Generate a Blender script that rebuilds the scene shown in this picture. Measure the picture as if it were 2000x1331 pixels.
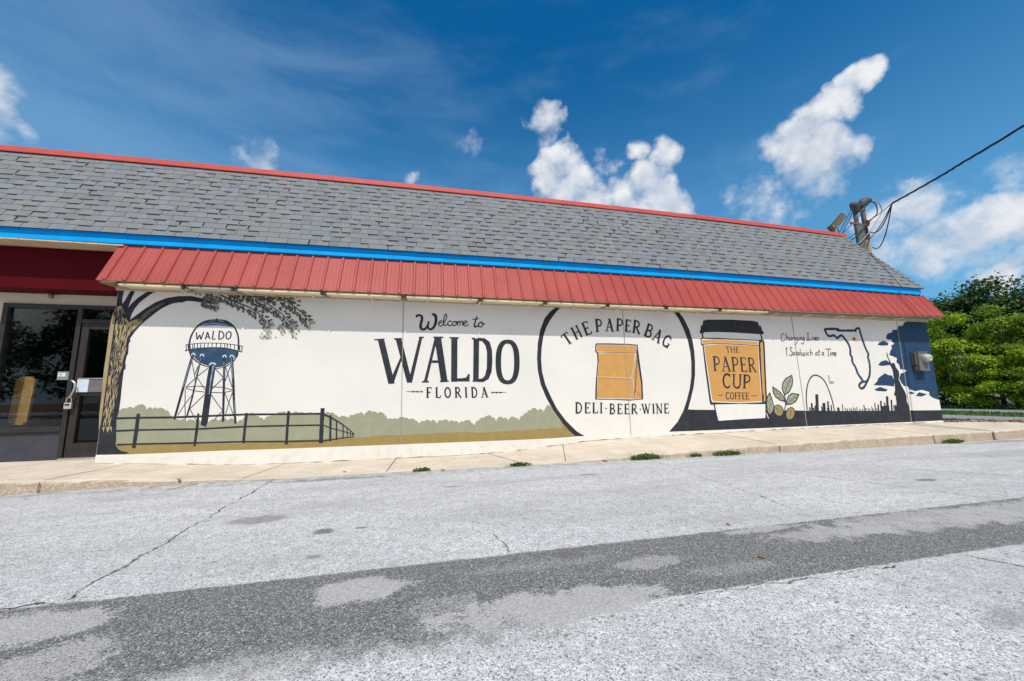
import bpy, bmesh, math, random
import numpy as np
from mathutils import Vector, Matrix
from mathutils.geometry import tessellate_polygon
D = bpy.data
for o in list(D.objects): D.objects.remove(o)
sc = bpy.context.scene
COL = sc.collection
R = math.radians

# ------------------------------------------------------------------ camera
cam = D.cameras.new('camera'); co = D.objects.new('camera', cam); COL.objects.link(co)
right = Vector((0.9736527, -0.2275353, -0.0151054)); up = Vector((-0.0179968, -0.1427074, 0.9896013)); fwd = Vector((0.2273249, 0.9632561, 0.1430424))
m3 = Matrix((right, up, -fwd)).transposed()
co.matrix_world = Matrix.Translation((0, 0, 0.955)) @ m3.to_4x4()
cam.sensor_width = 36; cam.sensor_fit = 'HORIZONTAL'; cam.lens = 36 * 755 / 2000
cam.clip_start = 0.05; cam.clip_end = 3000
sc.camera = co

# ------------------------------------------------------------------ light
SUN_TO = Vector((-0.0459, -0.5247, 0.8500)).normalized()      # towards the sun: behind the camera, high
SUN_EL = math.asin(SUN_TO.z); SUN_ROT = math.atan2(SUN_TO.x, SUN_TO.y)
sun = D.lights.new('sun', 'SUN'); sun.energy = 4.1; sun.angle = R(0.53); sun.color = (1.0, 0.94, 0.84)
so = D.objects.new('sun', sun); COL.objects.link(so); so.location = (0, -10, 30)
so.rotation_euler = SUN_TO.to_track_quat('Z', 'Y').to_euler()
sc.view_settings.view_transform = 'Standard'; sc.view_settings.look = 'None'; sc.view_settings.gamma = 1
sc.view_settings.exposure = 0.0
SKY_STRENGTH = 0.085

# clouds: direction, angular radius, weight
CLOUDS = [(0.7283, 0.4337, 0.5306, 0.025, 1), (0.7145, 0.4472, 0.5381, 0.0226, 1), (0.72, 0.4643, 0.5158, 0.034, 1), (0.711, 0.4912, 0.5033, 0.0338, 1), (0.6977, 0.5206, 0.4921, 0.0404, 1), (0.6854, 0.555, 0.4713, 0.0442, 0.9), (0.7243, 0.5197, 0.4531, 0.0552, 1), (0.7488, 0.4954, 0.4402, 0.0355, 1), (0.7127, 0.5537, 0.4307, 0.0492, 0.8), (0.6949, 0.6133, 0.3755, 0.0665, 0.55), (0.6543, 0.6321, 0.4152, 0.049, 0.4), (0.7402, 0.5639, 0.3662, 0.0443, 0.45), (0.7484, 0.5256, 0.4044, 0.042, 0.6), (0.5072, 0.6877, 0.5195, 0.0378, 1), (0.4628, 0.7033, 0.5397, 0.0276, 0.9), (0.4977, 0.7205, 0.4829, 0.0524, 1.0), (0.5318, 0.7213, 0.4437, 0.0482, 1.1), (0.4516, 0.7671, 0.4556, 0.0482, 1), (0.4854, 0.7593, 0.4334, 0.0479, 1.0), (0.4167, 0.7895, 0.4507, 0.0375, 0.9), (0.3049, 0.7854, 0.5387, 0.0458, 1), (0.2874, 0.8106, 0.5102, 0.047, 1), (0.3527, 0.7867, 0.5067, 0.0463, 1), (0.39, 0.7789, 0.4912, 0.0277, 0.8), (0.331, 0.8167, 0.4728, 0.0525, 1), (0.3846, 0.8057, 0.4505, 0.0475, 1), (0.43, 0.7912, 0.4348, 0.0423, 1), (0.5517, 0.7203, 0.4205, 0.0438, 0.9), (0.8783, 0.4171, 0.2337, 0.0974, 0.52), (0.8326, 0.4625, 0.3047, 0.0804, 0.48), (0.254, 0.7445, 0.6174, 0.0364, 0.85), (0.2857, 0.7393, 0.6098, 0.0257, 0.8), (0.2779, 0.7608, 0.5864, 0.0286, 0.7), (0.3967, 0.7392, 0.5443, 0.0242, 0.6), (0.4118, 0.7462, 0.523, 0.0289, 0.65), (0.0911, 0.8186, 0.5672, 0.0383, 0.45), (-0.3254, 0.8088, 0.4899, 0.045, 0.55), (-0.0341, 0.8672, 0.4967, 0.0182, 0.6), (0.1151, 0.821, 0.5593, 0.0226, 0.4), (-0.6037, 0.6713, 0.43, 0.0293, 0.65), (-0.5933, 0.6874, 0.4188, 0.0226, 0.6), (-0.6125, 0.6578, 0.4383, 0.0356, 0.65), (-0.5936, 0.7015, 0.3945, 0.0322, 0.25), (0.8314, 0.4521, 0.3231, 0.0402, 0.92), (0.8476, 0.463, 0.259, 0.051, 0.82), (0.8727, 0.4099, 0.2655, 0.0463, 1.02), (0.8857, 0.3782, 0.2692, 0.0386, 1.12), (0.8985, 0.3632, 0.2466, 0.0418, 1.12), (0.8614, 0.4363, 0.26, 0.0418, 0.92), (0.8118, 0.5004, 0.3011, 0.0473, 0.72), (0.8346, 0.4949, 0.2418, 0.0386, 0.72), (0.8997, 0.4006, 0.1733, 0.0285, 0.92), (0.8533, 0.4712, 0.2231, 0.031, 0.82), (0.818, 0.5263, 0.2322, 0.0565, 0.67), (0.9017, 0.3809, 0.2045, 0.0246, 0.82), (0.874, 0.3504, 0.3366, 0.0302, 0.35), (0.8912, 0.326, 0.3155, 0.0452, 0.6), (0.9167, 0.342, 0.2068, 0.0503, 1.02), (-0.6477, 0.6547, 0.3897, 0.0511, 0.55), (0.8558, 0.3915, 0.338, 0.0393, 0.3)]
def build_world():
    w = D.worlds.new('World'); sc.world = w; w.use_nodes = True
    nt = w.node_tree; N = nt.nodes; L = nt.links
    for n in list(N): N.remove(n)
    out = N.new('ShaderNodeOutputWorld'); bg = N.new('ShaderNodeBackground'); L.new(bg.outputs[0], out.inputs[0])
    sky = N.new('ShaderNodeTexSky'); sky.sky_type = 'NISHITA'; sky.sun_disc = False
    sky.sun_elevation = SUN_EL; sky.sun_rotation = SUN_ROT; sky.air_density = 1.0; sky.dust_density = 0.6; sky.ozone_density = 3.0
    tc = N.new('ShaderNodeTexCoord')
    def math_(op, a, b=None, c=None, clamp=False):
        n = N.new('ShaderNodeMath'); n.operation = op; n.use_clamp = clamp
        for i, v in enumerate((a, b, c)):
            if v is None: continue
            if hasattr(v, 'links'): L.new(v, n.inputs[i])
            else: n.inputs[i].default_value = v
        return n.outputs[0]
    def noise(vec, scale, detail, rough, dist=0.0):
        n = N.new('ShaderNodeTexNoise'); n.inputs['Scale'].default_value = scale; n.inputs['Detail'].default_value = detail
        n.inputs['Roughness'].default_value = rough; n.inputs['Distortion'].default_value = dist
        L.new(vec, n.inputs['Vector']); return n.outputs['Fac']
    def ss(v, a, b):
        n = N.new('ShaderNodeMapRange'); n.interpolation_type = 'SMOOTHSTEP'; L.new(v, n.inputs[0])
        n.inputs[1].default_value = a; n.inputs[2].default_value = b; return n.outputs[0]
    def mixc(f, a, b):
        n = N.new('ShaderNodeMix'); n.data_type = 'RGBA'
        for s, v in ((0, f), (6, a), (7, b)):
            if hasattr(v, 'links'): L.new(v, n.inputs[s])
            else: n.inputs[s].default_value = v if s == 0 else (*v, 1)
        return n.outputs[2]
    vec = tc.outputs['Generated']
    # domain-warped direction
    nz = N.new('ShaderNodeTexNoise'); nz.inputs['Scale'].default_value = 13; nz.inputs['Detail'].default_value = 5; L.new(vec, nz.inputs['Vector'])
    sub = N.new('ShaderNodeVectorMath'); sub.operation = 'SUBTRACT'; L.new(nz.outputs['Color'], sub.inputs[0]); sub.inputs[1].default_value = (.5, .5, .5)
    ma = N.new('ShaderNodeVectorMath'); ma.operation = 'MULTIPLY_ADD'; L.new(sub.outputs[0], ma.inputs[0]); ma.inputs[1].default_value = (.085, .085, .085); L.new(vec, ma.inputs[2])
    nrm = N.new('ShaderNodeVectorMath'); nrm.operation = 'NORMALIZE'; L.new(ma.outputs[0], nrm.inputs[0])
    field = None
    for x, y, z, r, wt in CLOUDS:
        dp = N.new('ShaderNodeVectorMath'); dp.operation = 'DOT_PRODUCT'; L.new(nrm.outputs[0], dp.inputs[0]); dp.inputs[1].default_value = Vector((x, y, z)).normalized()
        mr = N.new('ShaderNodeMapRange'); L.new(dp.outputs['Value'], mr.inputs[0])
        mr.inputs[1].default_value = math.cos(r * 1.28); mr.inputs[2].default_value = 1.0; mr.inputs[3].default_value = 0; mr.inputs[4].default_value = wt
        field = mr.outputs[0] if field is None else math_('SMOOTH_MAX', field, mr.outputs[0], 0.10)
    n1 = noise(vec, 21, 10, 0.60)
    dens = math_('ADD', field, math_('MULTIPLY', math_('SUBTRACT', n1, 0.5), 1.45))
    inside = ss(field, 0.13, 0.34)
    alpha = math_('MULTIPLY', ss(dens, 0.22, 1.02), inside)
    # relief of the cloud tops: density against density a little higher up
    upv = N.new('ShaderNodeVectorMath'); upv.operation = 'ADD'; L.new(vec, upv.inputs[0]); upv.inputs[1].default_value = (-0.004, 0.0, 0.022)
    above = N.new('ShaderNodeVectorMath'); above.operation = 'ADD'; L.new(nrm.outputs[0], above.inputs[0]); above.inputs[1].default_value = (-0.006, 0.0, 0.036)
    an = N.new('ShaderNodeVectorMath'); an.operation = 'NORMALIZE'; L.new(above.outputs[0], an.inputs[0])
    f2 = None
    for x, y, z, r, wt in CLOUDS:
        if r < 0.035: continue
        dp = N.new('ShaderNodeVectorMath'); dp.operation = 'DOT_PRODUCT'; L.new(an.outputs[0], dp.inputs[0]); dp.inputs[1].default_value = Vector((x, y, z)).normalized()
        mr = N.new('ShaderNodeMapRange'); L.new(dp.outputs['Value'], mr.inputs[0])
        mr.inputs[1].default_value = math.cos(r * 1.28); mr.inputs[2].default_value = 1.0; mr.inputs[3].default_value = 0; mr.inputs[4].default_value = wt
        f2 = mr.outputs[0] if f2 is None else math_('SMOOTH_MAX', f2, mr.outputs[0], 0.15)
    n2 = noise(upv.outputs[0], 17, 4, 0.5); n3 = noise(vec, 17, 4, 0.5)
    rel = ss(math_('SUBTRACT', math_('ADD', math_('SUBTRACT', n3, n2), 0.35), math_('MULTIPLY', f2, 0.38)), -0.15, 0.42)
    ccol = mixc(rel, (6.4, 7.3, 8.6), (10.2, 10.4, 10.6))
    sepz = N.new('ShaderNodeSeparateXYZ'); L.new(vec, sepz.inputs[0])
    # cirrus veils, stretched
    mp = N.new('ShaderNodeMapping'); L.new(vec, mp.inputs[0]); mp.inputs['Rotation'].default_value = (R(20), R(38), R(10)); mp.inputs['Scale'].default_value = (1.6, 3.2, 6.5)
    ci = noise(mp.outputs[0], 1.9, 8, 0.58, 0.25)
    ci2 = noise(vec, 1.6, 2, 0.5)
    cir = math_('MULTIPLY', ss(math_('ADD', ci, math_('MULTIPLY', math_('SUBTRACT', math_('ADD', ci2, ss(sepz.outputs[0], 0.25, -0.65)), .62), .34)), 0.42, 0.95), 0.27)
    # a tint for the deep polarised blue of the photograph's sky
    tint = N.new('ShaderNodeMix'); tint.data_type = 'RGBA'; tint.blend_type = 'MULTIPLY'; tint.inputs[0].default_value = 1
    L.new(sky.outputs[0], tint.inputs[6]); tint.inputs[7].default_value = (0.06, 1.0, 1.52, 1)
    low = ss(sepz.outputs[2], 0.74, 0.02)
    c0 = mixc(math_('MULTIPLY', low, 0.66), tint.outputs[2], (2.8, 6.3, 9.2))
    c1 = mixc(cir, c0, (4.2, 6.3, 8.8))
    c2 = mixc(alpha, c1, ccol)
    # broken cloud over the half of the sky behind the viewer (seen mirrored in the shop window; it whitens the fill light)
    behind = ss(sepz.outputs[1], 0.10, -0.45)
    nb = noise(vec, 2.6, 7, 0.58, 0.3)
    c2 = mixc(math_('MULTIPLY', math_('MULTIPLY', ss(nb, 0.40, 0.60), behind), ss(sepz.outputs[2], -0.05, 0.10)), c2, (10.5, 10.0, 9.3))
    haze = math_('MULTIPLY', behind, 0.45)
    c2 = mixc(haze, c2, (8.0, 8.0, 8.2))
    L.new(c2, bg.inputs[0]); bg.inputs[1].default_value = SKY_STRENGTH
build_world()

# ------------------------------------------------------------------ helpers
class MB:
    """collects geometry for ONE mesh object"""
    def __init__(s): s.v = []; s.f = []; s.mi = []
    def face(s, pts, mi=0):
        b = len(s.v); s.v += [tuple(p) for p in pts]; s.f.append(tuple(range(b, b + len(pts)))); s.mi.append(mi)
    def box(s, x0, x1, y0, y1, z0, z1, mi=0, M=None, skip=''):
        P = [(x, y, z) for x in (x0, x1) for y in (y0, y1) for z in (z0, z1)]
        if M is not None: P = [tuple(M @ Vector(p)) for p in P]
        b = len(s.v); s.v += P
        for k, q in (('l', (0, 1, 3, 2)), ('r', (4, 6, 7, 5)), ('f', (0, 4, 5, 1)), ('k', (2, 3, 7, 6)), ('b', (0, 2, 6, 4)), ('t', (1, 5, 7, 3))):
            if k in skip: continue
            s.f.append(tuple(b + i for i in q)); s.mi.append(mi)
    def tube(s, pts, r, n=8, mi=0, cap=True):
        pts = [Vector(p) for p in pts]; rs = r if isinstance(r, (list, tuple)) else [r] * len(pts)
        b = len(s.v); prev = None
        for i, p in enumerate(pts):
            t = (pts[min(i + 1, len(pts) - 1)] - pts[max(i - 1, 0)]).normalized()
            a = prev if prev is not None else (Vector((0, 0, 1)) if abs(t.z) < .9 else Vector((1, 0, 0)))
            u = (a - t * a.dot(t)).normalized(); w = t.cross(u); prev = u
            for k in range(n):
                q = 2 * math.pi * k / n; s.v.append(tuple(p + (u * math.cos(q) + w * math.sin(q)) * rs[i]))
        for i in range(len(pts) - 1):
            for k in range(n):
                s.f.append((b + i * n + k, b + i * n + (k + 1) % n, b + (i + 1) * n + (k + 1) % n, b + (i + 1) * n + k)); s.mi.append(mi)
        if cap:
            s.f.append(tuple(b + k for k in reversed(range(n)))); s.mi.append(mi)
            e = b + (len(pts) - 1) * n; s.f.append(tuple(e + k for k in range(n))); s.mi.append(mi)
    def build(s, name, mats, parent=None, bevel=0, smooth=False):
        me = D.meshes.new(name); me.from_pydata(s.v, [], s.f); me.update()
        if not isinstance(mats, (list, tuple)): mats = [mats]
        for m in mats: me.materials.append(m)
        me.polygons.foreach_set('material_index', s.mi)
        if smooth: me.polygons.foreach_set('use_smooth', [True] * len(me.polygons))
        o = D.objects.new(name, me); COL.objects.link(o)
        if parent: o.parent = parent
        if bevel:
            b = o.modifiers.new('bevel', 'BEVEL'); b.width = bevel; b.segments = 2; b.limit_method = 'ANGLE'
        return o
def tag(o, label=None, cat=None, group=None, kind=None):
    if label: o['label'] = label
    if cat: o['category'] = cat
    if group: o['group'] = group
    if kind: o['kind'] = kind
    return o
def empty(name, label, cat, group=None, loc=(0, 0, 0)):
    o = D.objects.new(name, None); COL.objects.link(o); o.location = loc; o.empty_display_size = .1
    return tag(o, label, cat, group)
def lerp(x, tab):
    return float(np.interp(x, [t[0] for t in tab], [t[1] for t in tab]))
def catmull(q, n):
    o = []
    for i in range(len(q) - 1):
        p0, p1, p2, p3 = (Vector(q[max(0, min(len(q) - 1, i + k))]) for k in (-1, 0, 1, 2))
        for j in range(n):
            t = j / n; o.append(.5 * (2 * p1 + (p2 - p0) * t + (2 * p0 - 5 * p1 + 4 * p2 - p3) * t * t + (3 * p1 - p0 - 3 * p2 + p3) * t ** 3))
    o.append(Vector(q[-1])); return o

class NT:
    def __init__(s, name):
        s.m = D.materials.new(name); s.m.use_nodes = True; s.t = s.m.node_tree; s.N = s.t.nodes; s.L = s.t.links
        s.b = s.N['Principled BSDF']; s.tc = s.N.new('ShaderNodeTexCoord'); s.vec = s.tc.outputs['Object']
    def put(s, sock, v):
        if hasattr(v, 'links'): s.L.new(v, sock)
        elif isinstance(v, tuple) and len(v) == 3 and sock.type == 'RGBA': sock.default_value = (*v, 1)
        else: sock.default_value = v
    def math(s, op, a, b=0.0, c=0.0, clamp=False):
        n = s.N.new('ShaderNodeMath'); n.operation = op; n.use_clamp = clamp
        for i, v in enumerate((a, b, c)): s.put(n.inputs[i], v)
        return n.outputs[0]
    def noise(s, scale, detail=4, rough=.55, vec=None, dist=0, out='Fac'):
        n = s.N.new('ShaderNodeTexNoise'); s.L.new(vec or s.vec, n.inputs['Vector'])
        for k, v in (('Scale', scale), ('Detail', detail), ('Roughness', rough), ('Distortion', dist)): n.inputs[k].default_value = v
        return n.outputs[out]
    def voro(s, scale, vec=None, feature='F1', out='Color'):
        n = s.N.new('ShaderNodeTexVoronoi'); n.feature = feature; n.inputs['Scale'].default_value = scale; s.L.new(vec or s.vec, n.inputs['Vector'])
        return n.outputs[out]
    def mapping(s, scale=(1, 1, 1), rot=(0, 0, 0)):
        n = s.N.new('ShaderNodeMapping'); n.inputs['Scale'].default_value = scale; n.inputs['Rotation'].default_value = rot; s.L.new(s.vec, n.inputs[0]); return n.outputs[0]
    def ss(s, v, a, b, lo=0.0, hi=1.0):
        n = s.N.new('ShaderNodeMapRange'); n.interpolation_type = 'SMOOTHSTEP'; s.put(n.inputs[0], v)
        for i, q in zip((1, 2, 3, 4), (a, b, lo, hi)): n.inputs[i].default_value = q
        return n.outputs[0]
    def mix(s, f, a, b, blend='MIX'):
        n = s.N.new('ShaderNodeMix'); n.data_type = 'RGBA'; n.blend_type = blend
        s.put(n.inputs[0], f); s.put(n.inputs[6], a); s.put(n.inputs[7], b); return n.outputs[2]
    def ramp(s, v, stops):
        n = s.N.new('ShaderNodeValToRGB'); s.put(n.inputs[0], v); e = n.color_ramp.elements
        while len(e) < len(stops): e.new(.5)
        for k, (p, c) in zip(e, stops): k.position = p; k.color = (*c, 1)
        return n.outputs[0]
    def sep(s, vec=None):
        n = s.N.new('ShaderNodeSeparateXYZ'); s.L.new(vec or s.vec, n.inputs[0]); return n.outputs
    def island(s):
        g = s.N.new('ShaderNodeNewGeometry'); return g.outputs['Random Per Island']
    def bump(s, h, strength=.3, dist=.01):
        n = s.N.new('ShaderNodeBump'); n.inputs['Strength'].default_value = strength; n.inputs['Distance'].default_value = dist
        s.L.new(h, n.inputs['Height']); s.L.new(n.outputs[0], s.b.inputs['Normal'])
    def set(s, col=None, rough=None, metal=None, spec=None):
        for k, v in (('Base Color', col), ('Roughness', rough), ('Metallic', metal), ('Specular IOR Level', spec)):
            if v is not None: s.put(s.b.inputs[k], v)
        return s.m
def mat(name, col, rough=.6, var=.12, scale=6, bump=0, bscale=60, metal=0, spec=.4, fine=0):
    n = NT(name); f = n.noise(scale, 5, .6)
    d = tuple(c * (1 - var) for c in col); u = tuple(min(1, c * (1 + var)) for c in col)
    c = n.mix(n.ss(f, .3, .7), d, u)
    if fine: c = n.mix(n.ss(n.noise(bscale * 2, 3, .7), .45, .8, 0, fine), c, tuple(x * .5 for x in col))
    if bump: n.bump(n.noise(bscale, 4, .6), bump, .004)
    return n.set(c, rough, metal, spec)
# ------------------------------------------------------------------ materials
def asphalt():
    n = NT('bleached asphalt'); X, Y, Z = n.sep()
    w1 = n.noise(2.2, 5, .65); w2 = n.noise(9, 4, .6); big = n.noise(.55, 4, .6)
    wob = n.math('MULTIPLY', n.math('SUBTRACT', w1, .5), .16)
    wob2 = n.math('MULTIPLY', n.math('SUBTRACT', w2, .5), .10)
    yy = n.math('ADD', Y, wob2)
    # stones
    cellv = n.voro(180); cell = n.math('MULTIPLY', n.sep(cellv)[0], 1.0); cellb = n.sep(cellv)[1]
    fine = n.noise(260, 2, .6); mid = n.noise(38, 4, .7)
    light = n.ramp(cell, [(0, (.07, .07, .07)), (.15, (.36, .36, .365)), (.40, (.64, .642, .65)), (.8, (.79, .79, .80)), (1, (.90, .90, .895))])
    light = n.mix(n.ss(mid, .34, .56, .40, 0), light, (.30, .303, .315))
    light = n.mix(n.ss(mid, .5, .75, 0, .35), light, (.58, .58, .595))
    light = n.mix(n.ss(big, .35, .65, .25, 0), light, (.35, .355, .37))
    pv = n.voro(46); pit = n.math('MULTIPLY', n.ss(n.voro(46, feature='F1', out='Distance'), .34, .18), n.ss(n.sep(pv)[0], .74, .80))
    pit2 = n.math('MULTIPLY', n.ss(n.voro(19, n.mapping((1, 1.3, 1)), 'F1', 'Distance'), .30, .15), n.ss(n.sep(n.voro(19, n.mapping((1, 1.3, 1))))[1], .83, .87))
    worn = n.ss(n.noise(1.3, 6, .7, n.mapping((.45, 1.6, 1), (0, 0, .12))), .40, .66)
    mott = n.noise(10, 7, .8)
    light = n.mix(n.ss(mott, .36, .56, .42, 0), light, (.27, .27, .275))
    light = n.mix(n.math('MULTIPLY', worn, .38), light, (.30, .30, .30))
    light = n.mix(n.math('MULTIPLY', pit, .75), light, (.11, .11, .115))
    light = n.mix(n.math('MULTIPLY', n.math('MULTIPLY', pit2, .85), n.ss(n.noise(70, 4, .8), .36, .55)), light, (.09, .09, .09))
    # older darker trench patch
    dark = n.ramp(cell, [(0, (.055, .058, .060)), (.5, (.135, .142, .145)), (.80, (.21, .214, .21)), (.94, (.29, .275, .25)), (1, (.62, .60, .56))])
    dark = n.mix(n.ss(mid, .45, .7, 0, .35), dark, (.20, .20, .19))
    top = n.math('ADD', 2.47, 0.0)
    m_top = n.ss(n.math('SUBTRACT', 2.47, n.math('ADD', Y, n.math('MULTIPLY', n.math('SUBTRACT', w2, .5), .05))), -.012, .018)
    # lower edge is crisp to the right of x = 0.9 and feathers out to the left
    left = n.ss(X, 1.15, .5)
    edge = n.math('SUBTRACT', 1.775, n.math('MULTIPLY', left, .08))
    feather = n.math('ADD', .02, n.math('MULTIPLY', left, .22))
    lowd = n.math('DIVIDE', n.math('SUBTRACT', n.math('ADD', Y, n.math('MULTIPLY', n.math('SUBTRACT', w2, .5), n.math('ADD', .04, n.math('MULTIPLY', left, .35)))), edge), feather)
    m_low = n.ss(lowd, -.5, .6)
    strip = n.math('MULTIPLY', m_top, m_low)
    strip = n.math('MULTIPLY', strip, n.ss(n.math('ADD', cellb, n.math('MULTIPLY', strip, 1.6)), .55, .95))
    dusty = n.mix(n.ss(n.noise(150, 3, .7), .4, .75), (.42, .412, .41), (.53, .522, .52))
    def blob(cx, cy, rx, ry, amp=1.0, nz=w2, k=.9):
        dx = n.math('DIVIDE', n.math('SUBTRACT', X, cx), rx); dy = n.math('DIVIDE', n.math('SUBTRACT', Y, cy), ry)
        r2 = n.math('ADD', n.math('MULTIPLY', dx, dx), n.math('MULTIPLY', dy, dy))
        v = n.math('ADD', n.math('SUBTRACT', 1.0, r2), n.math('ADD', n.math('MULTIPLY', n.math('SUBTRACT', nz, .5), k * 2.0), n.math('MULTIPLY', n.math('SUBTRACT', n.noise(4.2, 5, .7), .5), 2.4)))
        return n.math('MULTIPLY', n.ss(v, -.1, .75), amp)
    c = n.mix(strip, light, dark)
    speck = n.ss(n.math('ADD', cellb, n.math('MULTIPLY', n.math('SUBTRACT', mid, .5), .8)), .30, .62)
    for cx, cy, rx, ry, a in [(-.28, 2.23, .27, .15, 1), (.62, 1.84, .62, .17, 1), (.10, 1.98, .25, .10, .55), (1.30, 2.14, .26, .10, .7), (2.35, 2.42, .34, .07, .9), (2.85, 2.24, .75, .14, .8), (3.7, 2.26, 1.2, .24, .8), (-1.66, 2.26, .36, .17, .95), (-1.32, 1.95, .22, .20, .8), (5.2, 2.22, 1.9, .26, .85), (-2.9, 2.1, .6, .25, .8), (.70, 2.28, .5, .08, .45), (1.7, 1.95, .3, .08, .5), (-.6, 1.72, .35, .10, .6)]:
        f = blob(cx, cy, rx, ry, a); f = n.math('MULTIPLY', n.ss(n.math('ADD', f, n.math('MULTIPLY', n.math('SUBTRACT', cellb, .5), .75)), .28, .62), a)
        c = n.mix(n.math('MULTIPLY', f, n.math('ADD', .62, n.math('MULTIPLY', speck, .38))), c, dusty)
    # stains on the light lot
    for cx, cy, rx, ry, a, col in [(-1.27, 3.68, .26, .13, .8, (.25, .235, .235)), (-.66, 3.23, .08, .07, .75, (.09, .09, .075)), (-.42, 3.24, .05, .03, .7, (.08, .08, .07)), (-.62, 2.75, .05, .03, .6, (.1, .1, .09)), (5.3, 3.2, .16, .06, .7, (.10, .10, .105)), (2.0, 4.55, .14, .06, .5, (.10, .10, .105)), (.9, 2.36, .10, .08, .5, (.12, .115, .13)), (.35, 4.4, .12, .05, .5, (.12, .12, .12)), (-1.0, 5.22, .75, .10, .65, (.15, .155, .175)), (-2.9, 4.9, .5, .2, .3, (.27, .27, .28)), (8.6, 4.1, 1.2, .3, .35, (.27, .275, .285)), (2.6, 1.25, .35, .10, .5, (.22, .22, .23)), (10.5, 5.05, 1.3, .10, .6, (.20, .20, .20)), (-3.6, 3.3, .6, .15, .35, (.28, .28, .29))]:
        c = n.mix(blob(cx, cy, rx, ry, a), c, col)
    # cracks: jagged lines
    jx = n.math('MULTIPLY', n.math('SUBTRACT', n.noise(3.5, 6, .65), .5), .16); jy = n.math('MULTIPLY', n.math('SUBTRACT', n.noise(4.1, 6, .65, n.mapping((1, 1, 1), (.5, .2, 1))), .5), .16)
    xx = n.math('ADD', X, jx); yj = n.math('ADD', Y, jy)
    crack = None
    for ax, ay, bx, by, wd in [(-1.68, 2.5, -1.72, 5.45, .010), (.57, 2.5, .50, 2.85, .005), (3.28, 5.0, 3.1, 3.1, .006), (3.1, 3.15, 3.0, 2.75, .007), (5.6, 3.9, 6.6, 2.9, .010), (3.1, 1.77, 3.25, 1.45, .010), (4.2, 4.2, 4.9, 2.6, .007), (8.2, 4.6, 7.4, 2.6, .008), (-4.2, 2.47, -1.7, 2.47, .010), (1.3, 1.755, 2.6, 1.757, .006)]:
        dx, dy = bx - ax, by - ay; l2 = dx * dx + dy * dy
        px = n.math('SUBTRACT', xx, ax); py = n.math('SUBTRACT', yj, ay)
        t = n.math('DIVIDE', n.math('ADD', n.math('MULTIPLY', px, dx), n.math('MULTIPLY', py, dy)), l2, clamp=True)
        qx = n.math('SUBTRACT', px, n.math('MULTIPLY', t, dx)); qy = n.math('SUBTRACT', py, n.math('MULTIPLY', t, dy))
        dd = n.math('SQRT', n.math('ADD', n.math('MULTIPLY', qx, qx), n.math('MULTIPLY', qy, qy)))
        k = n.ss(dd, wd * 1.2, wd * .25)
        crack = k if crack is None else n.math('MAXIMUM', crack, k)
    crack = n.math('MULTIPLY', crack, n.ss(n.noise(9, 5, .75), .40, .56))
    grime = n.math('MULTIPLY', n.ss(Y, 5.02, 5.36), n.ss(n.noise(6, 5, .7), .40, .62))
    c = n.mix(n.math('MULTIPLY', grime, .55), c, (.17, .155, .13))
    c = n.mix(1.0, c, (.985, 1.0, 1.03), 'MULTIPLY')
    c = n.mix(crack, c, (.045, .042, .038))
    c = n.mix(n.ss(fine, .45, .8, 0, .30), c, (.16, .16, .17))
    vd = n.voro(180, feature='F1', out='Distance')
    h = n.math('SUBTRACT', n.math('MULTIPLY', n.ss(vd, .55, .1), n.math('ADD', .35, n.math('MULTIPLY', cellb, .65))), n.math('MULTIPLY', crack, 1.8))
    n.bump(h, .75, .006)
    return n.set(c, .92, 0, .25)
def concrete(name, col, stain):
    n = NT(name); X, Y, Z = n.sep()
    a = n.noise(1.7, 6, .65); b = n.noise(14, 5, .7); s = n.noise(120, 3, .7)
    c = n.mix(n.ss(a, .35, .7), tuple(v * .86 for v in col), tuple(v * 1.08 for v in col))
    c = n.mix(n.ss(b, .5, .78, 0, .55), c, stain)
    c = n.mix(n.ss(n.noise(3.1, 6, .75), .54, .72, 0, .5), c, tuple(v * .8 for v in stain))
    c = n.mix(n.math('MULTIPLY', n.ss(n.voro(9, feature='F1', out='Distance'), .16, .08), n.ss(n.sep(n.voro(9))[0], .72, .76)), c, (.13, .115, .10))
    c = n.mix(n.ss(s, .52, .75, 0, .35), c, tuple(v * .55 for v in col))
    g = n.N.new('ShaderNodeNewGeometry'); gz = n.sep(g.outputs['Normal'])[2]
    face = n.ss(gz, .75, .25)                                       # the kerb's worn upright face is a browner, pitted concrete
    pit = n.voro(70); pv = n.sep(pit)[0]
    kc = n.ramp(pv, [(0, (.34, .275, .205)), (.4, (.41, .338, .258)), (.8, (.46, .385, .30)), (1, (.58, .50, .405))])
    kc = n.mix(n.ss(n.noise(5, 5, .7), .42, .68, 0, .5), kc, (.30, .235, .165))
    c = n.mix(face, c, kc)
    n.bump(n.math('ADD', s, n.math('MULTIPLY', n.math('MULTIPLY', pv, face), .7)), .35, .004)
    return n.set(c, .9, 0, .2)
def wallpaint():
    n = NT('white wall paint'); X, Y, Z = n.sep()
    a = n.noise(.9, 5, .6); b = n.noise(5, 5, .65)
    c = n.mix(n.ss(a, .3, .72), (.680, .672, .662), (.738, .722, .690))
    c = n.mix(n.ss(b, .5, .8, 0, .10), c, (.62, .63, .66))
    st = n.noise(3, 5, .7, n.mapping((7, 1, .5)))                   # faint vertical runs
    c = n.mix(n.ss(st, .58, .8, 0, .25), c, (.61, .59, .53))
    low = n.math('MULTIPLY', n.ss(Z, .30, .06), n.ss(n.noise(9, 5, .7), .45, .7))
    c = n.mix(n.math('MULTIPLY', low, .5), c, (.58, .50, .38))
    n.bump(n.math('ADD', n.noise(70, 4, .65), n.math('MULTIPLY', n.noise(9, 3, .5), 1.2)), .42, .005)
    return n.set(c, .8, 0, .2)
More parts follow.
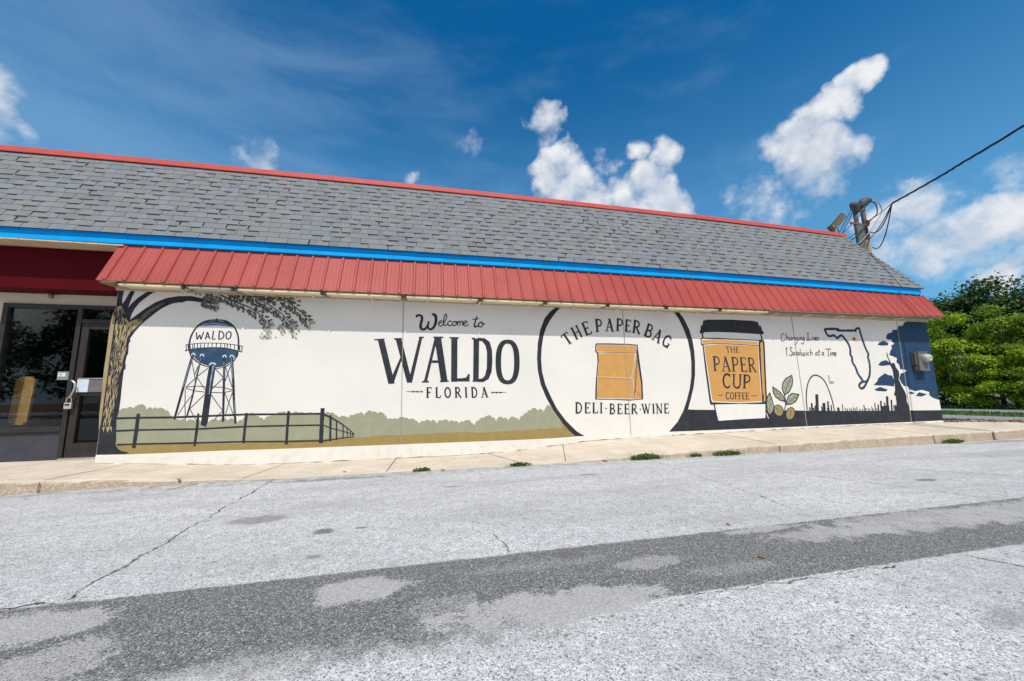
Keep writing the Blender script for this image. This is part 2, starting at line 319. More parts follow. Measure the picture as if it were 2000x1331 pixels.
def paint(name, col, var=.10, worn=.0):
    n = NT(name); a = n.noise(7, 5, .65); s = n.noise(90, 4, .75)
    c = n.mix(n.ss(a, .3, .7), tuple(v * (1 - var) for v in col), tuple(min(1, v * (1 + var)) for v in col))
    if worn: c = n.mix(n.ss(n.math('ADD', s, n.math('MULTIPLY', a, .35)), .80, .90, 0, worn), c, (.40, .40, .42))
    n.bump(n.math('ADD', n.noise(70, 4, .65), n.math('MULTIPLY', n.noise(9, 3, .5), 1.2)), .42, .005)
    return n.set(c, .7, 0, .18)
def shingle():
    n = NT('asphalt shingle'); r = n.island()
    c = n.ramp(r, [(0, (.160, .178, .198)), (.25, (.200, .212, .224)), (.5, (.180, .206, .246)), (.75, (.216, .220, .224)), (1, (.202, .236, .290))])
    c = n.mix(n.ss(n.noise(140, 3, .75), .35, .75, .35, 0), c, (.11, .118, .13))
    c = n.mix(n.ss(n.noise(90, 3, .8), .6, .85, 0, .35), c, (.42, .43, .45))
    c = n.mix(n.ss(n.noise(1.4, 5, .6), .45, .75, 0, .3), c, (.235, .23, .20))
    n.bump(n.noise(260, 3, .7), .45, .003)
    return n.set(c, .95, 0, .15)
def leafmat(name, stops, trans=.35):
    n = NT(name); r = n.island()
    c = n.ramp(r, stops)
    c = n.mix(n.ss(n.noise(1.3, 4, .65), .38, .66, 0, .5), c, stops[0][1])
    n.set(c, .55, 0, .35)
    tr = n.N.new('ShaderNodeBsdfTranslucent'); n.L.new(c, tr.inputs[0])
    mx = n.N.new('ShaderNodeMixShader'); mx.inputs[0].default_value = trans
    out = [q for q in n.N if q.type == 'OUTPUT_MATERIAL'][0]
    n.L.new(n.b.outputs[0], mx.inputs[1]); n.L.new(tr.outputs[0], mx.inputs[2]); n.L.new(mx.outputs[0], out.inputs[0])
    return n.m
def glassmat(name, tint, refl=1.0):
    n = NT(name); out = [q for q in n.N if q.type == 'OUTPUT_MATERIAL'][0]
    t = n.N.new('ShaderNodeBsdfTransparent'); t.inputs[0].default_value = (*tint, 1)
    g = n.N.new('ShaderNodeBsdfGlossy'); g.inputs['Roughness'].default_value = .015; g.inputs[0].default_value = (.9, .93, .95, 1)
    f = n.N.new('ShaderNodeFresnel'); f.inputs[0].default_value = 1.5
    mx = n.N.new('ShaderNodeMixShader'); n.L.new(n.math('MULTIPLY', f.outputs[0], refl, clamp=True), mx.inputs[0]); n.L.new(t.outputs[0], mx.inputs[1]); n.L.new(g.outputs[0], mx.inputs[2]); n.L.new(mx.outputs[0], out.inputs[0])
    return n.m
def metalpanel():
    n = NT('red painted metal'); a = n.noise(1.2, 5, .6); st = n.noise(30, 4, .6, n.mapping((1, .05, .05)))
    c = n.mix(n.ss(a, .3, .7), (.295, .045, .039), (.345, .060, .051))
    c = n.mix(n.ss(st, .5, .8, 0, .30), c, (.36, .08, .08)); c = n.mix(n.ss(n.noise(1.1, 3, .6, n.mapping((1, .1, .1))), .45, .65, 0, .45), c, (.345, .066, .064)); c = n.mix(n.ss(n.noise(4, 6, .7), .55, .8, 0, .35), c, (.22, .04, .04))
    n.bump(st, .05, .002)
    return n.set(c, .55, 0, .28)
M = dict(
    asphalt=asphalt(), concrete=concrete('pale concrete', (.565, .502, .425), (.42, .345, .255)), wall=wallpaint(),
    plinth=mat('white plinth paint', (.80, .775, .72), .75, .06, 3, .2, 60, fine=.12), joint=mat('joint sealant', (.34, .30, .24), .8, .15),
    beige=mat('beige stucco', (.62, .53, .43), .85, .07, 3, .3, 70), soffit=mat('tan soffit board', (.60, .45, .30), .7, .08, 4),
    fascia=mat('blue fascia paint', (.001, .335, .80), .55, .07, 3, .05, 40, spec=.12), cap=mat('red coping paint', (.560, .085, .070), .5, .08, 3, .05, 30),
    awning=metalpanel(), cream=mat('cream enamel', (.72, .60, .42), .5, .08, 5), tan=mat('tan panel back', (.56, .44, .29), .6, .1, 5), tube=mat('diffuser tube', (.80, .67, .43), .35, .04, 3), sooty=mat('dark tube socket', (.07, .058, .045), .6), greytube=mat('grey tube', (.42, .41, .40), .4),
    sign=mat('crimson sign face', (.070, .0008, .005), .7, .06, 2, spec=.1), frame=mat('dark bronze frame', (.024, .022, .024), .45, .2, 8, .05, 60), bronze=mat('worn bronze frame', (.024, .019, .018), .5, .3, 9, .05, 60), knee=mat('slate kick panel', (.042, .044, .064), .55, .15, 5, .1, 50, fine=.1),
    steel=mat('brushed steel', (.55, .55, .56), .35, .1, 10, 0, 60, metal=.8), galv=mat('galvanised conduit', (.085, .09, .098), .65, .3, 12, .1, 60, metal=.3), rust=mat('rusty clamp', (.20, .075, .03), .85, .4, 20, .2, 60), weath=mat('weathered conduit', (.24, .19, .13), .8, .35, 14, .2, 60),
    black=mat('black cable sheath', (.012, .012, .014), .55), greywire=mat('grey wire', (.28, .28, .29), .6), lamp=mat('yellowed lamp lens', (.22, .185, .10), .6, .3, 20), plate=mat('ivory plate', (.74, .70, .62), .5, .05),
    meterbox=mat('grey meter box', (.12, .132, .145), .5, .15, 10), meterdark=mat('dark meter side', (.10, .085, .08), .6), dial=mat('meter dial', (.48, .46, .38), .3, .1), paper=mat('pale notice paper', (.56, .66, .76), .6, .04), greyplate=mat('grey push plate', (.15, .14, .155), .45, .1), sticker=mat('grey green sticker', (.20, .26, .26), .5), stickerw=mat('white sticker', (.70, .70, .66), .5),
    wood=mat('plywood', (.46, .26, .09), .55, .18, 5), room=mat('dark room', (.020, .019, .018), .9), roomred=mat('red counter', (.10, .02, .015), .7), tar=mat('roof underlay', (.018, .018, .02), .95), flat=mat('roof membrane', (.30, .30, .29), .9), shadowband=mat('painted shadow band', (.018, .020, .026), .95, .3, 30), shingle=shingle(), block=mat('side wall paint', (.62, .58, .52), .85, .06, 2, .3, 50),
    bark=mat('bark', (.12, .085, .06), .9, .3, 8, .5, 20), weedleaf=leafmat('weed leaves', [(0, (.035, .085, .014)), (.5, (.08, .155, .022)), (1, (.16, .23, .045))], .3), grass=leafmat('grass blades', [(0, (.035, .085, .012)), (.5, (.06, .13, .02)), (1, (.10, .17, .035))], .25), turf=mat('turf', (.060, .115, .025), .95, .4, 3, .5, 30, fine=.3), earth=mat('dry ground', (.16, .14, .09), .95, .3, .5, .4, 10), road=mat('grey road', (.24, .24, .26), .92, .1, 2, .3, 120, fine=.3), bed=mat('brick mulch', (.25, .16, .11), .95, .5, 8, .8, 14, fine=.4),
    midleaf=leafmat('mid green leaves', [(0, (.08, .17, .014)), (.45, (.20, .33, .022)), (1, (.34, .47, .05))], .42), bushleaf=leafmat('bright leaves', [(0, (.14, .26, .014)), (.45, (.33, .49, .022)), (1, (.50, .64, .055))], .45), treeleaf=leafmat('dark leaves', [(0, (.024, .062, .014)), (.5, (.05, .11, .02)), (1, (.095, .17, .03))], .30), dryleaf=leafmat('brown leaf', [(0, (.20, .10, .04)), (1, (.36, .20, .08))], .1), yellow=mat('yellow paint', (.62, .47, .02), .8, .2, 30), vine=mat('dry vine', (.12, .105, .09), .9, .3),
    glass=glassmat('window glass', (.93, .95, .94), .40), shadejoint=mat('joint grit', (.10, .085, .07), .95), padlock=mat('padlock steel', (.62, .61, .60), .35, .1, 20, metal=.6))
PAINT = dict(sage=paint('sage paint', (.292, .305, .222), .05), field=paint('ochre paint', (.295, .222, .085), .07), dark=paint('blue black paint', (.028, .031, .043), .2, .14), bark=paint('tan paint', (.345, .275, .160), .12), bark2=paint('umber paint', (.13, .105, .055), .2), leaf=paint('olive grey paint', (.125, .130, .115), .2), leafd=paint('dark olive paint', (.080, .082, .062), .2), leafl=paint('light sage paint', (.36, .38, .32), .2),
    white2=paint('touch up white', (.71, .706, .698), .02), blue=paint('slate blue paint', (.030, .075, .150), .25), blueL=paint('pale blue paint', (.18, .27, .40), .35), kraft=paint('kraft paint', (.540, .290, .095), .05), leafg=paint('grey green paint', (.30, .335, .25), .05), bean=paint('olive bean paint', (.28, .235, .11), .06), navy=paint('navy paint', (.030, .050, .095), .15), redstar=paint('red paint', (.42, .06, .04), .1), skyblue=paint('sky blue paint', (.017, .054, .118), .12))
# ------------------------------------------------------------------ setting: ground
def sheet(name, x0, x1, y0, y1, z, m, n=1):
    b = MB(); b.face([(x0, y0, z), (x1, y0, z), (x1, y1, z), (x0, y1, z)]); return tag(b.build(name, m), kind='structure')
sheet('ground', -900, 900, -900, 900, -.012, M['earth'])
sheet('parking_lot', -45, 15.6, -40, 30, 0, M['asphalt'])
sheet('road', 16.9, 19.6, -60, 80, .006, M['road'])
sheet('far_road', 23.2, 25.7, -60, 80, .008, M['road'])
def grass(name, x0, x1, y0, y1, n, h, seed):
    rs = np.random.RandomState(seed); b = MB()
    b.face([(x0, y0, .003), (x1, y0, .003), (x1, y1, .003), (x0, y1, .003)], 1)
    for i in range(n):
        x = rs.uniform(x0, x1); y = rs.uniform(y0, y1); a = rs.uniform(0, 6.28); l = h * rs.uniform(.5, 1.3); w = .012
        dx, dy = math.cos(a), math.sin(a); t = rs.uniform(-.4, .4)
        b.face([(x - dy * w, y + dx * w, 0), (x + dy * w, y - dx * w, 0), (x + dx * l * t, y + dy * l * t, l)])
    return tag(b.build(name, [M['grass'], M['turf']]), kind='stuff')
grass('road_verge', 15.6, 16.9, 2, 16, 5000, .07, 1)
grass('median_grass', 19.6, 23.2, 2, 22, 9000, .08, 2)
grass('woodland_edge_grass', 25.7, 40, 2, 26, 9000, .16, 3)

# pavement with a dropped kerb (ramp) in front of the wall
KF = [(-40, 5.42), (-4.3, 5.40), (-3.2, 5.50), (-2.4, 5.53), (-1.5, 5.42), (0, 5.44), (1.2, 5.42), (4.6, 5.36), (6.3, 5.24), (8.6, 5.20), (10.7, 5.24), (11.9, 5.31), (16, 5.35)]
ZF = [(-40, .155), (-4.6, .150), (-3.4, .095), (-2.6, .030), (-2.0, .008), (1.6, .006), (2.0, .014), (3.1, .05), (5.0, .105), (6.9, .150), (8.6, .172), (10.6, .165), (12, .175), (16, .17)]
ZB = [(-40, .142), (-4.33, .140), (-3.6, .092), (-2.5, .022), (-1.6, .008), (.7, .006), (1.5, .026), (2.9, .143), (3.9, .167), (6.9, .205), (9.6, .222), (12, .214), (16, .20)]
def back(x): return 7.6 if x < 11.8 else max(5.6, 6.62 - (x - 11.8) * .46)
xs = sorted(set([-40, -20, -10] + [round(v, 2) for v in np.arange(-7, 14.01, .1)]))
b = MB(); rows = []
rk = random.Random(5)
for x in xs:
    yf, zf, zb = lerp(x, KF), lerp(x, ZF), lerp(x, ZB); j = rk.uniform(-.006, .006); yb = back(x); r = min(.028, zf * .45)
    rows.append([(x, yf + j - .012, -.02), (x, yf + j - .002 , max(.002, zf - r)), (x, yf + .010, max(.0035, zf - r * .35)), (x, yf + .035, zf), (x, 6.0, zf + (zb - zf) * .55), (x, min(6.6, yb), zb), (x, yb + .01, zb)])
base = len(b.v)
for rr in rows: b.v += rr
for i in range(len(rows) - 1):
    for k in range(6):
        a = base + i * 7 + k; b.f.append((a, a + 7, a + 8, a + 1)); b.mi.append(0)
side = tag(b.build('sidewalk', M['concrete']), kind='structure')
def seam(xf, xb, wd, face=True):
    s = MB(); yf = lerp(xf, KF); P = []
    for t in (0, .25, .5, .75, 1):
        x = xf + (xb - xf) * t; y = yf + .03 + (6.58 - yf) * t if t else yf + .036
        tt = (y - yf) / (6.6 - yf); z = lerp(x, ZF) * (1 - tt) + lerp(x, ZB) * tt
        if t == 0: z = lerp(x, ZF)
        P.append((x, y, z + .0035))
    for p, q in zip(P, P[1:]): s.face([(p[0] - wd, p[1], p[2]), (p[0] + wd, p[1], p[2]), (q[0] + wd, q[1], q[2]), (q[0] - wd, q[1], q[2])])
    if face:
        z = lerp(xf, ZF); y = yf - .022; s.face([(xf - wd, y, .004), (xf + wd, y, .004), (xf + wd, y + .008, z - .012), (xf - wd, y + .008, z - .012)])
    return s.build('expansion_joint', M['shadejoint'], side)
for a, c, wd, f in [(-.42, -.36, .006, False), (1.45, 1.1, .006, False), (2.05, 2.45, .006, False), (-4.0, -3.9, .005, True), (5.65, 5.6, .006, True), (8.95, 9.0, .006, True), (10.55, 10.5, .014, True), (-2.1, -1.95, .004, False)]: seam(a, c, wd, f)
# mulch bed along the back of the pavement, right of the building
b = MB()
for i in range(24):
    x0 = 11.85 + i * .17; x1 = x0 + .17; y0, y1 = back(x0) - .02, back(x1) - .02
    h0 = .02 + .03 * rk.random(); b.face([(x0, y0, .17), (x1, y1, .17), (x1, y1 + .12, .21 + h0), (x0, y0 + .12, .21 + h0)]); b.face([(x0, y0 + .12, .21 + h0), (x1, y1 + .12, .21 + h0), (x1, y1 + .4, .03), (x0, y0 + .4, .03)])
for i in range(260):
    x = rk.uniform(11.85, 15.8); y = back(x) + rk.uniform(-.02, .3); s_ = rk.uniform(.02, .06)
    b.box(-s_, s_, -s_ * .6, s_ * .6, 0, s_ * .7, 0, Matrix.Translation((x, y, .17 + rk.uniform(.0, .05))) @ Matrix.Rotation(rk.uniform(0, 6.28), 4, 'Z'))
tag(b.build('mulch_bed', M['bed']), kind='stuff')
# yellow spray mark on the asphalt
b = MB(); P = [(-2.66, 5.17), (-2.60, 5.28), (-2.585, 5.36), (-2.57, 5.45)]
for (x, y), (x2, y2) in zip([(-2.70, 5.15), (-2.66, 5.24), (-2.60, 5.36)], [(-2.64, 5.22), (-2.60, 5.33), (-2.55, 5.46)]): b.face([(x, y, .005), (x + .035, y - .004, .005), (x2 + .025, y2, .005), (x2, y2 + .004, .005)])
lot = D.objects['parking_lot']; b.build('paint_mark', M['yellow'], lot)
# ------------------------------------------------------------------ mural: colour index, stroke width (0 = filled), outline as first point and steps, wall millimetres
COLOURS=['sage', 'field', 'dark', 'bark', 'bark2', 'leaf', 'leafd', 'leafl', 'white2', 'blue', 'blueL', 'kraft', 'leafg', 'bean', 'navy', 'redstar', 'skyblue']
MURAL={
'painted_hills':"""0 0 -4128 829 10 11 11 5 7 -2 27 26 32 7 20 -9 30 24 34 -6 22 -19 8 24 9 9 6 -3 14 17 17 6 10 -4 25 11 29 -12 18 -21 5 -7 5 -23 4 -21 27 36 31 -1 19 -23 18 22 21 -2 13 -15 39 15 43 -19 28 -29 21 6 24 -36 15 -43 15 7 16 -31 11 -39 31 17 36 -5 23 -15 25 21 30 -10 18 -23 38 23 44 -6 27 -20 30 12 33 -8 21 -17 29 30 34 -12 21 -31 25 34 29 7 17 -12 20 19 23 -9 14 -22 40 47 44 -6 28 -34 48 30 54 -22 34 -43 19 31 22 8 14 -9 25 48 28 24 18 1 41 39 47 -14 30 -39 17 0 21 -16 13 -18 18 9 20 -18 13 -24 26 46 30 15 19 -9 27 32 31 8 19 -10 27 30 31 8 20 -7 25 12 28 -8 18 -17 25 20 28 -10 18 -22 35 30 41 -2 25 -20 37 16 41 -20 26 -31 36 44 41 -5 26 -31 36 24 41 -1 26 -14 22 16 25 -2 16 -10 22 24 25 -3 15 -17 31 9 34 -18 22 -27 15 0 18 -16 11 -19 44 23 52 -6 32 -20 4 3 6 -5 3 -8 25 41 28 9 18 -14 28 25 32 7 21 -5 29 25 33 -19 21 -37 13 33 14 15 8 -1 29 29 34 -4 21 -21 29 12 34 -15 21 -25 26 25 30 -1 19 -16 12 1 14 -19 9 -21 15 -2 17 -28 11 -30 27 14 30 -4 19 -12 26 16 31 -4 19 -14 40 37 46 0 28 -20 27 6 31 -16 20 -22 13 19 16 5 9 -5 21 -1 23 -19 15 -21 18 0 19 -20 13 -21 30 32 35 9 22 -8 35 26 39 -9 25 -26 34 33 40 -22 25 -44 31 45 36 10 23 -14 38 26 45 -13 27 -30 29 23 32 -5 20 -20 29 13 32 -18 21 -28 27 31 30 5 20 -13 27 28 30 5 20 -10 18 11 20 -22 13 -31 18 -2 21 -19 13 -21 26 54 29 26 18 -1 30 36 33 11 21 -8 26 27 30 8 18 -6 26 21 30 -20 18 -34 22 16 26 -28 16 -41 45 66 51 4 32 -33 31 23 34 -21 21 -35 31 49 35 16 22 -12 19 4 22 -14 13 -19 19 14 22 -17 13 -27 24 65 27 20 17 -13 23 43 27 13 17 -11 24 47 27 12 17 -13 47 49 54 -11 33 -41 39 30 45 -17 28 -37 9 33 10 18 6 2 32 56 37 8 117 -87 112 -184 6 -156 -224 1 -752 -17 -425 -15 -413 24 -400 -5 -505 -11 -412 5 -250 -21 -540 5 -605 -10 -578 -13 -733 21 -693 33""",
'painted_field':"""1 0 -4088 385 693 -33 733 -21 578 13 605 10 540 -5 250 21 412 -5 505 11 400 5 413 -24 425 15 752 17 224 -1 -6 136 125 -134 192 -143 53 -10 -539 -18 -1607 -9 -1609 3 -1742 25 -1240 1 -299 7""",
'painted_fence':"""2 28 -4118 735 239 1 431 -5 307 6 619 12 572 -10 476 -5
2 24 -4107 563 237 4 754 -11 588 16 559 -4 500 -7
2 24 -4079 376 212 -1 713 -13 614 -8 575 -19 487 -9
2 45 -3872 793 0 -242 -6 -229
2 0 -3128 779 8 -233 -15 -230 -29 2 6 229 5 232
2 37 -2519 770 -7 -223 -3 -215
2 40 -1953 785 -4 -257 1 -237
2 58 -1478 819 -1 -262 3 -268
2 0 -1466 745 113 -57 86 -57 98 -65 88 -72 88 -87 -8 -9 -90 85 -89 68 -99 61 -87 51 -115 51
2 0 -1455 568 106 -48 181 -56 169 -63 -4 -10 -169 60 -183 54 -107 47
2 0 -1479 326 134 19 179 21 166 7 0 -13 -165 -10 -177 -24 -134 -22
2 31 -1359 709 13 -399
2 20 -1269 633 12 -309
2 16 -1171 563 8 -221
2 13 -1108 505 4 -150
2 11 -1060 470 3 -114
2 9 -1029 439 1 -78""",
'painted_tree':"""2 0 -4300 2614 71 -8 -5 -100 -6 -59 9 -82 23 45 40 109 32 75 46 19 -1 -26 -32 -115 -19 -89 -10 -73 31 64 70 91 88 83 77 49 138 11 -54 -32 -79 -34 -74 -72 -72 -82 -53 -100 -24 -78 -9 -76 66 68 108 111 112 93 117 63 42 15 119 27 162 10 147 -30 108 -45 87 -39 -105 8 -105 14 -105 14 -71 0 -69 -30 -20 5 -80 -18 -57 -27 -80 -52 -74 -72 -109 -120 -50 -60 -61 -98 -52 -106 -7 -85 4 -95 2 -37 -14 -47 -5 -66 0 -103 -6 -27 -1 -171 6 -226 -1 -168 -15 -122 24 -264 5 -87 33 -50 41 -29 67 -16 20 -16 -37 -9 -222 5 -111 -2
3 0 -4281 2320 37 20 39 -66 43 -114 38 -62 45 26 91 41 58 61 -25 -69 -24 -74 -85 -103 -53 -96 -5 -95 11 -104 -21 -94 -4 -75 5 -84 -16 -27 -4 -228 -2 -236 -2 -155 -14 -110 10 -127 -28 61 -17 -70 -38 105 -9 -98 -41 132 -16 -97 -19 208 -4 244 -9 257 -3 140 3 233 -3 300 3 114 14 153
4 0 -4032 2135 99 120 135 108 89 50 -24 -48 -90 -82 -102 -101 -72 -85
2 0 -4091 1836 -2 -12 -5 -24 -7 -14 -2 -2 3 18 4 18 7 16
2 0 -4285 905 3 -22 0 -29 -3 -28 -2 2 -3 31 0 17 3 31
2 0 -4233 1452 0 -23 -3 -36 -6 -35 -2 6 1 30 3 33 4 31
2 0 -4284 1738 4 -31 0 -36 -4 -36 -4 0 -4 34 0 34 4 35
2 0 -4284 1419 3 -18 0 -14 -3 -17 -4 3 -3 14 0 15 3 14
2 0 -4151 900 1 -21 -2 -29 -4 -19 -2 -4 -1 21 1 29 4 20
2 0 -4266 1943 4 -20 0 -25 -3 -24 -3 0 -3 23 -1 25 3 21
2 0 -4285 949 2 -46 0 -39 -2 -38 -2 1 -2 37 0 45 2 40
2 0 -4283 898 4 -42 0 -47 -5 -49 -4 6 -5 42 0 41 4 48
2 0 -4284 1455 4 -17 -1 -12 -3 -15 -4 0 -3 15 -1 14 4 14
2 0 -4284 1842 4 -27 0 -30 -4 -23 -4 0 -4 24 0 32 4 25
2 0 -4210 1451 3 -16 -1 -22 -4 -13 -3 3 -3 16 0 18 4 16
2 0 -4284 1847 3 -29 -1 -31 -3 -28 -2 3 -3 27 -1 25 3 33
2 0 -4281 1894 3 -39 -4 -38 -3 -40 -2 2 -3 37 3 41 3 40
2 0 -4284 1618 5 -25 -1 -16 -4 -25 -4 1 -4 19 -1 27 5 19
2 0 -4284 1451 3 -31 -1 -33 -3 -36 -2 4 -3 31 -1 34 3 26
2 0 -4187 1013 3 -37 -1 -37 -5 -42 -4 4 -3 37 0 32 5 38
2 0 -4149 843 2 -47 -2 -48 -5 -49 -3 7 -2 46 1 44 5 43
2 0 -4179 909 1 -41 -2 -40 -5 -39 -3 -4 0 46 1 36 5 41
2 0 -4285 1789 2 -25 0 -26 -2 -21 -2 -5 -2 25 0 30 2 26
2 0 -4270 917 3 -30 -2 -25 -5 -28 -4 0 -2 22 0 29 6 31
2 0 -4149 1947 -1 -19 -6 -13 -7 -21 -4 2 1 19 4 15 9 20
2 0 -4284 1466 2 -30 0 -33 -3 -26 -2 -2 -3 35 0 27 2 31
2 0 -4284 1737 5 -32 -1 -25 -4 -31 -4 2 -4 33 -1 23 5 30
2 0 -4285 1300 3 -31 -1 -21 -2 -46 -2 2 -2 44 -1 21 3 34
2 0 -4236 2221 1 -36 -4 -36 -7 -37 -3 1 2 36 3 33 5 34
2 0 -4285 954 3 -43 -1 -43 -2 -40 -2 1 -2 39 -1 38 3 47
2 0 -4192 1001 3 -53 -1 -45 -4 -44 -3 1 0 41 0 50 3 46
2 0 -4204 1353 0 -21 -3 -19 -6 -20 -3 -4 0 21 2 26 6 14
2 0 -4200 986 2 -35 -1 -30 -4 -30 -2 5 -2 26 1 30 3 35
2 0 -4211 1104 2 -46 -1 -39 -2 -47 -2 4 -1 36 0 51 2 36
2 0 -4283 1443 4 -37 0 -36 -5 -35 -4 4 -5 37 0 32 4 30
2 0 -4238 1326 0 -18 -3 -15 -5 -17 -3 -3 1 20 2 20 6 15
2 0 -4252 1427 4 -25 -2 -17 -4 -23 -4 2 -3 21 0 19 5 23
2 0 -4284 2124 4 -30 -1 -29 -3 -33 -4 0 -3 29 -1 28 4 34
2 0 -4284 1314 4 -21 0 -14 -4 -19 -4 -3 -4 20 0 22 4 11
2 0 -4247 1824 -4 -41 -8 -33 -10 -32 -3 -2 5 35 6 36 11 34
2 0 -4143 1396 2 -36 -3 -35 -6 -35 -4 1 -1 35 2 34 6 29
2 0 -4284 622 4 0 -1 0 -3 0 -4 1 -3 -3 -1 3 4 4
2 0 -4118 1292 -1 -32 -3 -43 -3 -57 -3 0 -3 57 2 40 7 32
2 0 -4285 1516 3 -30 -1 -26 -2 -26 -2 -1 -2 26 -1 30 3 25
2 0 -4284 1514 5 -13 -1 -14 -4 -15 -4 -3 -4 20 -1 12 5 16
2 0 -4284 1203 3 -47 0 -50 -3 -50 -4 0 -3 49 0 47 3 50
2 0 -4216 1365 -1 -24 -4 -19 -6 -22 -2 0 2 22 3 21 6 22
2 0 -4285 2073 2 -35 0 -29 -2 -27 -2 -1 -2 32 0 30 2 28
2 0 -4285 997 3 -46 -1 -44 -2 -42 -2 2 -2 41 -1 49 3 40
2 0 -4284 695 3 -47 -1 -24 -3 2 -2 1 -3 -6 -1 25 3 50
2 0 -4141 1334 -2 -17 -4 -12 -6 -22 -2 0 2 17 3 16 6 20
2 0 -4283 1459 4 -28 0 -32 -5 -26 -4 1 -5 29 0 27 4 28
2 0 -4219 629 2 -2 -1 -8 -5 0 -3 6 -3 -5 1 0 5 11
2 0 -4234 970 7 -34 1 -38 -3 -31 -5 2 -5 28 -3 33 3 34
2 0 -4283 1565 4 -20 -1 -14 -4 -22 -4 3 -4 20 -1 15 4 19
2 0 -4284 1291 5 -12 -1 -12 -4 -17 -4 -2 -4 20 -1 11 5 8
2 0 -4218 1186 5 -50 1 -52 -1 -46 -2 -5 -5 56 -2 43 1 52
2 0 -4222 636 2 -10 -2 -3 -5 4 -4 -2 -2 -6 2 2 5 18
2 0 -4283 2052 4 -34 0 -31 -5 -34 -4 2 -5 32 0 27 4 35
2 0 -4285 2191 3 -24 0 -28 -3 -23 -2 -2 -3 30 0 25 3 24
2 0 -4284 841 3 -36 -1 -43 -2 -42 -2 2 -4 44 -1 39 3 40
2 0 -4187 1241 3 -35 0 -41 -3 -41 -2 -5 -3 45 -1 41 3 38
2 0 -4222 2165 2 -35 -4 -39 -7 -45 -3 -1 2 45 2 37 5 41
2 0 -4146 1373 1 -21 -1 -9 -3 -18 -2 0 0 13 0 21 3 9
2 0 -4168 1349 1 -23 -1 -32 -3 -21 -2 0 -2 25 1 29 3 25
2 0 -4279 1963 5 -15 0 -19 -5 -14 -4 -3 -5 21 -1 13 5 15
2 0 -4284 1535 3 -19 -1 -13 -3 -18 -2 -4 -3 15 -1 21 3 22
2 0 -4285 1262 2 -15 0 -20 -2 -24 -2 3 -2 27 0 10 2 15
2 0 -4284 1786 3 -40 -1 -39 -3 -40 -2 1 -3 39 -1 42 3 34
2 0 -4285 1388 3 -24 -1 -21 -2 -20 -2 -3 -2 24 -1 21 3 22
2 0 -4284 2138 2 -24 0 -31 -3 -27 -2 3 -3 28 0 28 2 20
2 0 -4245 2293 3 -18 0 -24 -3 -22 -2 4 -3 19 -1 25 2 17
2 0 -4275 1924 2 -28 -1 -22 -3 -26 -2 -1 -2 25 1 30 3 17
2 0 -4284 749 4 -47 -1 -42 -3 -34 -4 -4 -3 33 -1 49 4 46
2 0 -4156 1502 2 -18 -1 -14 -4 -17 -3 -6 -2 25 0 14 4 19
2 0 -4284 2209 4 -28 -1 -36 -3 -30 -4 3 -3 29 -1 32 4 31
2 0 -4285 1731 3 -34 -1 -29 -2 -33 -2 1 -2 32 -1 36 3 26
2 0 -4269 1895 6 -27 1 -26 -6 -28 -4 1 -2 29 -2 21 3 29
2 0 -4197 1312 2 -19 0 -16 -3 -12 -2 -2 -3 20 0 16 3 13
2 0 -4284 1365 3 -13 0 -9 -3 -18 -4 -1 -3 15 0 17 3 7
2 0 -4097 1493 3 -26 -1 -15 -4 -25 -3 2 -1 16 0 21 3 24
2 0 -4279 1488 5 -23 0 -24 -4 -24 -4 -1 -5 29 -1 21 4 22
2 0 -4284 1394 3 -30 0 -21 -3 -26 -4 1 -3 22 0 24 3 29
2 0 -4140 626 4 -2 -1 2 -4 -2 -4 1 -5 -2 0 2 5 1
2 0 -4284 1214 2 -23 0 -26 -3 -30 -2 -6 -3 32 0 26 2 31
2 0 -4153 2285 13 -27 8 -29 6 -25 -3 -5 -12 27 -9 33 -6 27
2 0 -4104 1631 0 -32 -1 -27 -3 -33 -2 -1 -2 31 1 28 4 33
2 0 -4073 1999 -2 -25 -6 -32 -8 -34 -4 -1 2 35 5 32 9 26
2 0 -4248 697 1 -36 -2 -34 -5 -4 -2 4 -1 -2 1 36 4 30
2 0 -4283 1557 4 -30 0 -25 -5 -31 -4 2 -5 25 0 34 4 25
2 0 -4271 1794 -1 -25 -6 -28 -6 -22 -4 3 -1 21 5 21 9 26
2 0 -4252 2268 6 -27 1 -31 -3 -27 -4 0 -5 31 -2 24 2 30
2 0 -4284 1982 4 -42 0 -35 -4 -37 -4 2 -4 35 0 38 4 37
2 0 -4284 1422 4 -19 -1 -22 -3 -25 -4 4 -3 20 -1 20 4 22
2 0 -4285 903 2 -32 0 -25 -2 -24 -2 1 -2 22 0 26 2 31
2 0 -4285 1314 2 -22 0 -16 -2 -16 -2 -2 -2 22 0 12 2 17
2 0 -4194 2221 7 -25 0 -22 -3 -21 -5 -4 -5 25 -2 29 3 23
2 0 -4284 692 4 -40 0 -29 -4 1 -4 1 -4 -5 0 33 4 33
2 0 -4284 862 4 -18 -1 -23 -3 -16 -4 1 -3 15 -1 25 4 21
2 0 -4111 1379 -1 -19 -4 -21 -8 -15 -3 -4 1 23 3 21 8 15
2 0 -4233 1258 0 -22 -2 -34 -4 -34 -3 -1 -2 35 1 41 6 14
2 0 -4284 1333 5 -29 -1 -30 -4 -35 -4 2 -4 31 -1 31 5 31
2 0 -4117 1213 2 -21 0 -22 -1 -23 -2 -5 -3 30 0 18 1 28
2 0 -4283 1573 2 -25 0 -25 -3 -27 -4 0 -3 26 0 24 4 29
2 0 -4284 1541 4 -18 0 -20 -4 -15 -4 -2 -4 15 0 25 4 12
2 0 -4284 1805 3 -34 0 -33 -3 -35 -4 -2 -3 34 0 30 3 36
2 0 -4270 638 5 -13 0 -3 -4 5 -4 -5 -4 5 -1 0 3 5
2 0 -4285 2139 3 -28 -1 -19 -2 -26 -2 0 -2 26 -1 18 3 29
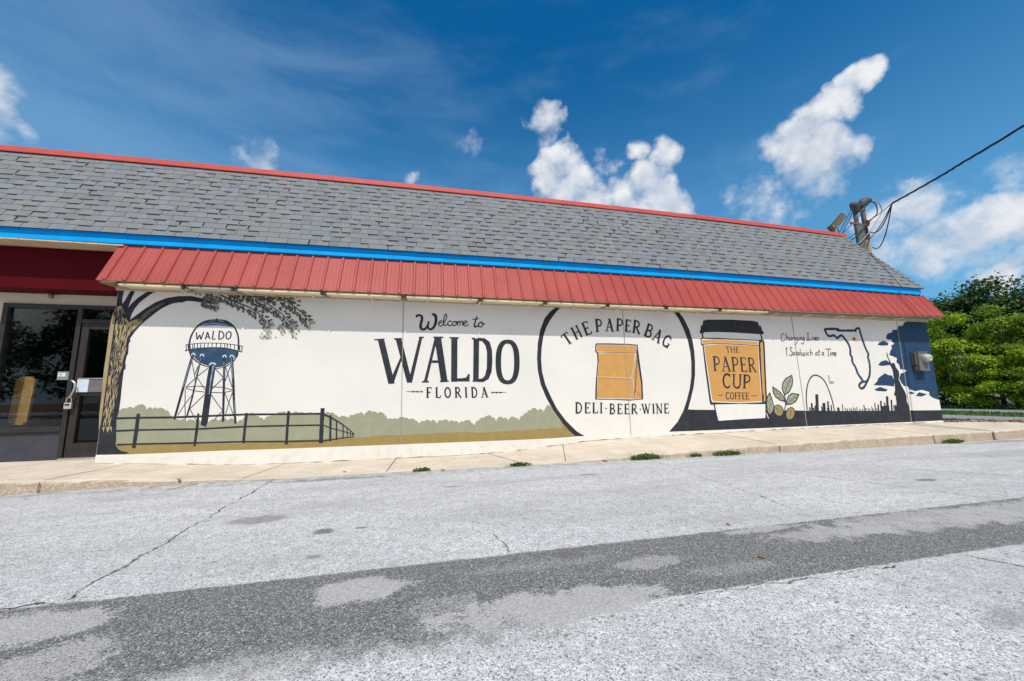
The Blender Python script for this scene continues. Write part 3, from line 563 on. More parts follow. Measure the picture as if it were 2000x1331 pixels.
2 0 -4197 1490 -1 -27 -3 -25 -7 -33 -1 1 2 31 3 30 5 22
2 0 -4285 1606 3 -27 0 -20 -3 -14 -2 -5 -3 26 0 18 3 21
2 0 -4205 693 2 -47 0 -21 -2 0 -2 -4 -3 -1 0 26 2 50
2 0 -4285 638 3 -12 0 -1 -3 -3 -2 5 -3 -4 0 3 3 16
2 0 -4284 1495 4 -13 0 -13 -4 -16 -4 6 -4 12 0 13 4 15
2 0 -4284 1325 4 -38 0 -30 -4 -36 -4 3 -4 35 0 30 4 35
2 0 -4283 1553 4 -15 0 -12 -5 -10 -4 -3 -5 11 0 15 4 8
2 0 -4284 1444 4 -23 0 -14 -4 -16 -4 -6 -4 20 0 21 4 13
2 0 -4285 786 3 -41 0 -40 -3 -36 -2 -3 -3 43 0 35 3 40
2 0 -4225 684 1 -32 -1 -25 -5 -8 -3 5 -1 1 1 26 4 32
2 0 -4285 2049 3 -17 -1 -27 -2 -21 -2 -1 -2 22 -1 25 3 25
2 0 -4179 1983 -3 -37 -6 -43 -9 -39 -3 -6 2 42 5 41 10 46
2 0 -4285 1272 3 -32 -1 -52 -2 -54 -2 3 -2 54 -1 48 3 30
2 0 -4153 1169 1 -27 -2 -27 -5 -36 -3 6 -1 22 1 28 6 31
2 0 -4096 1755 2 -31 -2 -20 -5 -30 -3 1 -2 29 1 27 5 21
2 0 -4252 1198 4 -43 0 -42 -4 -51 -4 5 -5 47 -1 43 5 46
2 0 -4284 2164 4 -33 -1 -26 -3 -33 -4 -4 -3 33 -1 30 4 33
2 0 -4284 1433 5 -33 -1 -31 -4 -33 -4 6 -4 29 -1 30 5 31
2 0 -4285 779 2 -36 0 -43 -2 -45 -2 -3 -2 41 0 47 2 41
2 0 -4144 1501 0 -15 -2 -13 -4 -17 -3 5 0 13 2 15 4 13
2 0 -4284 1355 2 -20 0 -16 -3 -13 -2 -4 -3 19 0 17 2 15
2 0 -4284 842 3 -37 0 -38 -3 -32 -4 3 -3 29 0 41 3 33
2 0 -4200 1291 1 -27 -4 -23 -5 -35 -3 2 -1 38 2 20 7 24
2 0 -4284 794 5 -28 -1 -22 -4 -29 -4 -4 -4 28 -1 31 5 22
2 0 -4284 2049 3 -40 -1 -37 -3 -40 -2 0 -3 39 -1 37 3 36
2 0 -4284 2052 3 -35 -1 -31 -3 -34 -2 1 -3 31 -1 39 3 31
2 0 -4284 1951 5 -22 -1 -28 -4 -31 -4 2 -4 29 -1 22 5 34
2 0 -4284 708 5 -42 -1 -40 -4 -1 -4 -1 -4 -1 -1 38 5 42
2 0 -4285 1931 2 -24 0 -24 -2 -25 -2 -3 -2 26 0 29 2 20
2 0 -4284 1375 3 -22 0 -28 -3 -20 -4 -1 -3 28 0 18 3 22
2 0 -4284 1548 5 -23 -1 -20 -4 -21 -4 5 -4 19 -1 19 5 16
2 0 -4165 668 4 -19 -1 -24 -4 0 -4 -2 -5 3 0 21 6 24
2 0 -4285 2308 3 -33 -1 -37 -2 -33 -2 0 -2 33 -1 34 3 36
2 0 -4111 2060 1 -21 -4 -30 -6 -20 -4 -5 -1 26 2 28 7 26
2 0 -4284 1531 3 -15 0 -27 -3 -18 -4 -2 -3 22 0 18 3 25
2 0 -4067 2101 1 -42 -11 -33 -13 -36 -3 -1 7 34 9 37 6 40
2 0 -4284 2221 4 -36 -1 -30 -3 -37 -4 0 -3 33 -1 35 4 39
2 0 -4178 1534 2 -21 -3 -19 -4 -24 -4 3 -1 24 1 14 5 20
2 0 -4284 2011 3 -37 -1 -34 -3 -34 -2 1 -3 33 -1 39 3 31
2 0 -4226 746 3 -29 -1 -22 -4 -25 -4 -6 -3 26 0 26 5 29
2 0 -4213 683 3 -45 -2 -13 -3 -6 -4 1 -3 1 0 16 5 43
2 0 -4284 2190 4 -23 0 -18 -4 -19 -4 -2 -4 26 0 17 4 17
2 0 -4284 1815 3 -13 0 -11 -3 -15 -4 0 -3 10 0 21 3 14
2 0 -4264 1722 3 -22 -2 -17 -4 -14 -3 -2 -2 15 0 23 4 11
2 0 -4210 896 1 -23 -2 -21 -5 -23 -4 0 -1 22 1 25 6 17
2 0 -4284 1036 5 -49 -1 -50 -4 -53 -4 0 -4 50 -1 52 5 51
2 0 -4284 1546 3 -9 -1 -12 -3 -8 -2 -6 -3 11 -1 14 3 16
2 0 -4284 2207 2 -21 0 -18 -3 -24 -2 1 -3 18 0 21 2 27
2 0 -4254 1393 2 -24 -2 -22 -5 -20 -3 6 -2 15 1 22 5 19
2 0 -4284 950 5 -57 -1 -42 -4 -51 -4 -2 -4 51 -1 45 5 61
2 0 -4284 1103 3 -40 0 -45 -3 -48 -4 4 -3 41 0 44 3 42
2 0 -4268 1369 4 -20 -1 -16 -4 -15 -3 4 -3 11 -1 17 4 17
2 0 -4181 2076 -2 -46 -5 -37 -7 -49 -4 0 1 46 5 38 8 47
2 0 -4284 1571 4 -30 -1 -33 -3 -29 -4 2 -3 32 -1 28 4 30
2 0 -4284 1358 5 -16 -1 -17 -4 -21 -4 -2 -4 17 -1 21 5 14
2 0 -4171 821 3 -25 -2 -18 -4 -29 -3 3 -2 19 0 23 4 22
2 0 -4284 1747 5 -28 -1 -36 -4 -33 -4 3 -4 33 -1 36 5 25
2 0 -4284 818 3 -51 0 -47 -3 -50 -4 0 -3 49 0 46 3 51
2 0 -4284 740 3 -26 0 -29 -3 -34 -4 2 -3 32 0 28 3 25
2 0 -4285 826 3 -33 -1 -20 -2 -30 -2 -4 -2 33 -1 26 3 29
2 0 -4285 639 3 -17 -1 1 -2 1 -2 -3 -2 3 -1 0 3 17
2 0 -4284 664 3 -20 0 -19 -3 -4 -4 -1 -3 0 0 21 3 23
2 0 -4285 1058 3 -27 0 -27 -3 -28 -2 -1 -3 28 0 29 3 22
2 0 -4219 1217 4 -48 -1 -49 -6 -44 -4 -6 -4 49 1 48 5 47
2 0 -4214 2328 9 -25 4 -31 2 -28 -3 -3 -7 33 -6 28 -2 27
2 0 -4285 1298 3 -20 -1 -14 -2 -19 -2 -7 -2 23 -1 24 3 17
2 0 -4165 1849 1 -39 -5 -38 -8 -42 -3 1 1 41 4 41 7 36
2 0 -4138 804 1 -36 -4 -37 -8 -41 -4 6 -1 32 3 39 8 38
2 0 -4284 1174 4 -42 -1 -52 -3 -39 -4 1 -3 40 -1 49 4 44
2 0 -4284 1724 4 -33 -1 -30 -3 -31 -4 -1 -3 34 -1 30 4 29
2 0 -4227 2302 5 -30 0 -21 -5 -28 -5 0 -3 28 -1 20 4 31
2 0 -4172 1237 4 -44 0 -37 -3 -40 -3 -1 -3 40 -2 37 3 41
2 0 -4158 1804 -1 -34 -5 -37 -8 -32 -4 -2 2 39 4 34 8 33
2 0 -4123 1963 -2 -36 -6 -40 -9 -43 -4 -2 1 44 5 38 10 41
2 0 -4285 946 2 -47 0 -44 -2 -41 -2 4 -2 37 0 42 2 43
2 0 -4138 1049 4 -33 1 -26 -2 -26 -2 -2 -4 28 -2 26 2 32
2 0 -4284 1445 5 -21 -1 -26 -4 -21 -4 3 -4 24 -1 17 5 24
2 0 -4140 1525 2 -21 -2 -29 -5 -25 -2 7 -2 24 1 18 5 29
2 0 -4112 1286 -2 -21 -5 -17 -6 -24 -3 7 2 18 4 18 7 15
2 0 -4284 1595 3 -24 -1 -31 -3 -29 -2 2 -3 24 -1 31 3 32
2 0 -4284 1849 5 -24 -1 -30 -4 -23 -4 -2 -4 23 -1 30 5 29
2 0 -4284 2302 3 -19 0 -21 -3 -21 -4 -5 -3 24 0 26 3 19
2 0 -4213 865 3 -27 -1 -26 -4 -24 -4 4 -3 25 0 23 5 21
2 0 -4236 1538 3 -16 -2 -15 -4 -10 -3 0 -3 9 1 20 4 18
2 0 -4242 1558 1 -18 -4 -15 -7 -21 -3 -5 -1 25 3 15 7 23
2 0 -4219 782 3 -36 0 -32 -3 -29 -3 0 -3 26 0 39 3 30
2 0 -4285 937 3 -55 0 -45 -3 -50 -2 1 -3 43 0 52 3 53
2 0 -4091 1871 0 -25 -5 -18 -9 -24 -4 -1 0 21 4 24 10 26
2 0 -4135 668 3 -28 -1 -21 -2 7 -4 0 -5 0 -1 7 5 36
2 0 -4240 2052 1 -31 -2 -18 -5 -26 -3 -2 -1 29 1 19 5 28
2 0 -4285 1500 3 -26 0 -31 -3 -25 -2 -4 -3 35 0 29 3 28
2 0 -4284 1619 4 -20 0 -25 -4 -17 -4 0 -4 20 0 16 4 26
2 0 -4284 1633 5 -30 -1 -27 -4 -31 -4 0 -4 31 -1 20 5 34
2 0 -4284 2119 4 -27 -1 -38 -3 -28 -4 0 -3 27 -1 32 4 36
2 0 -4254 806 4 -29 2 -31 0 -30 -2 5 -4 31 -2 26 0 31
2 0 -4228 1360 0 -21 -5 -25 -9 -29 -4 7 0 19 4 26 9 24
2 0 -4175 1500 3 -26 -3 -25 -6 -33 -5 5 -2 29 1 25 7 21
2 0 -4137 2252 11 -28 5 -28 1 -28 -4 1 -9 32 -7 25 -2 31
2 0 -4284 2228 4 -43 -1 -33 -3 -41 -4 -5 -3 41 -1 37 4 39
2 0 -4269 1988 3 -16 0 -26 -1 -22 -2 5 -3 17 0 24 1 22
2 0 -4284 1212 4 -48 -1 -50 -3 -42 -4 -4 -3 49 -1 46 4 43
2 0 -4202 2126 6 -29 0 -26 -5 -30 -3 -5 -2 29 -1 34 1 29
2 0 -4284 1927 2 -26 0 -21 -3 -23 -2 -2 -3 26 0 23 2 21
2 0 -4285 1294 3 -28 -1 -27 -2 -54 -2 4 -2 51 -1 24 3 28
2 0 -4118 1514 0 -25 -2 -35 -6 -29 -2 5 0 30 1 26 6 32
2 0 -4284 1481 5 -30 -1 -36 -4 -28 -4 -3 -4 37 -1 32 5 25
2 0 -4284 2112 5 -20 -1 -29 -4 -23 -4 2 -4 24 -1 24 5 28
2 0 -4284 1906 3 -45 -1 -42 -3 -39 -2 3 -3 37 -1 39 3 46
2 0 -4285 848 3 -24 -1 -22 -2 -27 -2 3 -2 22 -1 27 3 22
2 0 -4285 1454 2 -20 0 -11 -2 -16 -2 -3 -2 14 0 20 2 15
2 0 -4207 1117 4 -40 1 -29 -1 -34 -3 0 -4 35 -2 28 2 34
2 0 -4270 1222 4 -46 0 -41 -4 -42 -3 -5 -4 47 0 43 3 45
2 0 -4269 665 4 -21 -1 -18 -6 -2 -4 1 -4 1 0 18 5 17
2 0 -4163 1297 1 -18 -4 -16 -6 -17 -3 2 -1 14 3 14 6 18
2 0 -4285 1277 2 -14 0 -16 -2 -27 -2 6 -2 22 0 9 2 18
2 0 -4284 712 5 -39 -1 -46 -4 -7 -4 7 -4 7 -1 39 5 34
2 0 -4273 1806 -3 -20 -4 -12 -5 -19 -2 4 1 13 4 20 6 12
2 0 -4280 1023 4 -27 1 -34 0 -31 -2 6 -4 27 -2 35 0 23
2 0 -4276 2245 3 -22 -1 -24 -4 -31 -3 5 -2 25 0 23 4 27
2 0 -4244 1455 3 -15 -1 -13 -3 -14 -2 6 -1 7 -1 12 3 11
2 0 -4284 712 3 -32 -1 -24 -3 -29 -2 0 -3 33 -1 23 3 27
2 0 -4285 1143 3 -50 -1 -49 -2 -49 -2 -4 -2 52 -1 51 3 48
2 0 -4284 1574 3 -17 0 -14 -3 -14 -4 -5 -3 18 0 20 3 13
2 0 -4217 869 2 -25 -1 -24 -2 -27 -2 -2 -2 29 0 19 2 32
2 0 -4227 1247 2 -12 -1 -23 -4 -17 -3 -3 -3 20 0 24 6 15
2 0 -4179 1312 1 -21 -3 -28 -6 -20 -4 0 -1 20 1 28 7 22
2 0 -4192 2303 12 -44 7 -38 4 -42 -3 -3 -10 47 -8 38 -5 35
2 0 -4284 1890 5 -22 -1 -25 -4 -26 -4 1 -4 19 -1 31 5 23
2 0 -4285 646 3 -25 -1 5 -2 -4 -2 5 -2 -6 -1 0 3 27
2 0 -4284 700 3 -38 -1 -38 -3 -3 -2 3 -3 -4 -1 38 3 45
2 0 -4285 1254 3 -11 0 -23 -3 -24 -2 -3 -3 21 0 24 3 11
2 0 -4139 1365 2 -12 -1 -15 -5 -19 -3 -1 -2 19 1 19 5 15
2 0 -4262 635 6 -9 0 -6 -3 5 -5 -1 -5 -4 -2 6 3 9
2 0 -4284 1162 3 -24 -1 -27 -3 -28 -2 -6 -3 32 -1 29 3 27
2 0 -4164 1530 5 -17 -1 -16 -3 -15 -4 -2 -5 14 -1 16 4 18
2 0 -4284 1318 3 -25 0 -28 -3 -27 -4 0 -3 23 0 31 3 28
2 0 -4284 1235 3 -52 0 -60 -3 -56 -4 -4 -3 65 0 50 3 61
2 0 -4170 786 2 -30 -2 -29 -4 -36 -3 2 -2 27 0 34 5 33
2 0 -4109 1581 1 -20 -3 -27 -6 -25 -4 -5 -1 27 1 27 7 31
2 0 -4254 2183 4 -22 -1 -27 -5 -21 -4 -5 -4 29 0 22 5 25
2 0 -4281 1370 1 -19 0 -19 -4 -11 -4 -4 -4 20 0 18 7 18
2 0 -4284 1485 5 -26 -1 -14 -4 -21 -4 -3 -4 24 -1 15 5 21
2 0 -4284 744 3 -46 0 -43 -3 -35 -4 5 -3 28 0 43 3 47
2 0 -4284 1357 4 -18 -1 -17 -3 -22 -4 -2 -3 25 -1 18 4 21
2 0 -4158 833 0 -43 -3 -40 -6 -43 -3 -2 0 44 2 39 7 43
2 0 -4188 1825 2 -16 -3 -24 -5 -21 -3 3 -1 18 1 20 5 22
2 0 -4285 1032 3 -28 -1 -30 -2 -38 -2 4 -2 32 -1 29 3 27
2 0 -4283 1165 4 -44 -1 -43 -4 -52 -4 4 -4 47 -1 46 4 42
2 0 -4285 937 2 -46 0 -32 -2 -41 -2 2 -2 35 0 38 2 39
2 0 -4174 2041 1 -23 -4 -24 -6 -22 -4 1 0 19 2 23 7 24
2 0 -4285 1355 3 -20 -1 -28 -2 -20 -2 0 -2 23 -1 22 3 26
2 0 -4285 1710 3 -29 0 -32 -3 -31 -2 -1 -3 35 0 28 3 34
2 0 -4285 1252 3 -15 0 -17 -3 -22 -2 -2 -3 30 0 11 3 16
2 0 -4284 1621 3 -16 0 -14 -3 -17 -4 4 -3 10 0 15 3 16
2 0 -4284 828 5 -38 -1 -42 -4 -40 -4 3 -4 43 -1 35 5 40
2 0 -4191 1398 5 -20 -2 -21 -4 -19 -5 0 -4 20 0 14 5 20
2 0 -4284 1645 2 -31 0 -24 -3 -27 -2 3 -3 23 0 20 2 37
2 0 -4124 1176 2 -53 -1 -51 -3 -63 -2 3 -2 54 0 57 3 60
2 0 -4271 1423 3 -27 -2 -25 -5 -29 -4 -3 -2 29 0 23 6 28
2 0 -4249 2162 3 -35 0 -26 -1 -32 -2 -6 -3 34 -1 35 1 28
2 0 -4100 2045 -1 -25 -4 -30 -7 -32 -3 -1 0 29 4 34 7 24
2 0 -4167 1392 0 -18 -4 -15 -7 -11 -2 1 0 11 3 16 7 18
2 0 -4284 1619 2 -18 0 -19 -3 -25 -2 1 -3 22 0 16 2 23
2 0 -4239 1507 1 -15 -3 -10 -5 -19 -3 -2 0 14 2 22 5 13
2 0 -4285 1833 3 -36 0 -26 -3 -32 -2 -1 -3 28 0 31 3 35
2 0 -4284 1750 4 -21 0 -10 -4 -22 -4 -3 -4 19 0 16 4 23
2 0 -4284 1938 4 -38 -1 -30 -3 -29 -4 -1 -3 34 -1 28 4 29
2 0 -4285 2091 3 -41 -1 -35 -2 -37 -2 1 -2 38 -1 33 3 41
2 0 -4139 822 0 -21 -2 -18 -6 -15 -2 3 -1 15 2 20 6 14
2 0 -4285 1512 2 -27 0 -26 -2 -26 -2 3 -2 21 0 24 2 27
2 0 -4284 1103 3 -27 0 -27 -3 -22 -4 -6 -3 30 0 28 3 19
2 0 -4284 780 3 -24 -1 -26 -3 -31 -2 -1 -3 25 -1 29 3 27
2 0 -4284 982 4 -22 -1 -33 -3 -28 -4 3 -3 25 -1 29 4 24
2 0 -4284 2139 4 -45 0 -37 -4 -50 -4 2 -4 47 0 38 4 43
2 0 -4285 878 2 -25 0 -25 -2 -20 -2 1 -2 20 0 28 2 24
2 0 -4284 1704 2 -18 0 -17 -3 -14 -2 2 -3 16 0 14 2 16
2 0 -4216 1879 4 -20 -1 -14 -4 -13 -4 -5 -3 20 -1 18 4 14
2 0 -4224 2189 5 -39 -2 -32 -7 -45 -4 3 -2 41 0 33 5 38
2 0 -4284 1559 3 -20 0 -28 -3 -29 -4 -1 -3 26 0 28 3 24
2 0 -4284 1344 5 -28 -1 -20 -4 -24 -4 -5 -4 26 -1 28 5 25
2 0 -4143 1830 0 -25 -5 -23 -8 -28 -3 -5 0 32 4 24 8 27
2 0 -4271 2176 -2 -28 -6 -29 -5 -33 -4 1 0 27 5 34 8 23
2 0 -4284 2220 3 -40 -1 -34 -3 -39 -2 -5 -3 47 -1 36 3 38
2 0 -4088 1745 1 -34 -4 -29 -8 -28 -4 1 -1 32 2 26 9 35
2 0 -4184 1812 -3 -18 -6 -15 -7 -21 -2 -1 3 22 5 13 8 13
2 0 -4284 1144 4 -51 0 -57 -4 -51 -4 -7 -4 62 0 49 4 57
2 0 -4121 1539 0 -10 -2 -11 -4 -15 -2 -1 -1 9 2 12 4 19
2 0 -4285 1260 2 -32 0 -43 -2 -47 -2 1 -2 41 0 45 2 34
2 0 -4152 1257 1 -17 -3 -37 -6 -37 -5 -3 -2 37 1 37 9 17
2 0 -4284 1580 5 -24 -1 -20 -4 -28 -4 2 -4 27 -1 22 5 22
2 0 -4135 1359 -1 -25 -6 -31 -8 -31 -3 3 2 25 5 29 8 31
2 0 -4151 1337 2 -20 -2 -29 -6 -21 -4 0 -2 22 2 29 6 22
2 0 -4284 1607 5 -26 -1 -20 -4 -27 -4 1 -4 24 -1 27 5 20
2 0 -4253 1543 3 -18 -1 -13 -2 -20 -2 -3 -2 24 -1 14 3 17
2 0 -4161 1421 0 -10 -5 -14 -6 -12 -3 -4 1 15 3 12 7 15
2 0 -4284 1875 5 -39 -1 -36 -4 -37 -4 -2 -4 38 -1 32 5 38
2 0 -4267 2163 1 -22 -4 -20 -7 -24 -4 1 0 19 3 24 7 28
2 0 -4182 2222 7 -31 1 -29 -3 -29 -4 1 -5 32 -3 24 2 28
2 0 -4235 2112 0 -18 -4 -25 -7 -22 -3 -2 0 22 3 24 7 23
2 0 -4284 1306 3 -30 -1 -23 -3 -39 -2 5 -3 36 -1 22 3 22
2 0 -4284 1175 4 -49 -1 -51 -3 -46 -4 -4 -3 53 -1 46 4 51
2 0 -4285 1697 2 -15 0 -15 -2 -15 -2 2 -2 15 0 17 2 17
2 0 -4284 1424 4 -16 -1 -21 -3 -25 -4 3 -3 17 -1 24 4 15
2 0 -4284 1191 4 -47 0 -54 -4 -59 -4 2 -4 59 0 45 4 59
2 0 -4284 1532 4 -20 0 -19 -4 -16 -4 1 -4 18 0 21 4 14
2 0 -4285 1349 2 -17 0 -12 -2 -19 -2 -1 -2 15 0 16 2 17
2 0 -4284 1122 4 -46 -1 -42 -3 -51 -4 -1 -3 50 -1 47 4 47
2 0 -4264 1583 3 -19 -1 -15 -6 -14 -4 -3 -4 21 1 10 5 21
2 0 -4284 774 4 -22 -1 -24 -3 -21 -4 0 -3 21 -1 26 4 25
2 0 -4260 1610 6 -21 0 -19 -3 -26 -4 4 -5 18 -1 17 3 25
2 0 -4165 2249 6 -22 1 -14 -4 -20 -4 1 -5 14 -2 22 3 19
2 0 -4285 1551 3 -21 -1 -25 -2 -27 -2 0 -2 27 -1 25 3 21
2 0 -4218 1960 1 -23 -2 -23 -5 -30 -3 2 -1 25 1 21 5 25
2 0 -4284 1025 5 -33 -1 -32 -4 -37 -4 5 -4 34 -1 32 5 29
2 0 -4284 652 3 -19 0 -9 -3 -2 -4 1 -3 0 0 13 3 22
2 0 -4285 1355 3 -17 -1 -14 -2 -18 -2 -1 -2 14 -1 22 3 12
2 0 -4285 1087 3 -32 0 -38 -3 -34 -2 -1 -3 39 0 31 3 39
2 0 -4130 2077 -1 -28 -5 -35 -6 -38 -3 0 1 38 4 28 7 39
2 0 -4285 1306 2 -23 0 -21 -2 -17 -2 -5 -2 26 0 21 2 21
2 0 -4284 1684 5 -20 -1 -17 -4 -9 -4 -2 -4 12 -1 20 5 15
2 0 -4133 840 0 -34 -4 -33 -7 -29 -3 -3 0 29 4 36 7 28
2 0 -4285 2283 3 -18 -1 -25 -2 -18 -2 4 -2 15 -1 25 3 11
2 0 -4284 1629 5 -23 -1 -19 -4 -15 -4 -4 -4 18 -1 18 5 24
2 0 -4284 2173 4 -31 -1 -26 -3 -30 -4 4 -3 25 -1 31 4 27
2 0 -4241 1000 3 -55 0 -57 -2 -49 -2 1 -2 47 -1 55 1 55
2 0 -4156 1305 0 -34 -2 -29 -2 -56 -2 -4 -2 61 1 33 5 28
2 0 -4148 1311 2 -14 -1 -20 -4 -24 -3 5 -2 18 0 21 4 15
2 0 -4114 1243 2 -25 0 -28 -1 -32 -3 3 -3 28 -1 33 3 24
2 0 -4233 1282 0 -14 -3 -18 -5 -17 -3 4 -1 12 2 21 6 16
2 0 -4260 1460 0 -12 -2 -15 -5 -16 -2 -2 1 14 2 17 4 15
2 0 -4185 828 4 -25 0 -27 -5 -26 -4 3 -4 23 -1 28 5 27
2 0 -4284 1391 5 -34 -1 -33 -4 -32 -4 -1 -4 35 -1 29 5 34
2 0 -4186 1562 4 -26 -1 -20 -3 -14 -4 -1 -3 17 -1 18 4 21
2 0 -4284 2303 4 -27 -1 -30 -3 -24 -4 -7 -3 29 -1 26 4 30
2 0 -4284 1532 4 -15 0 -17 -4 -16 -4 -1 -4 20 0 16 4 14
2 0 -4190 821 1 -36 -3 -41 -5 -38 -3 0 0 38 2 39 5 33
2 0 -4284 2268 5 -28 -1 -32 -4 -25 -4 -3 -4 31 -1 27 5 35
2 0 -4179 2154 6 -31 4 -34 -5 -39 -2 4 0 36 -4 33 -1 33
2 0 -4285 974 2 -29 0 -31 -2 -33 -2 -1 -2 29 0 30 2 35
2 0 -4284 1220 4 -50 0 -43 -4 -44 -4 -1 -4 45 0 49 4 43
2 0 -4284 1577 4 -23 0 -17 -4 -22 -4 0 -4 20 0 19 4 20
2 0 -4284 766 5 -49 -1 -45 -4 -39 -4 -8 -4 52 -1 40 5 46
2 0 -4284 2019 5 -40 -1 -31 -4 -35 -4 -5 -4 39 -1 32 5 39
2 0 -4283 1272 2 -19 0 -18 -3 -33 -4 -5 -3 36 0 16 4 20
2 0 -4285 1506 2 -15 0 -15 -2 -12 -2 2 -2 17 0 6 2 16
2 0 -4283 2213 4 -38 0 -36 -5 -39 -4 0 -5 37 0 39 4 40
2 0 -4262 1478 1 -30 -5 -26 -9 -37 -3 3 2 32 3 33 7 24
2 0 -4284 1770 5 -18 -1 -15 -4 -20 -4 0 -4 13 -1 21 5 18
2 0 -4107 1826 -1 -31 -3 -27 -7 -30 -3 5 1 24 3 30 6 25
2 0 -4231 2040 3 -36 0 -39 -2 -43 -2 -1 -3 45 -1 37 2 38
2 0 -4284 1766 3 -20 0 -16 -3 -23 -4 1 -3 15 0 23 3 20
2 0 -4284 1632 4 -20 0 -19 -4 -15 -4 1 -4 17 0 13 4 18
2 0 -4284 1672 5 -34 -1 -37 -4 -24 -4 2 -4 25 -1 32 5 29
2 0 -4273 776 5 -46 0 -47 -4 -49 -4 2 -4 48 -1 45 4 48
2 0 -4284 1531 3 -30 -1 -20 -3 -28 -2 0 -3 29 -1 19 3 26
2 0 -4210 685 4 -25 -1 -12 -4 -20 -4 0 -3 13 -1 18 5 24
2 0 -4284 2105 3 -43 0 -36 -3 -46 -4 0 -3 41 0 42 3 38
2 0 -4273 1488 1 -23 -3 -21 -6 -22 -2 -1 0 28 2 21 5 16
2 0 -4285 918 3 -50 0 -48 -3 -44 -2 2 -3 44 0 48 3 46
2 0 -4284 1672 5 -20 -1 -16 -4 -22 -4 -2 -4 23 -1 19 5 12
2 0 -4239 1325 2 -12 -1 -21 -2 -11 -2 0 -2 11 0 19 3 14
2 0 -4232 2258 5 -20 0 -23 -4 -29 -5 5 -4 20 -1 21 4 22
2 0 -4075 1848 -1 -15 -4 -18 -7 -12 -2 3 2 15 3 8 7 21
2 0 -4178 2047 1 -19 -1 -19 -3 -22 -2 1 -1 19 1 20 3 14
2 0 -4164 1097 3 -48 -1 -55 -5 -57 -3 5 -2 55 0 52 5 52
2 0 -4162 1403 0 -23 -5 -23 -8 -19 -4 -1 0 19 4 23 8 24
2 0 -4151 736 2 -25 -3 -24 -7 -20 -4 1 -2 19 2 25 7 29
2 0 -4284 2093 2 -34 0 -39 -3 -45 -2 4 -3 40 0 36 2 42
2 0 -4284 1094 4 -36 0 -40 -4 -40 -4 5 -4 35 0 36 4 42
2 0 -4284 1560 3 -24 0 -25 -3 -34 -4 6 -3 26 0 27 3 30
2 0 -4279 2257 3 -35 -2 -39 -6 -37 -4 1 -2 39 1 36 5 41
2 0 -4202 1246 4 -42 1 -41 -2 -50 -3 4 -5 44 -2 45 3 40
2 0 -4215 1407 -1 -28 -5 -28 -9 -29 -3 -2 1 36 4 24 9 27
2 0 -4267 1733 0 -18 -3 -20 -6 -18 -2 -4 0 21 3 19 5 21
2 0 -4285 1994 3 -29 -1 -17 -2 -28 -2 3 -2 22 -1 23 3 23
2 0 -4113 1588 2 -24 -1 -25 -4 -33 -3 2 -3 30 1 28 4 24
2 0 -4284 1076 2 -27 0 -34 -3 -27 -2 -1 -3 27 0 34 2 31
2 0 -4284 1393 5 -11 -1 -21 -4 -10 -4 -3 -4 18 -1 12 5 14
2 0 -4285 878 2 -23 0 -19 -2 -24 -2 -3 -2 27 0 15 2 20
2 0 -4165 1440 1 -23 -1 -22 -3 -21 -1 1 -2 22 1 24 2 20
2 0 -4285 1408 3 -29 0 -36 -3 -25 -2 -6 -3 35 0 33 3 26
2 0 -4189 1844 2 -10 -4 -19 -8 -12 -5 -4 0 20 4 8 7 16
2 0 -4183 1568 4 -13 -1 -12 -4 -20 -4 -2 -3 23 0 16 4 8
2 0 -4284 693 4 -23 0 -18 -4 -17 -4 3 -4 20 0 11 4 21
2 0 -4284 1814 5 -34 -1 -33 -4 -42 -4 7 -4 35 -1 34 5 35
2 0 -4284 1319 3 -36 -1 -28 -3 -43 -2 3 -3 36 -1 31 3 35
2 0 -4284 1738 4 -30 -1 -31 -3 -40 -4 5 -3 29 -1 34 4 37
2 0 -4283 2106 4 -21 0 -20 -5 -19 -4 -3 -5 21 0 21 4 25
2 0 -4267 1852 3 -26 -3 -28 -7 -23 -3 7 -1 23 3 23 4 22
2 0 -4232 1070 6 -38 1 -31 -3 -40 -4 3 -6 33 -2 39 3 34
2 0 -4142 2185 9 -27 4 -18 1 -23 -4 6 -9 19 -6 20 0 19
2 0 -4132 719 -1 -41 -4 -41 -4 -16 -3 2 0 15 4 45 6 35
2 0 -4285 1403 3 -19 0 -26 -3 -25 -2 0 -3 21 0 28 3 20
2 0 -4178 712 3 -36 0 -34 -4 -18 -3 -1 -3 19 0 34 3 38
2 0 -4284 1884 3 -16 0 -18 -3 -20 -4 -4 -3 23 0 16 3 23
2 0 -4284 1240 4 -52 -1 -46 -3 -53 -4 -7 -3 53 -1 60 4 47
2 0 -4198 1400 2 -16 -3 -18 -6 -10 -4 1 -1 12 2 13 6 18
2 0 -4284 1785 5 -17 -1 -26 -4 -19 -4 -5 -4 22 -1 25 5 26
2 0 -4284 1278 5 -33 -1 -39 -4 -56 -4 6 -4 47 -1 42 5 28
2 0 -4143 1254 3 -20 -1 -19 -4 -17 -3 -6 -4 25 0 25 5 9
2 0 -4182 1131 4 -28 0 -21 -2 -25 -2 -5 -4 28 -2 27 2 23
2 0 -4284 1015 4 -22 -1 -29 -3 -22 -4 4 -3 18 -1 29 4 21
2 0 -4160 2104 8 -18 -2 -28 -6 -22 -4 1 -2 21 1 24 1 22
2 0 -4284 1437 3 -22 0 -30 -3 -30 -4 -1 -3 29 0 25 3 27
2 0 -4284 929 4 -48 0 -37 -4 -42 -4 0 -4 39 0 38 4 51
2 0 -4284 1392 4 -17 0 -17 -4 -24 -4 6 -4 15 0 17 4 19
2 0 -4284 962 4 -54 0 -50 -4 -50 -4 -1 -4 48 0 53 4 55
2 0 -4155 1388 -2 -27 -4 -21 -7 -19 -2 5 2 20 4 22 7 16
2 0 -4206 1532 0 -31 -4 -35 -7 -33 -3 7 0 30 3 32 7 25
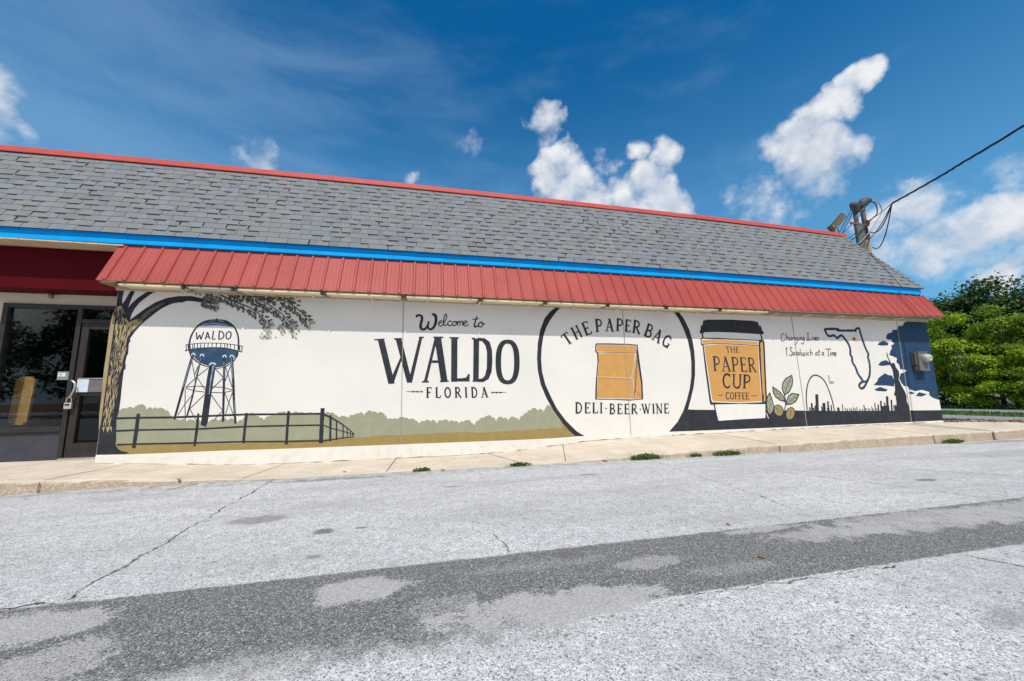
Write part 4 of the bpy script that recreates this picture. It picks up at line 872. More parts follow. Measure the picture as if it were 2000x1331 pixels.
2 0 -4255 986 3 -38 -2 -37 -5 -35 -3 -1 -2 34 1 43 4 30
2 0 -4236 1484 4 -15 -1 -4 -3 -12 -4 -5 -3 11 0 11 3 16
2 0 -4133 1063 4 -54 -1 -50 -4 -56 -4 6 -3 46 -1 54 5 50
2 0 -4232 1920 3 -15 0 -18 -4 -19 -4 0 -3 21 -1 16 4 20
2 0 -4166 869 1 -37 -4 -40 -6 -33 -3 0 0 33 3 37 6 36
2 0 -4285 1485 2 -19 0 -18 -2 -16 -2 2 -2 12 0 20 2 19
2 0 -4285 2039 2 -22 0 -21 -2 -15 -2 -6 -2 26 0 12 2 20
2 0 -4215 1064 3 -18 1 -25 -1 -30 -3 6 -3 25 -2 22 2 26
2 0 -4285 1704 3 -23 -1 -28 -2 -17 -2 -4 -2 28 -1 24 3 19
2 0 -4284 1688 4 -17 -1 -16 -3 -21 -4 2 -3 21 -1 19 4 16
2 0 -4284 649 2 -26 0 2 -3 1 -2 0 -3 0 0 -5 2 28
2 0 -4217 2009 2 -16 -2 -21 -5 -16 -3 -3 -2 22 1 16 5 17
2 0 -4146 873 3 -24 -1 -17 -4 -26 -2 3 -3 18 0 21 4 25
2 0 -4283 1067 4 -61 0 -56 -5 -58 -4 1 -5 56 0 62 4 53
2 0 -4284 1890 4 -38 -1 -27 -3 -28 -4 -8 -3 34 -1 28 4 36
2 0 -4247 687 3 -36 -2 -31 -5 4 -4 0 -2 -1 1 23 5 43
2 0 -4097 1470 4 -17 1 -20 -3 -19 -4 0 -3 24 -2 11 3 17
2 0 -4285 735 3 -35 0 -36 -3 -42 -2 -1 -3 43 0 29 3 43
2 0 -4284 1472 4 -27 -1 -28 -3 -35 -4 5 -3 31 -1 26 4 28
2 0 -4285 1509 2 -10 0 -20 -2 -12 -2 -3 -2 20 0 12 2 20
2 0 -4284 1945 4 -37 0 -35 -4 -33 -4 0 -4 36 0 33 4 39
2 0 -4252 1800 1 -15 -3 -14 -7 -19 -3 1 -2 21 2 13 7 15
2 0 -4283 1535 4 -34 0 -30 -5 -31 -4 -1 -5 34 0 28 4 27
2 0 -4202 1460 3 -18 -1 -13 -3 -24 -3 2 -1 19 0 15 2 19
2 0 -4162 726 3 -32 -4 -26 -6 -36 -5 4 -2 26 2 34 7 28
2 0 -4258 837 1 -33 -2 -24 -4 -29 -3 -7 -1 32 1 34 5 28
2 0 -4187 633 5 -7 1 -5 -3 0 -4 6 -5 -3 -2 1 4 11
2 0 -4285 1717 3 -26 -1 -24 -2 -33 -2 1 -2 33 -1 27 3 19
2 0 -4154 1011 2 -51 -3 -48 -8 -44 -3 2 -1 40 2 53 6 43
2 0 -4131 1768 2 -16 -2 -19 -5 -17 -4 -5 -2 18 1 18 6 16
2 0 -4285 1713 2 -13 0 -19 -2 -18 -2 -3 -2 17 0 23 2 14
2 0 -4278 1289 0 -32 -2 -38 -4 -56 -4 -1 -4 62 0 37 9 26
2 0 -4140 788 2 -42 -3 -43 -6 -42 -4 2 -1 38 1 42 6 38
2 0 -4221 1337 1 -19 -4 -31 -8 -22 -3 -4 0 24 2 29 8 26
2 0 -4284 2178 4 -33 0 -34 -4 -33 -4 -6 -4 37 0 36 4 29
2 0 -4117 2013 -4 -32 -7 -28 -10 -37 -3 4 3 30 6 34 11 29
2 0 -4147 1975 -1 -28 -4 -26 -8 -34 -3 5 0 29 4 29 8 28
2 0 -4134 628 0 -1 -2 -3 -3 2 -2 -1 -1 -5 1 3 4 3
2 0 -4266 746 3 -28 -1 -26 -5 -31 -4 -1 -3 26 0 29 5 37
2 0 -4284 1455 3 -21 -1 -20 -3 -23 -2 5 -3 21 -1 18 3 18
2 0 -4284 713 5 -32 -1 -33 -4 -21 -4 -3 -4 29 -1 25 5 36
2 0 -4284 1664 4 -19 -1 -11 -3 -23 -4 -3 -3 19 -1 17 4 18
2 0 -4168 1258 1 -21 0 -28 -3 -40 -3 -3 -3 42 -1 33 5 20
2 0 -4158 882 2 -41 -2 -40 -5 -46 -3 1 -2 46 1 43 5 37
2 0 -4155 919 4 -28 -3 -27 -6 -20 -5 -5 -2 28 1 24 6 27
2 0 -4285 1535 2 -28 0 -30 -2 -30 -2 0 -2 30 0 30 2 31
2 0 -4284 1538 3 -21 -1 -21 -3 -23 -2 -4 -3 24 -1 27 3 19
2 0 -4284 1721 5 -32 -1 -27 -4 -39 -4 0 -4 32 -1 32 5 33
2 0 -4284 929 4 -24 -1 -26 -3 -19 -4 4 -3 21 -1 15 4 23
2 0 -4284 1160 5 -38 -1 -38 -4 -37 -4 1 -4 40 -1 31 5 40
2 0 -4279 1038 2 -36 -1 -35 -3 -40 -3 1 -2 35 0 39 3 42
2 0 -4284 1902 4 -28 -1 -28 -3 -23 -4 0 -3 23 -1 25 4 26
2 0 -4285 1473 3 -26 0 -21 -3 -28 -2 2 -3 31 0 23 3 19
2 0 -4284 2281 4 -33 -1 -36 -3 -28 -4 0 -3 29 -1 39 4 30
2 0 -4284 1466 3 -21 -1 -23 -3 -29 -2 2 -3 21 -1 24 3 26
2 0 -4233 1047 4 -43 -2 -47 -6 -48 -4 -2 -3 48 1 46 5 49
2 0 -4092 1711 4 -22 -1 -22 -5 -23 -5 4 -3 21 0 19 5 29
2 0 -4284 1363 3 -30 -1 -19 -3 -29 -2 5 -3 25 -1 18 3 28
2 0 -4285 1500 2 -24 0 -27 -2 -34 -2 0 -2 33 0 23 2 26
2 0 -4284 957 3 -27 -1 -16 -3 -24 -2 1 -3 18 -1 22 3 26
2 0 -4284 1867 3 -35 0 -31 -3 -27 -4 -3 -3 33 0 33 3 31
2 0 -4284 2067 5 -21 -1 -19 -4 -26 -4 1 -4 25 -1 19 5 23
2 0 -4284 2026 4 -40 -1 -35 -3 -41 -4 -5 -3 40 -1 37 4 45
2 0 -4233 1257 -2 -36 -2 -51 -3 -48 -2 0 0 50 1 47 6 38
2 0 -4170 779 2 -42 -1 -44 -5 -41 -3 -4 -2 48 1 41 5 43
2 0 -4256 792 3 -25 -3 -20 -6 -23 -4 -2 -3 27 1 18 7 22
2 0 -4249 1780 0 -23 -2 -22 -5 -26 -2 -5 -1 31 2 23 5 22
2 0 -4129 1448 3 -18 -3 -13 -5 -23 -3 1 -2 18 2 15 4 13
2 0 -4284 2244 3 -21 -1 -15 -3 -16 -2 -4 -3 22 -1 18 3 15
2 0 -4260 1712 3 -13 1 -16 -1 -20 -2 -1 -3 17 -2 21 2 13
2 0 -4132 1097 1 -24 -3 -37 -6 -23 -3 -1 -1 30 2 29 6 30
2 0 -4258 1463 2 -22 -2 -18 -6 -20 -3 -3 0 25 1 18 4 20
2 0 -4214 1489 2 -33 -3 -26 -8 -32 -4 -5 0 36 2 31 7 31
2 0 -4285 1670 2 -32 0 -23 -2 -18 -2 -7 -2 27 0 22 2 25
2 0 -4261 1938 2 -43 -2 -39 -8 -45 -4 4 0 41 1 38 6 44
2 0 -4285 2165 2 -19 0 -25 -2 -27 -2 7 -2 19 0 27 2 24
2 0 -4284 1146 4 -22 0 -30 -4 -30 -4 -1 -4 29 0 28 4 30
2 0 -4285 687 3 -41 -1 -25 -2 6 -2 -2 -2 -3 -1 21 3 46
2 0 -4092 1837 -4 -27 -7 -23 -10 -28 -3 0 5 24 7 24 9 26
2 0 -4284 1008 4 -46 0 -42 -4 -40 -4 -6 -4 49 0 39 4 48
2 0 -4280 1075 5 -28 -1 -25 -4 -27 -4 4 -5 26 -1 22 5 24
2 0 -4201 1358 4 -15 -1 -11 -3 -19 -3 3 -3 15 -1 10 3 12
2 0 -4237 1504 4 -26 0 -27 -3 -25 -4 -5 -5 28 -1 28 4 24
2 0 -4284 1372 2 -21 0 -16 -3 -21 -2 0 -3 18 0 19 2 22
2 0 -4284 1562 4 -18 -1 -16 -3 -16 -4 -2 -3 17 -1 19 4 18
2 9 -4167 1623 3 16 -4 17 -10 12 -12 4 -11 -6 -6 -14 1 -17 8 -15 12 -8
2 11 -4151 1661 -15 23 -20 11 -20 -4 -14 -18 -4 -27 7 -28 16 -22 20 -8 20 8
2 11 -4163 1715 -27 11 -26 -6 -20 -21 -10 -32 2 -37 13 -34 22 -26 27 -11 25 4
2 11 -4198 1755 -24 -6 -21 -16 -15 -24 -8 -31 -1 -35 8 -34 14 -31 20 -25 23 -17
2 9 -4219 1785 -25 -12 -21 -21 -15 -28 -9 -33 -1 -37 5 -38 12 -36 18 -32 23 -25
2 9 -4137 1549 11 12 9 16 6 17 3 20 1 20 -3 21 -5 21 -8 19 -11 17
2 0 -3890 2241 16 18 25 16 2 -2 -21 -21 -20 -14
2 0 -3784 2327 16 19 25 16 2 -2 -20 -22 -21 -13
2 0 -3738 2351 17 20 25 16 2 -2 -21 -22 -21 -14
2 0 -3911 2218 16 19 24 16 2 -3 -20 -21 -20 -13
2 0 -4007 2172 17 19 24 16 2 -3 -20 -20 -21 -14
2 0 -4003 2139 16 19 24 15 2 -2 -20 -21 -21 -13
2 0 -4009 2163 16 18 24 16 2 -2 -20 -21 -20 -13
2 0 -3828 2288 16 19 25 16 2 -2 -20 -21 -21 -14
2 0 -3844 2283 16 19 25 16 2 -2 -20 -21 -21 -14
2 0 -3916 2212 17 19 24 16 2 -2 -20 -21 -21 -14
2 0 -3775 2325 16 19 25 16 2 -3 -20 -21 -21 -14
2 0 -3869 2245 17 19 24 15 2 -2 -20 -21 -21 -14
2 0 -3893 2227 16 19 25 16 2 -2 -20 -21 -21 -14
2 0 -3759 2348 17 19 25 16 2 -2 -21 -22 -21 -14
2 0 -4210 2227 4 -34 -8 -34 -4 1 -1 34 5 33
2 0 -4205 2244 4 -34 -8 -33 -4 0 -1 34 5 34
2 0 -4280 2207 4 -34 -8 -33 -4 0 -1 34 5 33
2 0 -4298 2255 4 -34 -8 -33 -4 0 -1 34 5 33
2 0 -4198 2253 4 -34 -8 -34 -4 1 -1 34 5 33
2 0 -4273 2212 5 -34 -8 -34 -4 1 -2 34 5 33
2 0 -4219 2151 4 -34 -8 -34 -4 1 -1 33 5 34
2 0 -4168 2212 5 -34 -9 -34 -4 0 -1 34 5 34
2 0 -4310 2241 5 -34 -8 -33 -4 0 -1 34 5 33
2 0 -4217 2211 5 -34 -8 -34 -4 1 -2 34 5 33
2 0 -4247 2213 5 -34 -8 -33 -4 0 -2 34 5 33
2 0 -4247 2286 4 -35 -8 -33 -4 0 -1 34 5 34""",
'painted_leaves':"""2 0 -3427 2578 5 6 7 11 12 10 18 6 25 -1 29 -6 33 -7 31 -8 32 -9 33 -10 33 -10 30 -9 31 -10 31 -10 27 -8 19 -6 -3 -9 -19 5 -27 8 -31 9 -31 9 -31 9 -33 9 -33 10 -31 8 -32 8 -31 8 -29 6 -22 2 -13 -4 -10 -8 -6 -9 -6 -6
2 0 -3175 2612 21 -3 31 -5 35 -6 32 -8 28 -11 26 -12 27 -13 31 -16 37 -18 40 -20 43 -22 45 -20 49 -20 53 -18 52 -21 47 -23 40 -25 35 -27 32 -28 32 -30 33 -34 32 -37 29 -35 24 -30 18 -25 14 -22 9 -17 7 -12 -5 -3 -8 12 -10 16 -14 21 -18 24 -25 29 -30 35 -32 35 -33 33 -32 29 -33 27 -34 25 -39 24 -46 21 -52 19 -53 19 -50 19 -45 21 -44 21 -41 20 -37 18 -31 15 -27 14 -25 11 -25 10 -31 9 -33 6 -31 5 -21 4
2 0 -2525 2514 22 -7 32 -10 36 -12 35 -15 35 -18 35 -20 36 -22 34 -23 34 -23 33 -24 32 -25 31 -26 30 -31 28 -33 26 -32 24 -29 22 -27 21 -25 17 -21 12 -15 -5 -4 -13 14 -17 21 -22 24 -22 26 -25 29 -27 32 -29 32 -29 29 -30 26 -32 24 -33 23 -34 23 -34 22 -35 22 -35 21 -33 18 -35 15 -35 13 -32 11 -21 8
2 0 -2181 2529 21 -9 30 -12 34 -15 32 -16 30 -16 31 -17 30 -19 28 -20 26 -22 25 -23 23 -24 24 -25 25 -28 26 -31 24 -29 22 -26 19 -21 16 -18 14 -14 10 -11 -4 -3 -10 9 -15 14 -18 17 -19 21 -23 24 -25 29 -27 30 -25 28 -24 25 -23 23 -24 22 -26 21 -27 20 -30 18 -30 18 -29 17 -32 16 -33 15 -30 13 -20 10
2 0 -3236 2485 20 -10 28 -14 31 -15 29 -13 29 -10 30 -10 28 -8 19 -6 -2 -7 -19 4 -28 7 -32 9 -30 10 -30 12 -31 15 -28 14 -20 9
5 0 -3286 2562 1 -17 8 -10 11 -3 10 1 -1 13 -6 13 -11 6
5 0 -3127 2505 1 -19 8 -16 13 -10 11 -5 -1 15 -6 18 -12 13
5 0 -3393 2600 15 8 6 16 -3 17 -6 13 -11 -8 -9 -14 0 -17
6 0 -3130 2543 16 -1 12 9 7 14 2 12 -12 0 -14 -6 -9 -13
7 0 -3040 2539 18 -1 14 10 8 16 4 14 -15 0 -16 -6 -11 -15
7 0 -3076 2516 -2 -20 8 -16 13 -9 12 -4 1 16 -5 18 -12 13
5 0 -3208 2559 1 -22 11 -17 15 -10 13 -3 -2 17 -8 20 -14 13
5 0 -3338 2577 -1 -18 6 -13 12 -7 10 -2 0 13 -4 16 -10 9
5 0 -3119 2525 -4 -14 3 -14 9 -9 9 -4 3 11 -2 15 -7 11
6 0 -3437 2598 14 4 7 11 2 15 -2 11 -10 -3 -10 -10 -4 -14
5 0 -2780 2417 0 -19 7 -16 13 -8 12 -4 0 15 -6 17 -12 12
5 0 -2763 2363 1 -19 9 -14 14 -6 11 -1 -1 15 -7 16 -13 10
5 0 -2381 2248 9 -20 15 -12 18 -1 13 3 -7 16 -14 15 -18 6
5 0 -2379 2179 -3 -22 7 -20 13 -14 12 -7 2 16 -4 22 -11 17
5 0 -2922 2448 -3 -20 5 -18 13 -13 11 -7 2 15 -3 21 -10 15
5 0 -2881 2423 1 -19 10 -14 14 -4 12 0 -2 14 -8 17 -13 8
5 0 -2914 2456 3 -20 12 -15 15 -6 12 -1 -3 16 -9 17 -15 10
5 0 -3163 2614 14 -7 12 3 7 11 4 11 -10 4 -13 0 -10 -9
5 0 -3122 2544 -1 -20 8 -18 13 -10 11 -5 0 15 -5 20 -12 14
7 0 -2289 2124 6 -19 12 -13 15 -4 13 1 -5 14 -11 16 -15 8
5 0 -2436 2324 17 -11 18 0 15 10 9 11 -13 7 -19 4 -17 -7
5 0 -2836 2515 18 -11 17 1 14 11 8 12 -13 7 -19 3 -16 -8
6 0 -2523 2344 11 -14 14 -4 14 4 9 7 -9 10 -14 8 -15 -2
6 0 -2909 2480 -9 -15 1 -16 9 -13 10 -7 6 12 3 16 -7 15
5 0 -2524 2275 -1 -20 8 -16 13 -9 12 -4 0 15 -5 19 -12 12
5 0 -2575 2332 -6 -15 3 -14 10 -8 10 -4 4 12 -1 15 -8 11
5 0 -3021 2534 0 -21 9 -14 14 -6 12 -2 -1 16 -7 17 -13 10
5 0 -2737 2389 -10 -17 1 -17 10 -13 10 -8 7 13 3 18 -7 15
6 0 -3002 2498 -11 -15 -1 -19 7 -16 9 -11 7 12 5 19 -4 18
5 0 -2607 2352 -2 -19 6 -14 13 -8 11 -3 1 14 -4 17 -11 11
5 0 -2908 2545 14 -6 13 3 9 11 4 10 -11 4 -14 -1 -10 -8
6 0 -2965 2483 -6 -16 3 -15 10 -12 9 -7 3 13 0 16 -8 15
7 0 -2378 2097 -8 -17 0 -18 8 -15 8 -10 6 13 3 18 -6 18
5 0 -2853 2409 -1 -17 6 -13 12 -7 10 -2 0 13 -4 15 -10 10
7 0 -2324 2028 -18 -10 -8 -18 1 -20 5 -16 13 9 12 16 3 21
5 0 -2377 2088 -14 -9 -7 -15 0 -17 3 -13 10 8 10 14 3 17
5 0 -3012 2600 17 -11 18 2 14 12 8 12 -14 7 -19 2 -16 -8
5 0 -3157 2623 16 -5 14 5 7 14 3 12 -12 3 -15 -2 -10 -11
5 0 -2402 2151 -9 -16 0 -18 8 -16 9 -10 6 13 3 18 -5 18
5 0 -2688 2336 -8 -18 3 -17 11 -12 12 -7 5 14 0 19 -8 15
7 0 -2333 2039 -9 -18 1 -19 11 -16 11 -9 6 15 2 20 -8 17
5 0 -3115 2620 17 -2 15 9 11 14 5 13 -13 0 -17 -6 -13 -13
5 0 -2604 2302 -8 -17 2 -18 10 -15 10 -8 5 14 2 18 -7 17
6 0 -2556 2276 -7 -20 4 -20 11 -14 12 -9 5 16 -1 21 -9 17
6 0 -2522 2245 -4 -21 6 -20 12 -14 11 -8 2 16 -2 21 -11 17
7 0 -2319 2083 -14 -7 -6 -14 2 -15 5 -12 11 7 9 12 1 15
5 0 -2372 2135 -14 -12 -3 -15 6 -16 8 -10 10 9 7 15 -3 17
6 0 -2531 2346 15 -14 15 -2 13 9 9 11 -12 10 -16 6 -15 -6
5 0 -2774 2419 -5 -17 5 -14 11 -8 10 -3 3 13 -1 16 -10 10
5 0 -2847 2519 15 -6 13 5 9 12 3 12 -11 3 -15 -1 -11 -10
7 0 -2349 2068 -17 -13 -6 -18 4 -20 7 -14 12 10 10 18 -1 20
6 0 -2534 2352 12 -14 16 -5 15 3 10 6 -10 10 -15 8 -16 0
5 0 -2631 2347 -8 -21 4 -19 12 -14 12 -8 5 16 0 21 -10 17
6 0 -3054 2548 -6 -16 3 -15 9 -11 9 -6 4 12 0 16 -7 14
5 0 -2521 2303 -8 -18 2 -17 12 -12 11 -6 6 14 1 18 -9 15
5 0 -2727 2404 -8 -16 3 -15 9 -11 10 -7 5 13 1 16 -7 14
5 0 -2685 2354 3 -18 10 -12 14 -3 11 0 -3 14 -9 14 -13 7
7 0 -2324 2090 -14 -11 -2 -14 6 -14 9 -9 10 9 6 14 -4 15
5 0 -2918 2480 -2 -16 6 -13 10 -7 10 -2 1 12 -4 14 -9 10
6 0 -3033 2617 16 -6 14 5 8 14 4 13 -13 3 -15 -2 -11 -11
5 0 -3049 2601 16 -11 17 -1 15 9 9 10 -12 8 -18 4 -17 -5
5 0 -3010 2605 15 -6 12 4 8 13 3 12 -12 4 -14 -1 -10 -10
6 0 -3080 2543 2 -21 9 -17 15 -8 13 -3 -2 16 -7 19 -14 13
5 0 -3153 2567 -4 -19 6 -13 12 -5 11 -1 2 14 -3 16 -10 8
6 0 -2617 2341 2 -21 10 -12 14 -2 12 2 -2 15 -8 16 -14 6
5 0 -2414 2146 -13 -9 -5 -14 3 -15 6 -11 10 8 8 13 -1 15
5 0 -2419 2222 -9 -18 1 -21 9 -16 10 -11 6 15 3 20 -7 20
5 0 -2928 2565 17 -8 17 3 14 10 9 11 -14 5 -18 0 -16 -8
5 0 -3079 2537 4 -20 11 -17 15 -10 12 -3 -3 15 -9 20 -15 12
5 0 -2515 2269 -12 -15 -2 -19 7 -18 9 -11 9 12 6 19 -5 19
6 0 -2944 2510 -5 -17 3 -16 10 -11 10 -7 3 13 0 17 -8 14
6 0 -2856 2453 -5 -20 5 -20 12 -14 12 -8 3 16 -2 21 -10 17
5 0 -3179 2534 1 -20 9 -18 13 -11 12 -6 -1 16 -7 20 -13 14
5 0 -2367 2233 15 -13 16 -1 14 9 8 10 -12 10 -17 5 -15 -6
7 0 -2326 2016 -11 -13 -1 -15 6 -14 8 -8 8 10 4 15 -4 15
5 0 -2549 2280 -13 -16 -3 -19 6 -19 8 -12 9 12 6 19 -3 20
6 0 -2509 2238 -11 -15 1 -15 9 -12 11 -7 7 12 3 16 -6 14
6 0 -2841 2400 -7 -16 4 -14 10 -10 11 -4 4 13 0 16 -9 11
5 0 -2431 2266 7 -18 12 -8 13 3 10 5 -6 13 -11 12 -13 1
7 0 -2317 2037 -15 -10 -9 -17 -1 -19 2 -15 11 9 12 15 4 20
6 0 -2583 2406 18 -9 16 3 11 12 7 13 -14 6 -17 1 -14 -10
5 0 -2480 2314 17 -8 16 2 13 10 8 10 -13 6 -17 1 -15 -8
7 0 -2354 2098 -14 -10 -4 -14 6 -14 9 -10 10 8 8 13 -3 15
7 0 -2270 2130 5 -20 13 -11 15 -3 12 3 -4 14 -11 15 -15 6
6 0 -2820 2445 3 -20 11 -14 15 -6 12 -1 -4 15 -8 17 -15 10
6 0 -2308 2190 11 -11 14 -2 11 6 7 8 -9 8 -13 5 -13 -4
6 0 -3176 2558 -7 -15 2 -15 9 -11 10 -7 4 12 1 16 -7 14
5 0 -2377 2098 -9 -12 0 -15 7 -11 8 -8 6 10 3 14 -5 14
7 0 -2340 2149 9 -18 16 -9 16 0 12 3 -8 14 -14 12 -17 4
6 0 -2880 2444 -11 -13 0 -15 9 -11 9 -8 7 11 4 15 -6 13
5 0 -2420 2145 -12 -9 -3 -14 4 -14 7 -10 8 8 7 13 -2 15
7 0 -2358 2077 -6 -15 2 -13 9 -10 9 -5 4 11 0 14 -7 12
5 0 -2999 2499 -2 -22 7 -18 14 -12 13 -5 1 17 -5 20 -12 15
7 0 -2304 2042 -13 -12 -1 -14 8 -12 9 -8 9 9 5 14 -4 14
5 0 -2830 2414 3 -20 11 -16 15 -7 13 -2 -3 15 -9 18 -15 11
5 0 -2902 2498 2 -17 8 -11 12 -3 10 0 -2 13 -6 14 -11 6
5 0 -2896 2517 16 -7 12 4 7 14 2 12 -12 5 -14 -1 -9 -11
5 0 -2524 2370 12 -15 12 -2 10 9 6 10 -9 10 -12 7 -12 -5
5 0 -2427 2304 11 -13 15 -4 13 5 9 7 -9 10 -15 7 -14 -2
5 0 -2340 2151 11 -12 14 -4 13 5 9 7 -10 9 -14 7 -14 -2
5 0 -2923 2567 14 -10 11 2 8 11 3 12 -11 7 -13 2 -9 -9
5 0 -2463 2253 -1 -21 8 -18 14 -12 12 -6 0 16 -5 20 -13 15
5 0 -2695 2404 -9 -20 3 -20 11 -16 12 -10 6 16 1 21 -9 19
5 0 -2594 2326 -7 -18 3 -18 11 -13 10 -8 5 15 0 18 -9 16
5 0 -2531 2320 -14 -11 -3 -14 7 -14 9 -10 10 9 7 14 -4 15
5 0 -2980 2476 4 -21 12 -15 16 -6 13 0 -4 17 -9 18 -16 9
6 0 -2709 2378 2 -21 11 -15 15 -7 13 -1 -3 16 -8 17 -14 11
7 0 -2354 2059 -19 -5 -10 -14 -1 -18 3 -15 14 4 13 12 5 18
6 0 -3149 2586 -3 -18 6 -14 12 -7 11 -3 2 14 -3 17 -11 10
5 0 -2769 2366 -3 -18 5 -18 10 -14 10 -8 2 15 -3 19 -9 16
5 0 -2436 2295 17 -9 17 1 13 11 7 12 -13 6 -18 2 -15 -8
7 0 -2313 2060 -10 -13 1 -14 7 -11 9 -7 6 10 3 15 -5 13
5 0 -2829 2416 -3 -18 6 -15 12 -10 10 -4 1 13 -4 17 -10 13
5 0 -2901 2559 18 -7 14 6 9 15 3 14 -14 4 -16 -2 -11 -13
5 0 -3009 2597 16 -5 16 5 11 12 6 12 -13 3 -17 -2 -13 -10
6 0 -2408 2197 -6 -19 5 -17 12 -11 11 -5 4 14 -2 19 -10 14
6 0 -3017 2493 5 -21 13 -15 16 -6 13 -2 -5 16 -11 17 -16 11
5 0 -2992 2512 -11 -14 0 -14 8 -12 10 -7 8 11 4 15 -5 13
5 0 -2676 2376 -11 -13 0 -14 8 -11 11 -7 8 11 4 14 -6 13
5 0 -2782 2391 -1 -18 8 -12 12 -4 11 1 0 14 -5 14 -11 8
5 0 -2584 2296 -8 -16 2 -15 11 -11 11 -5 5 13 1 16 -8 13
5 0 -2590 2427 17 -7 13 6 7 14 3 13 -13 4 -15 -2 -10 -11
6 0 -3001 2518 -3 -17 5 -15 10 -10 10 -5 2 13 -2 17 -9 12
7 0 -2342 2053 -9 -15 2 -14 9 -11 11 -5 6 11 2 15 -7 13
5 0 -3009 2606 15 -11 13 2 9 12 5 13 -12 7 -15 2 -11 -9
6 0 -2334 2163 12 -11 13 -2 11 8 6 8 -9 8 -13 5 -13 -4
5 0 -3019 2524 -9 -17 0 -20 8 -17 9 -11 7 14 3 20 -6 19
5 0 -2985 2471 -9 -13 0 -14 7 -12 8 -8 5 10 3 15 -4 14
6 0 -2341 2181 12 -14 16 -5 15 2 10 5 -9 11 -16 8 -16 1
5 0 -2446 2183 -11 -16 1 -17 9 -14 10 -9 7 12 3 18 -6 16
5 0 -2438 2197 -15 -9 -6 -14 4 -16 7 -12 11 7 9 14 0 16
5 0 -2795 2417 -2 -18 6 -15 13 -8 10 -3 1 14 -3 17 -11 11
5 0 -2323 2090 -13 -11 -5 -15 2 -17 5 -12 9 9 8 15 1 17
5 0 -2763 2397 -2 -21 8 -16 14 -9 12 -4 1 16 -5 19 -12 13
5 0 -3063 2526 1 -19 10 -14 13 -7 12 -1 -2 15 -7 16 -13 10
5 0 -2939 2495 -11 -18 1 -21 8 -18 10 -11 8 15 3 21 -6 20
5 0 -2388 2088 -11 -13 -1 -15 7 -14 9 -8 8 10 5 15 -5 15
5 0 -2030 2081 -11 -18 0 -18 10 -15 11 -9 7 13 3 19 -6 17
6 0 -2493 2421 -4 -17 5 -13 11 -7 10 -3 3 13 -2 15 -9 10
7 0 -2044 2094 -12 -18 -1 -20 8 -19 9 -12 9 14 5 20 -5 21
5 0 -2105 2161 -17 -8 -8 -16 2 -18 5 -13 12 6 12 14 2 18
5 0 -2464 2446 4 -22 13 -15 17 -6 14 0 -5 16 -10 19 -17 10
6 0 -2344 2470 17 -5 16 4 12 12 6 11 -13 4 -17 -2 -14 -9
5 0 -1954 2168 11 -16 15 -4 12 7 9 10 -9 11 -14 8 -14 -3
6 0 -2282 2427 17 -6 18 3 14 11 8 11 -13 4 -19 0 -16 -9
7 0 -1994 2068 -16 -12 -8 -19 1 -20 4 -15 12 10 11 17 2 21
6 0 -2343 2497 14 -15 17 -3 14 8 9 10 -11 11 -16 7 -16 -4
7 0 -2016 2055 -14 -13 -4 -17 5 -17 7 -12 11 10 7 17 -2 18
6 0 -2187 2357 9 -14 14 -5 13 4 9 6 -8 11 -13 8 -14 -1
6 0 -2469 2467 -8 -16 -1 -18 7 -15 8 -11 6 13 3 18 -4 18
6 0 -2517 2472 3 -22 11 -14 16 -5 13 1 -3 17 -9 17 -15 9
6 0 -2222 2277 -9 -18 2 -19 10 -14 11 -9 6 15 2 19 -8 17
5 0 -2260 2329 -13 -13 -3 -16 6 -16 8 -11 9 11 6 16 -3 17
5 0 -2051 2105 -6 -18 4 -17 11 -13 10 -8 4 15 -1 18 -9 16
5 0 -2281 2437 14 -17 17 -4 15 7 11 9 -11 12 -17 9 -17 -3
5 0 -2137 2204 -10 -15 1 -15 9 -10 11 -7 7 12 3 15 -7 13
5 0 -2305 2392 -2 -20 7 -19 13 -14 11 -7 0 16 -4 20 -11 17
5 0 -2009 2151 15 -15 19 -5 17 5 12 7 -12 10 -18 9 -19 -1
5 0 -2284 2458 19 -7 18 4 14 12 8 13 -15 5 -20 -1 -16 -10
5 0 -2253 2291 -12 -16 -2 -18 8 -16 10 -10 9 12 5 18 -5 18
5 0 -2405 2418 -12 -13 -2 -17 6 -16 7 -10 9 10 5 17 -3 17
5 0 -2468 2451 -6 -16 2 -15 10 -10 10 -6 4 12 0 16 -7 13
6 0 -2426 2408 -10 -17 1 -16 10 -12 11 -7 7 13 2 17 -7 14
5 0 -2117 2224 -6 -18 3 -17 12 -11 11 -6 4 14 -1 18 -9 14
5 0 -2075 2250 9 -15 13 -6 14 3 9 5 -7 12 -12 10 -15 0
5 0 -2079 2121 -7 -17 4 -15 11 -10 12 -5 4 13 0 17 -9 13
5 0 -2112 2231 -4 -17 3 -16 10 -12 9 -6 3 12 -1 18 -8 14
5 0 -2160 2255 -10 -16 -3 -19 6 -18 7 -13 7 13 5 20 -2 20
5 0 -2052 2164 -12 -14 -4 -19 5 -17 7 -13 9 12 6 18 -1 19
5 0 -2438 2520 15 -12 17 0 13 10 8 11 -13 8 -16 4 -16 -7
5 0 -2025 2139 -11 -18 1 -20 10 -15 12 -10 7 15 3 20 -8 18
5 0 -2370 2358 -6 -22 6 -21 13 -15 13 -7 4 17 -2 22 -11 18
6 0 -2472 2436 -6 -22 7 -20 13 -14 13 -7 4 18 -3 22 -12 16
7 0 -2023 2102 -4 -17 5 -17 11 -12 10 -6 2 13 -2 18 -10 15
7 0 -1955 2132 14 -15 18 -4 16 6 11 7 -12 11 -17 8 -18 -3
5 0 -2431 2429 4 -19 11 -14 15 -8 12 -2 -4 14 -9 17 -15 10
7 0 -1979 2042 -8 -19 2 -20 10 -16 10 -10 5 14 1 21 -7 19
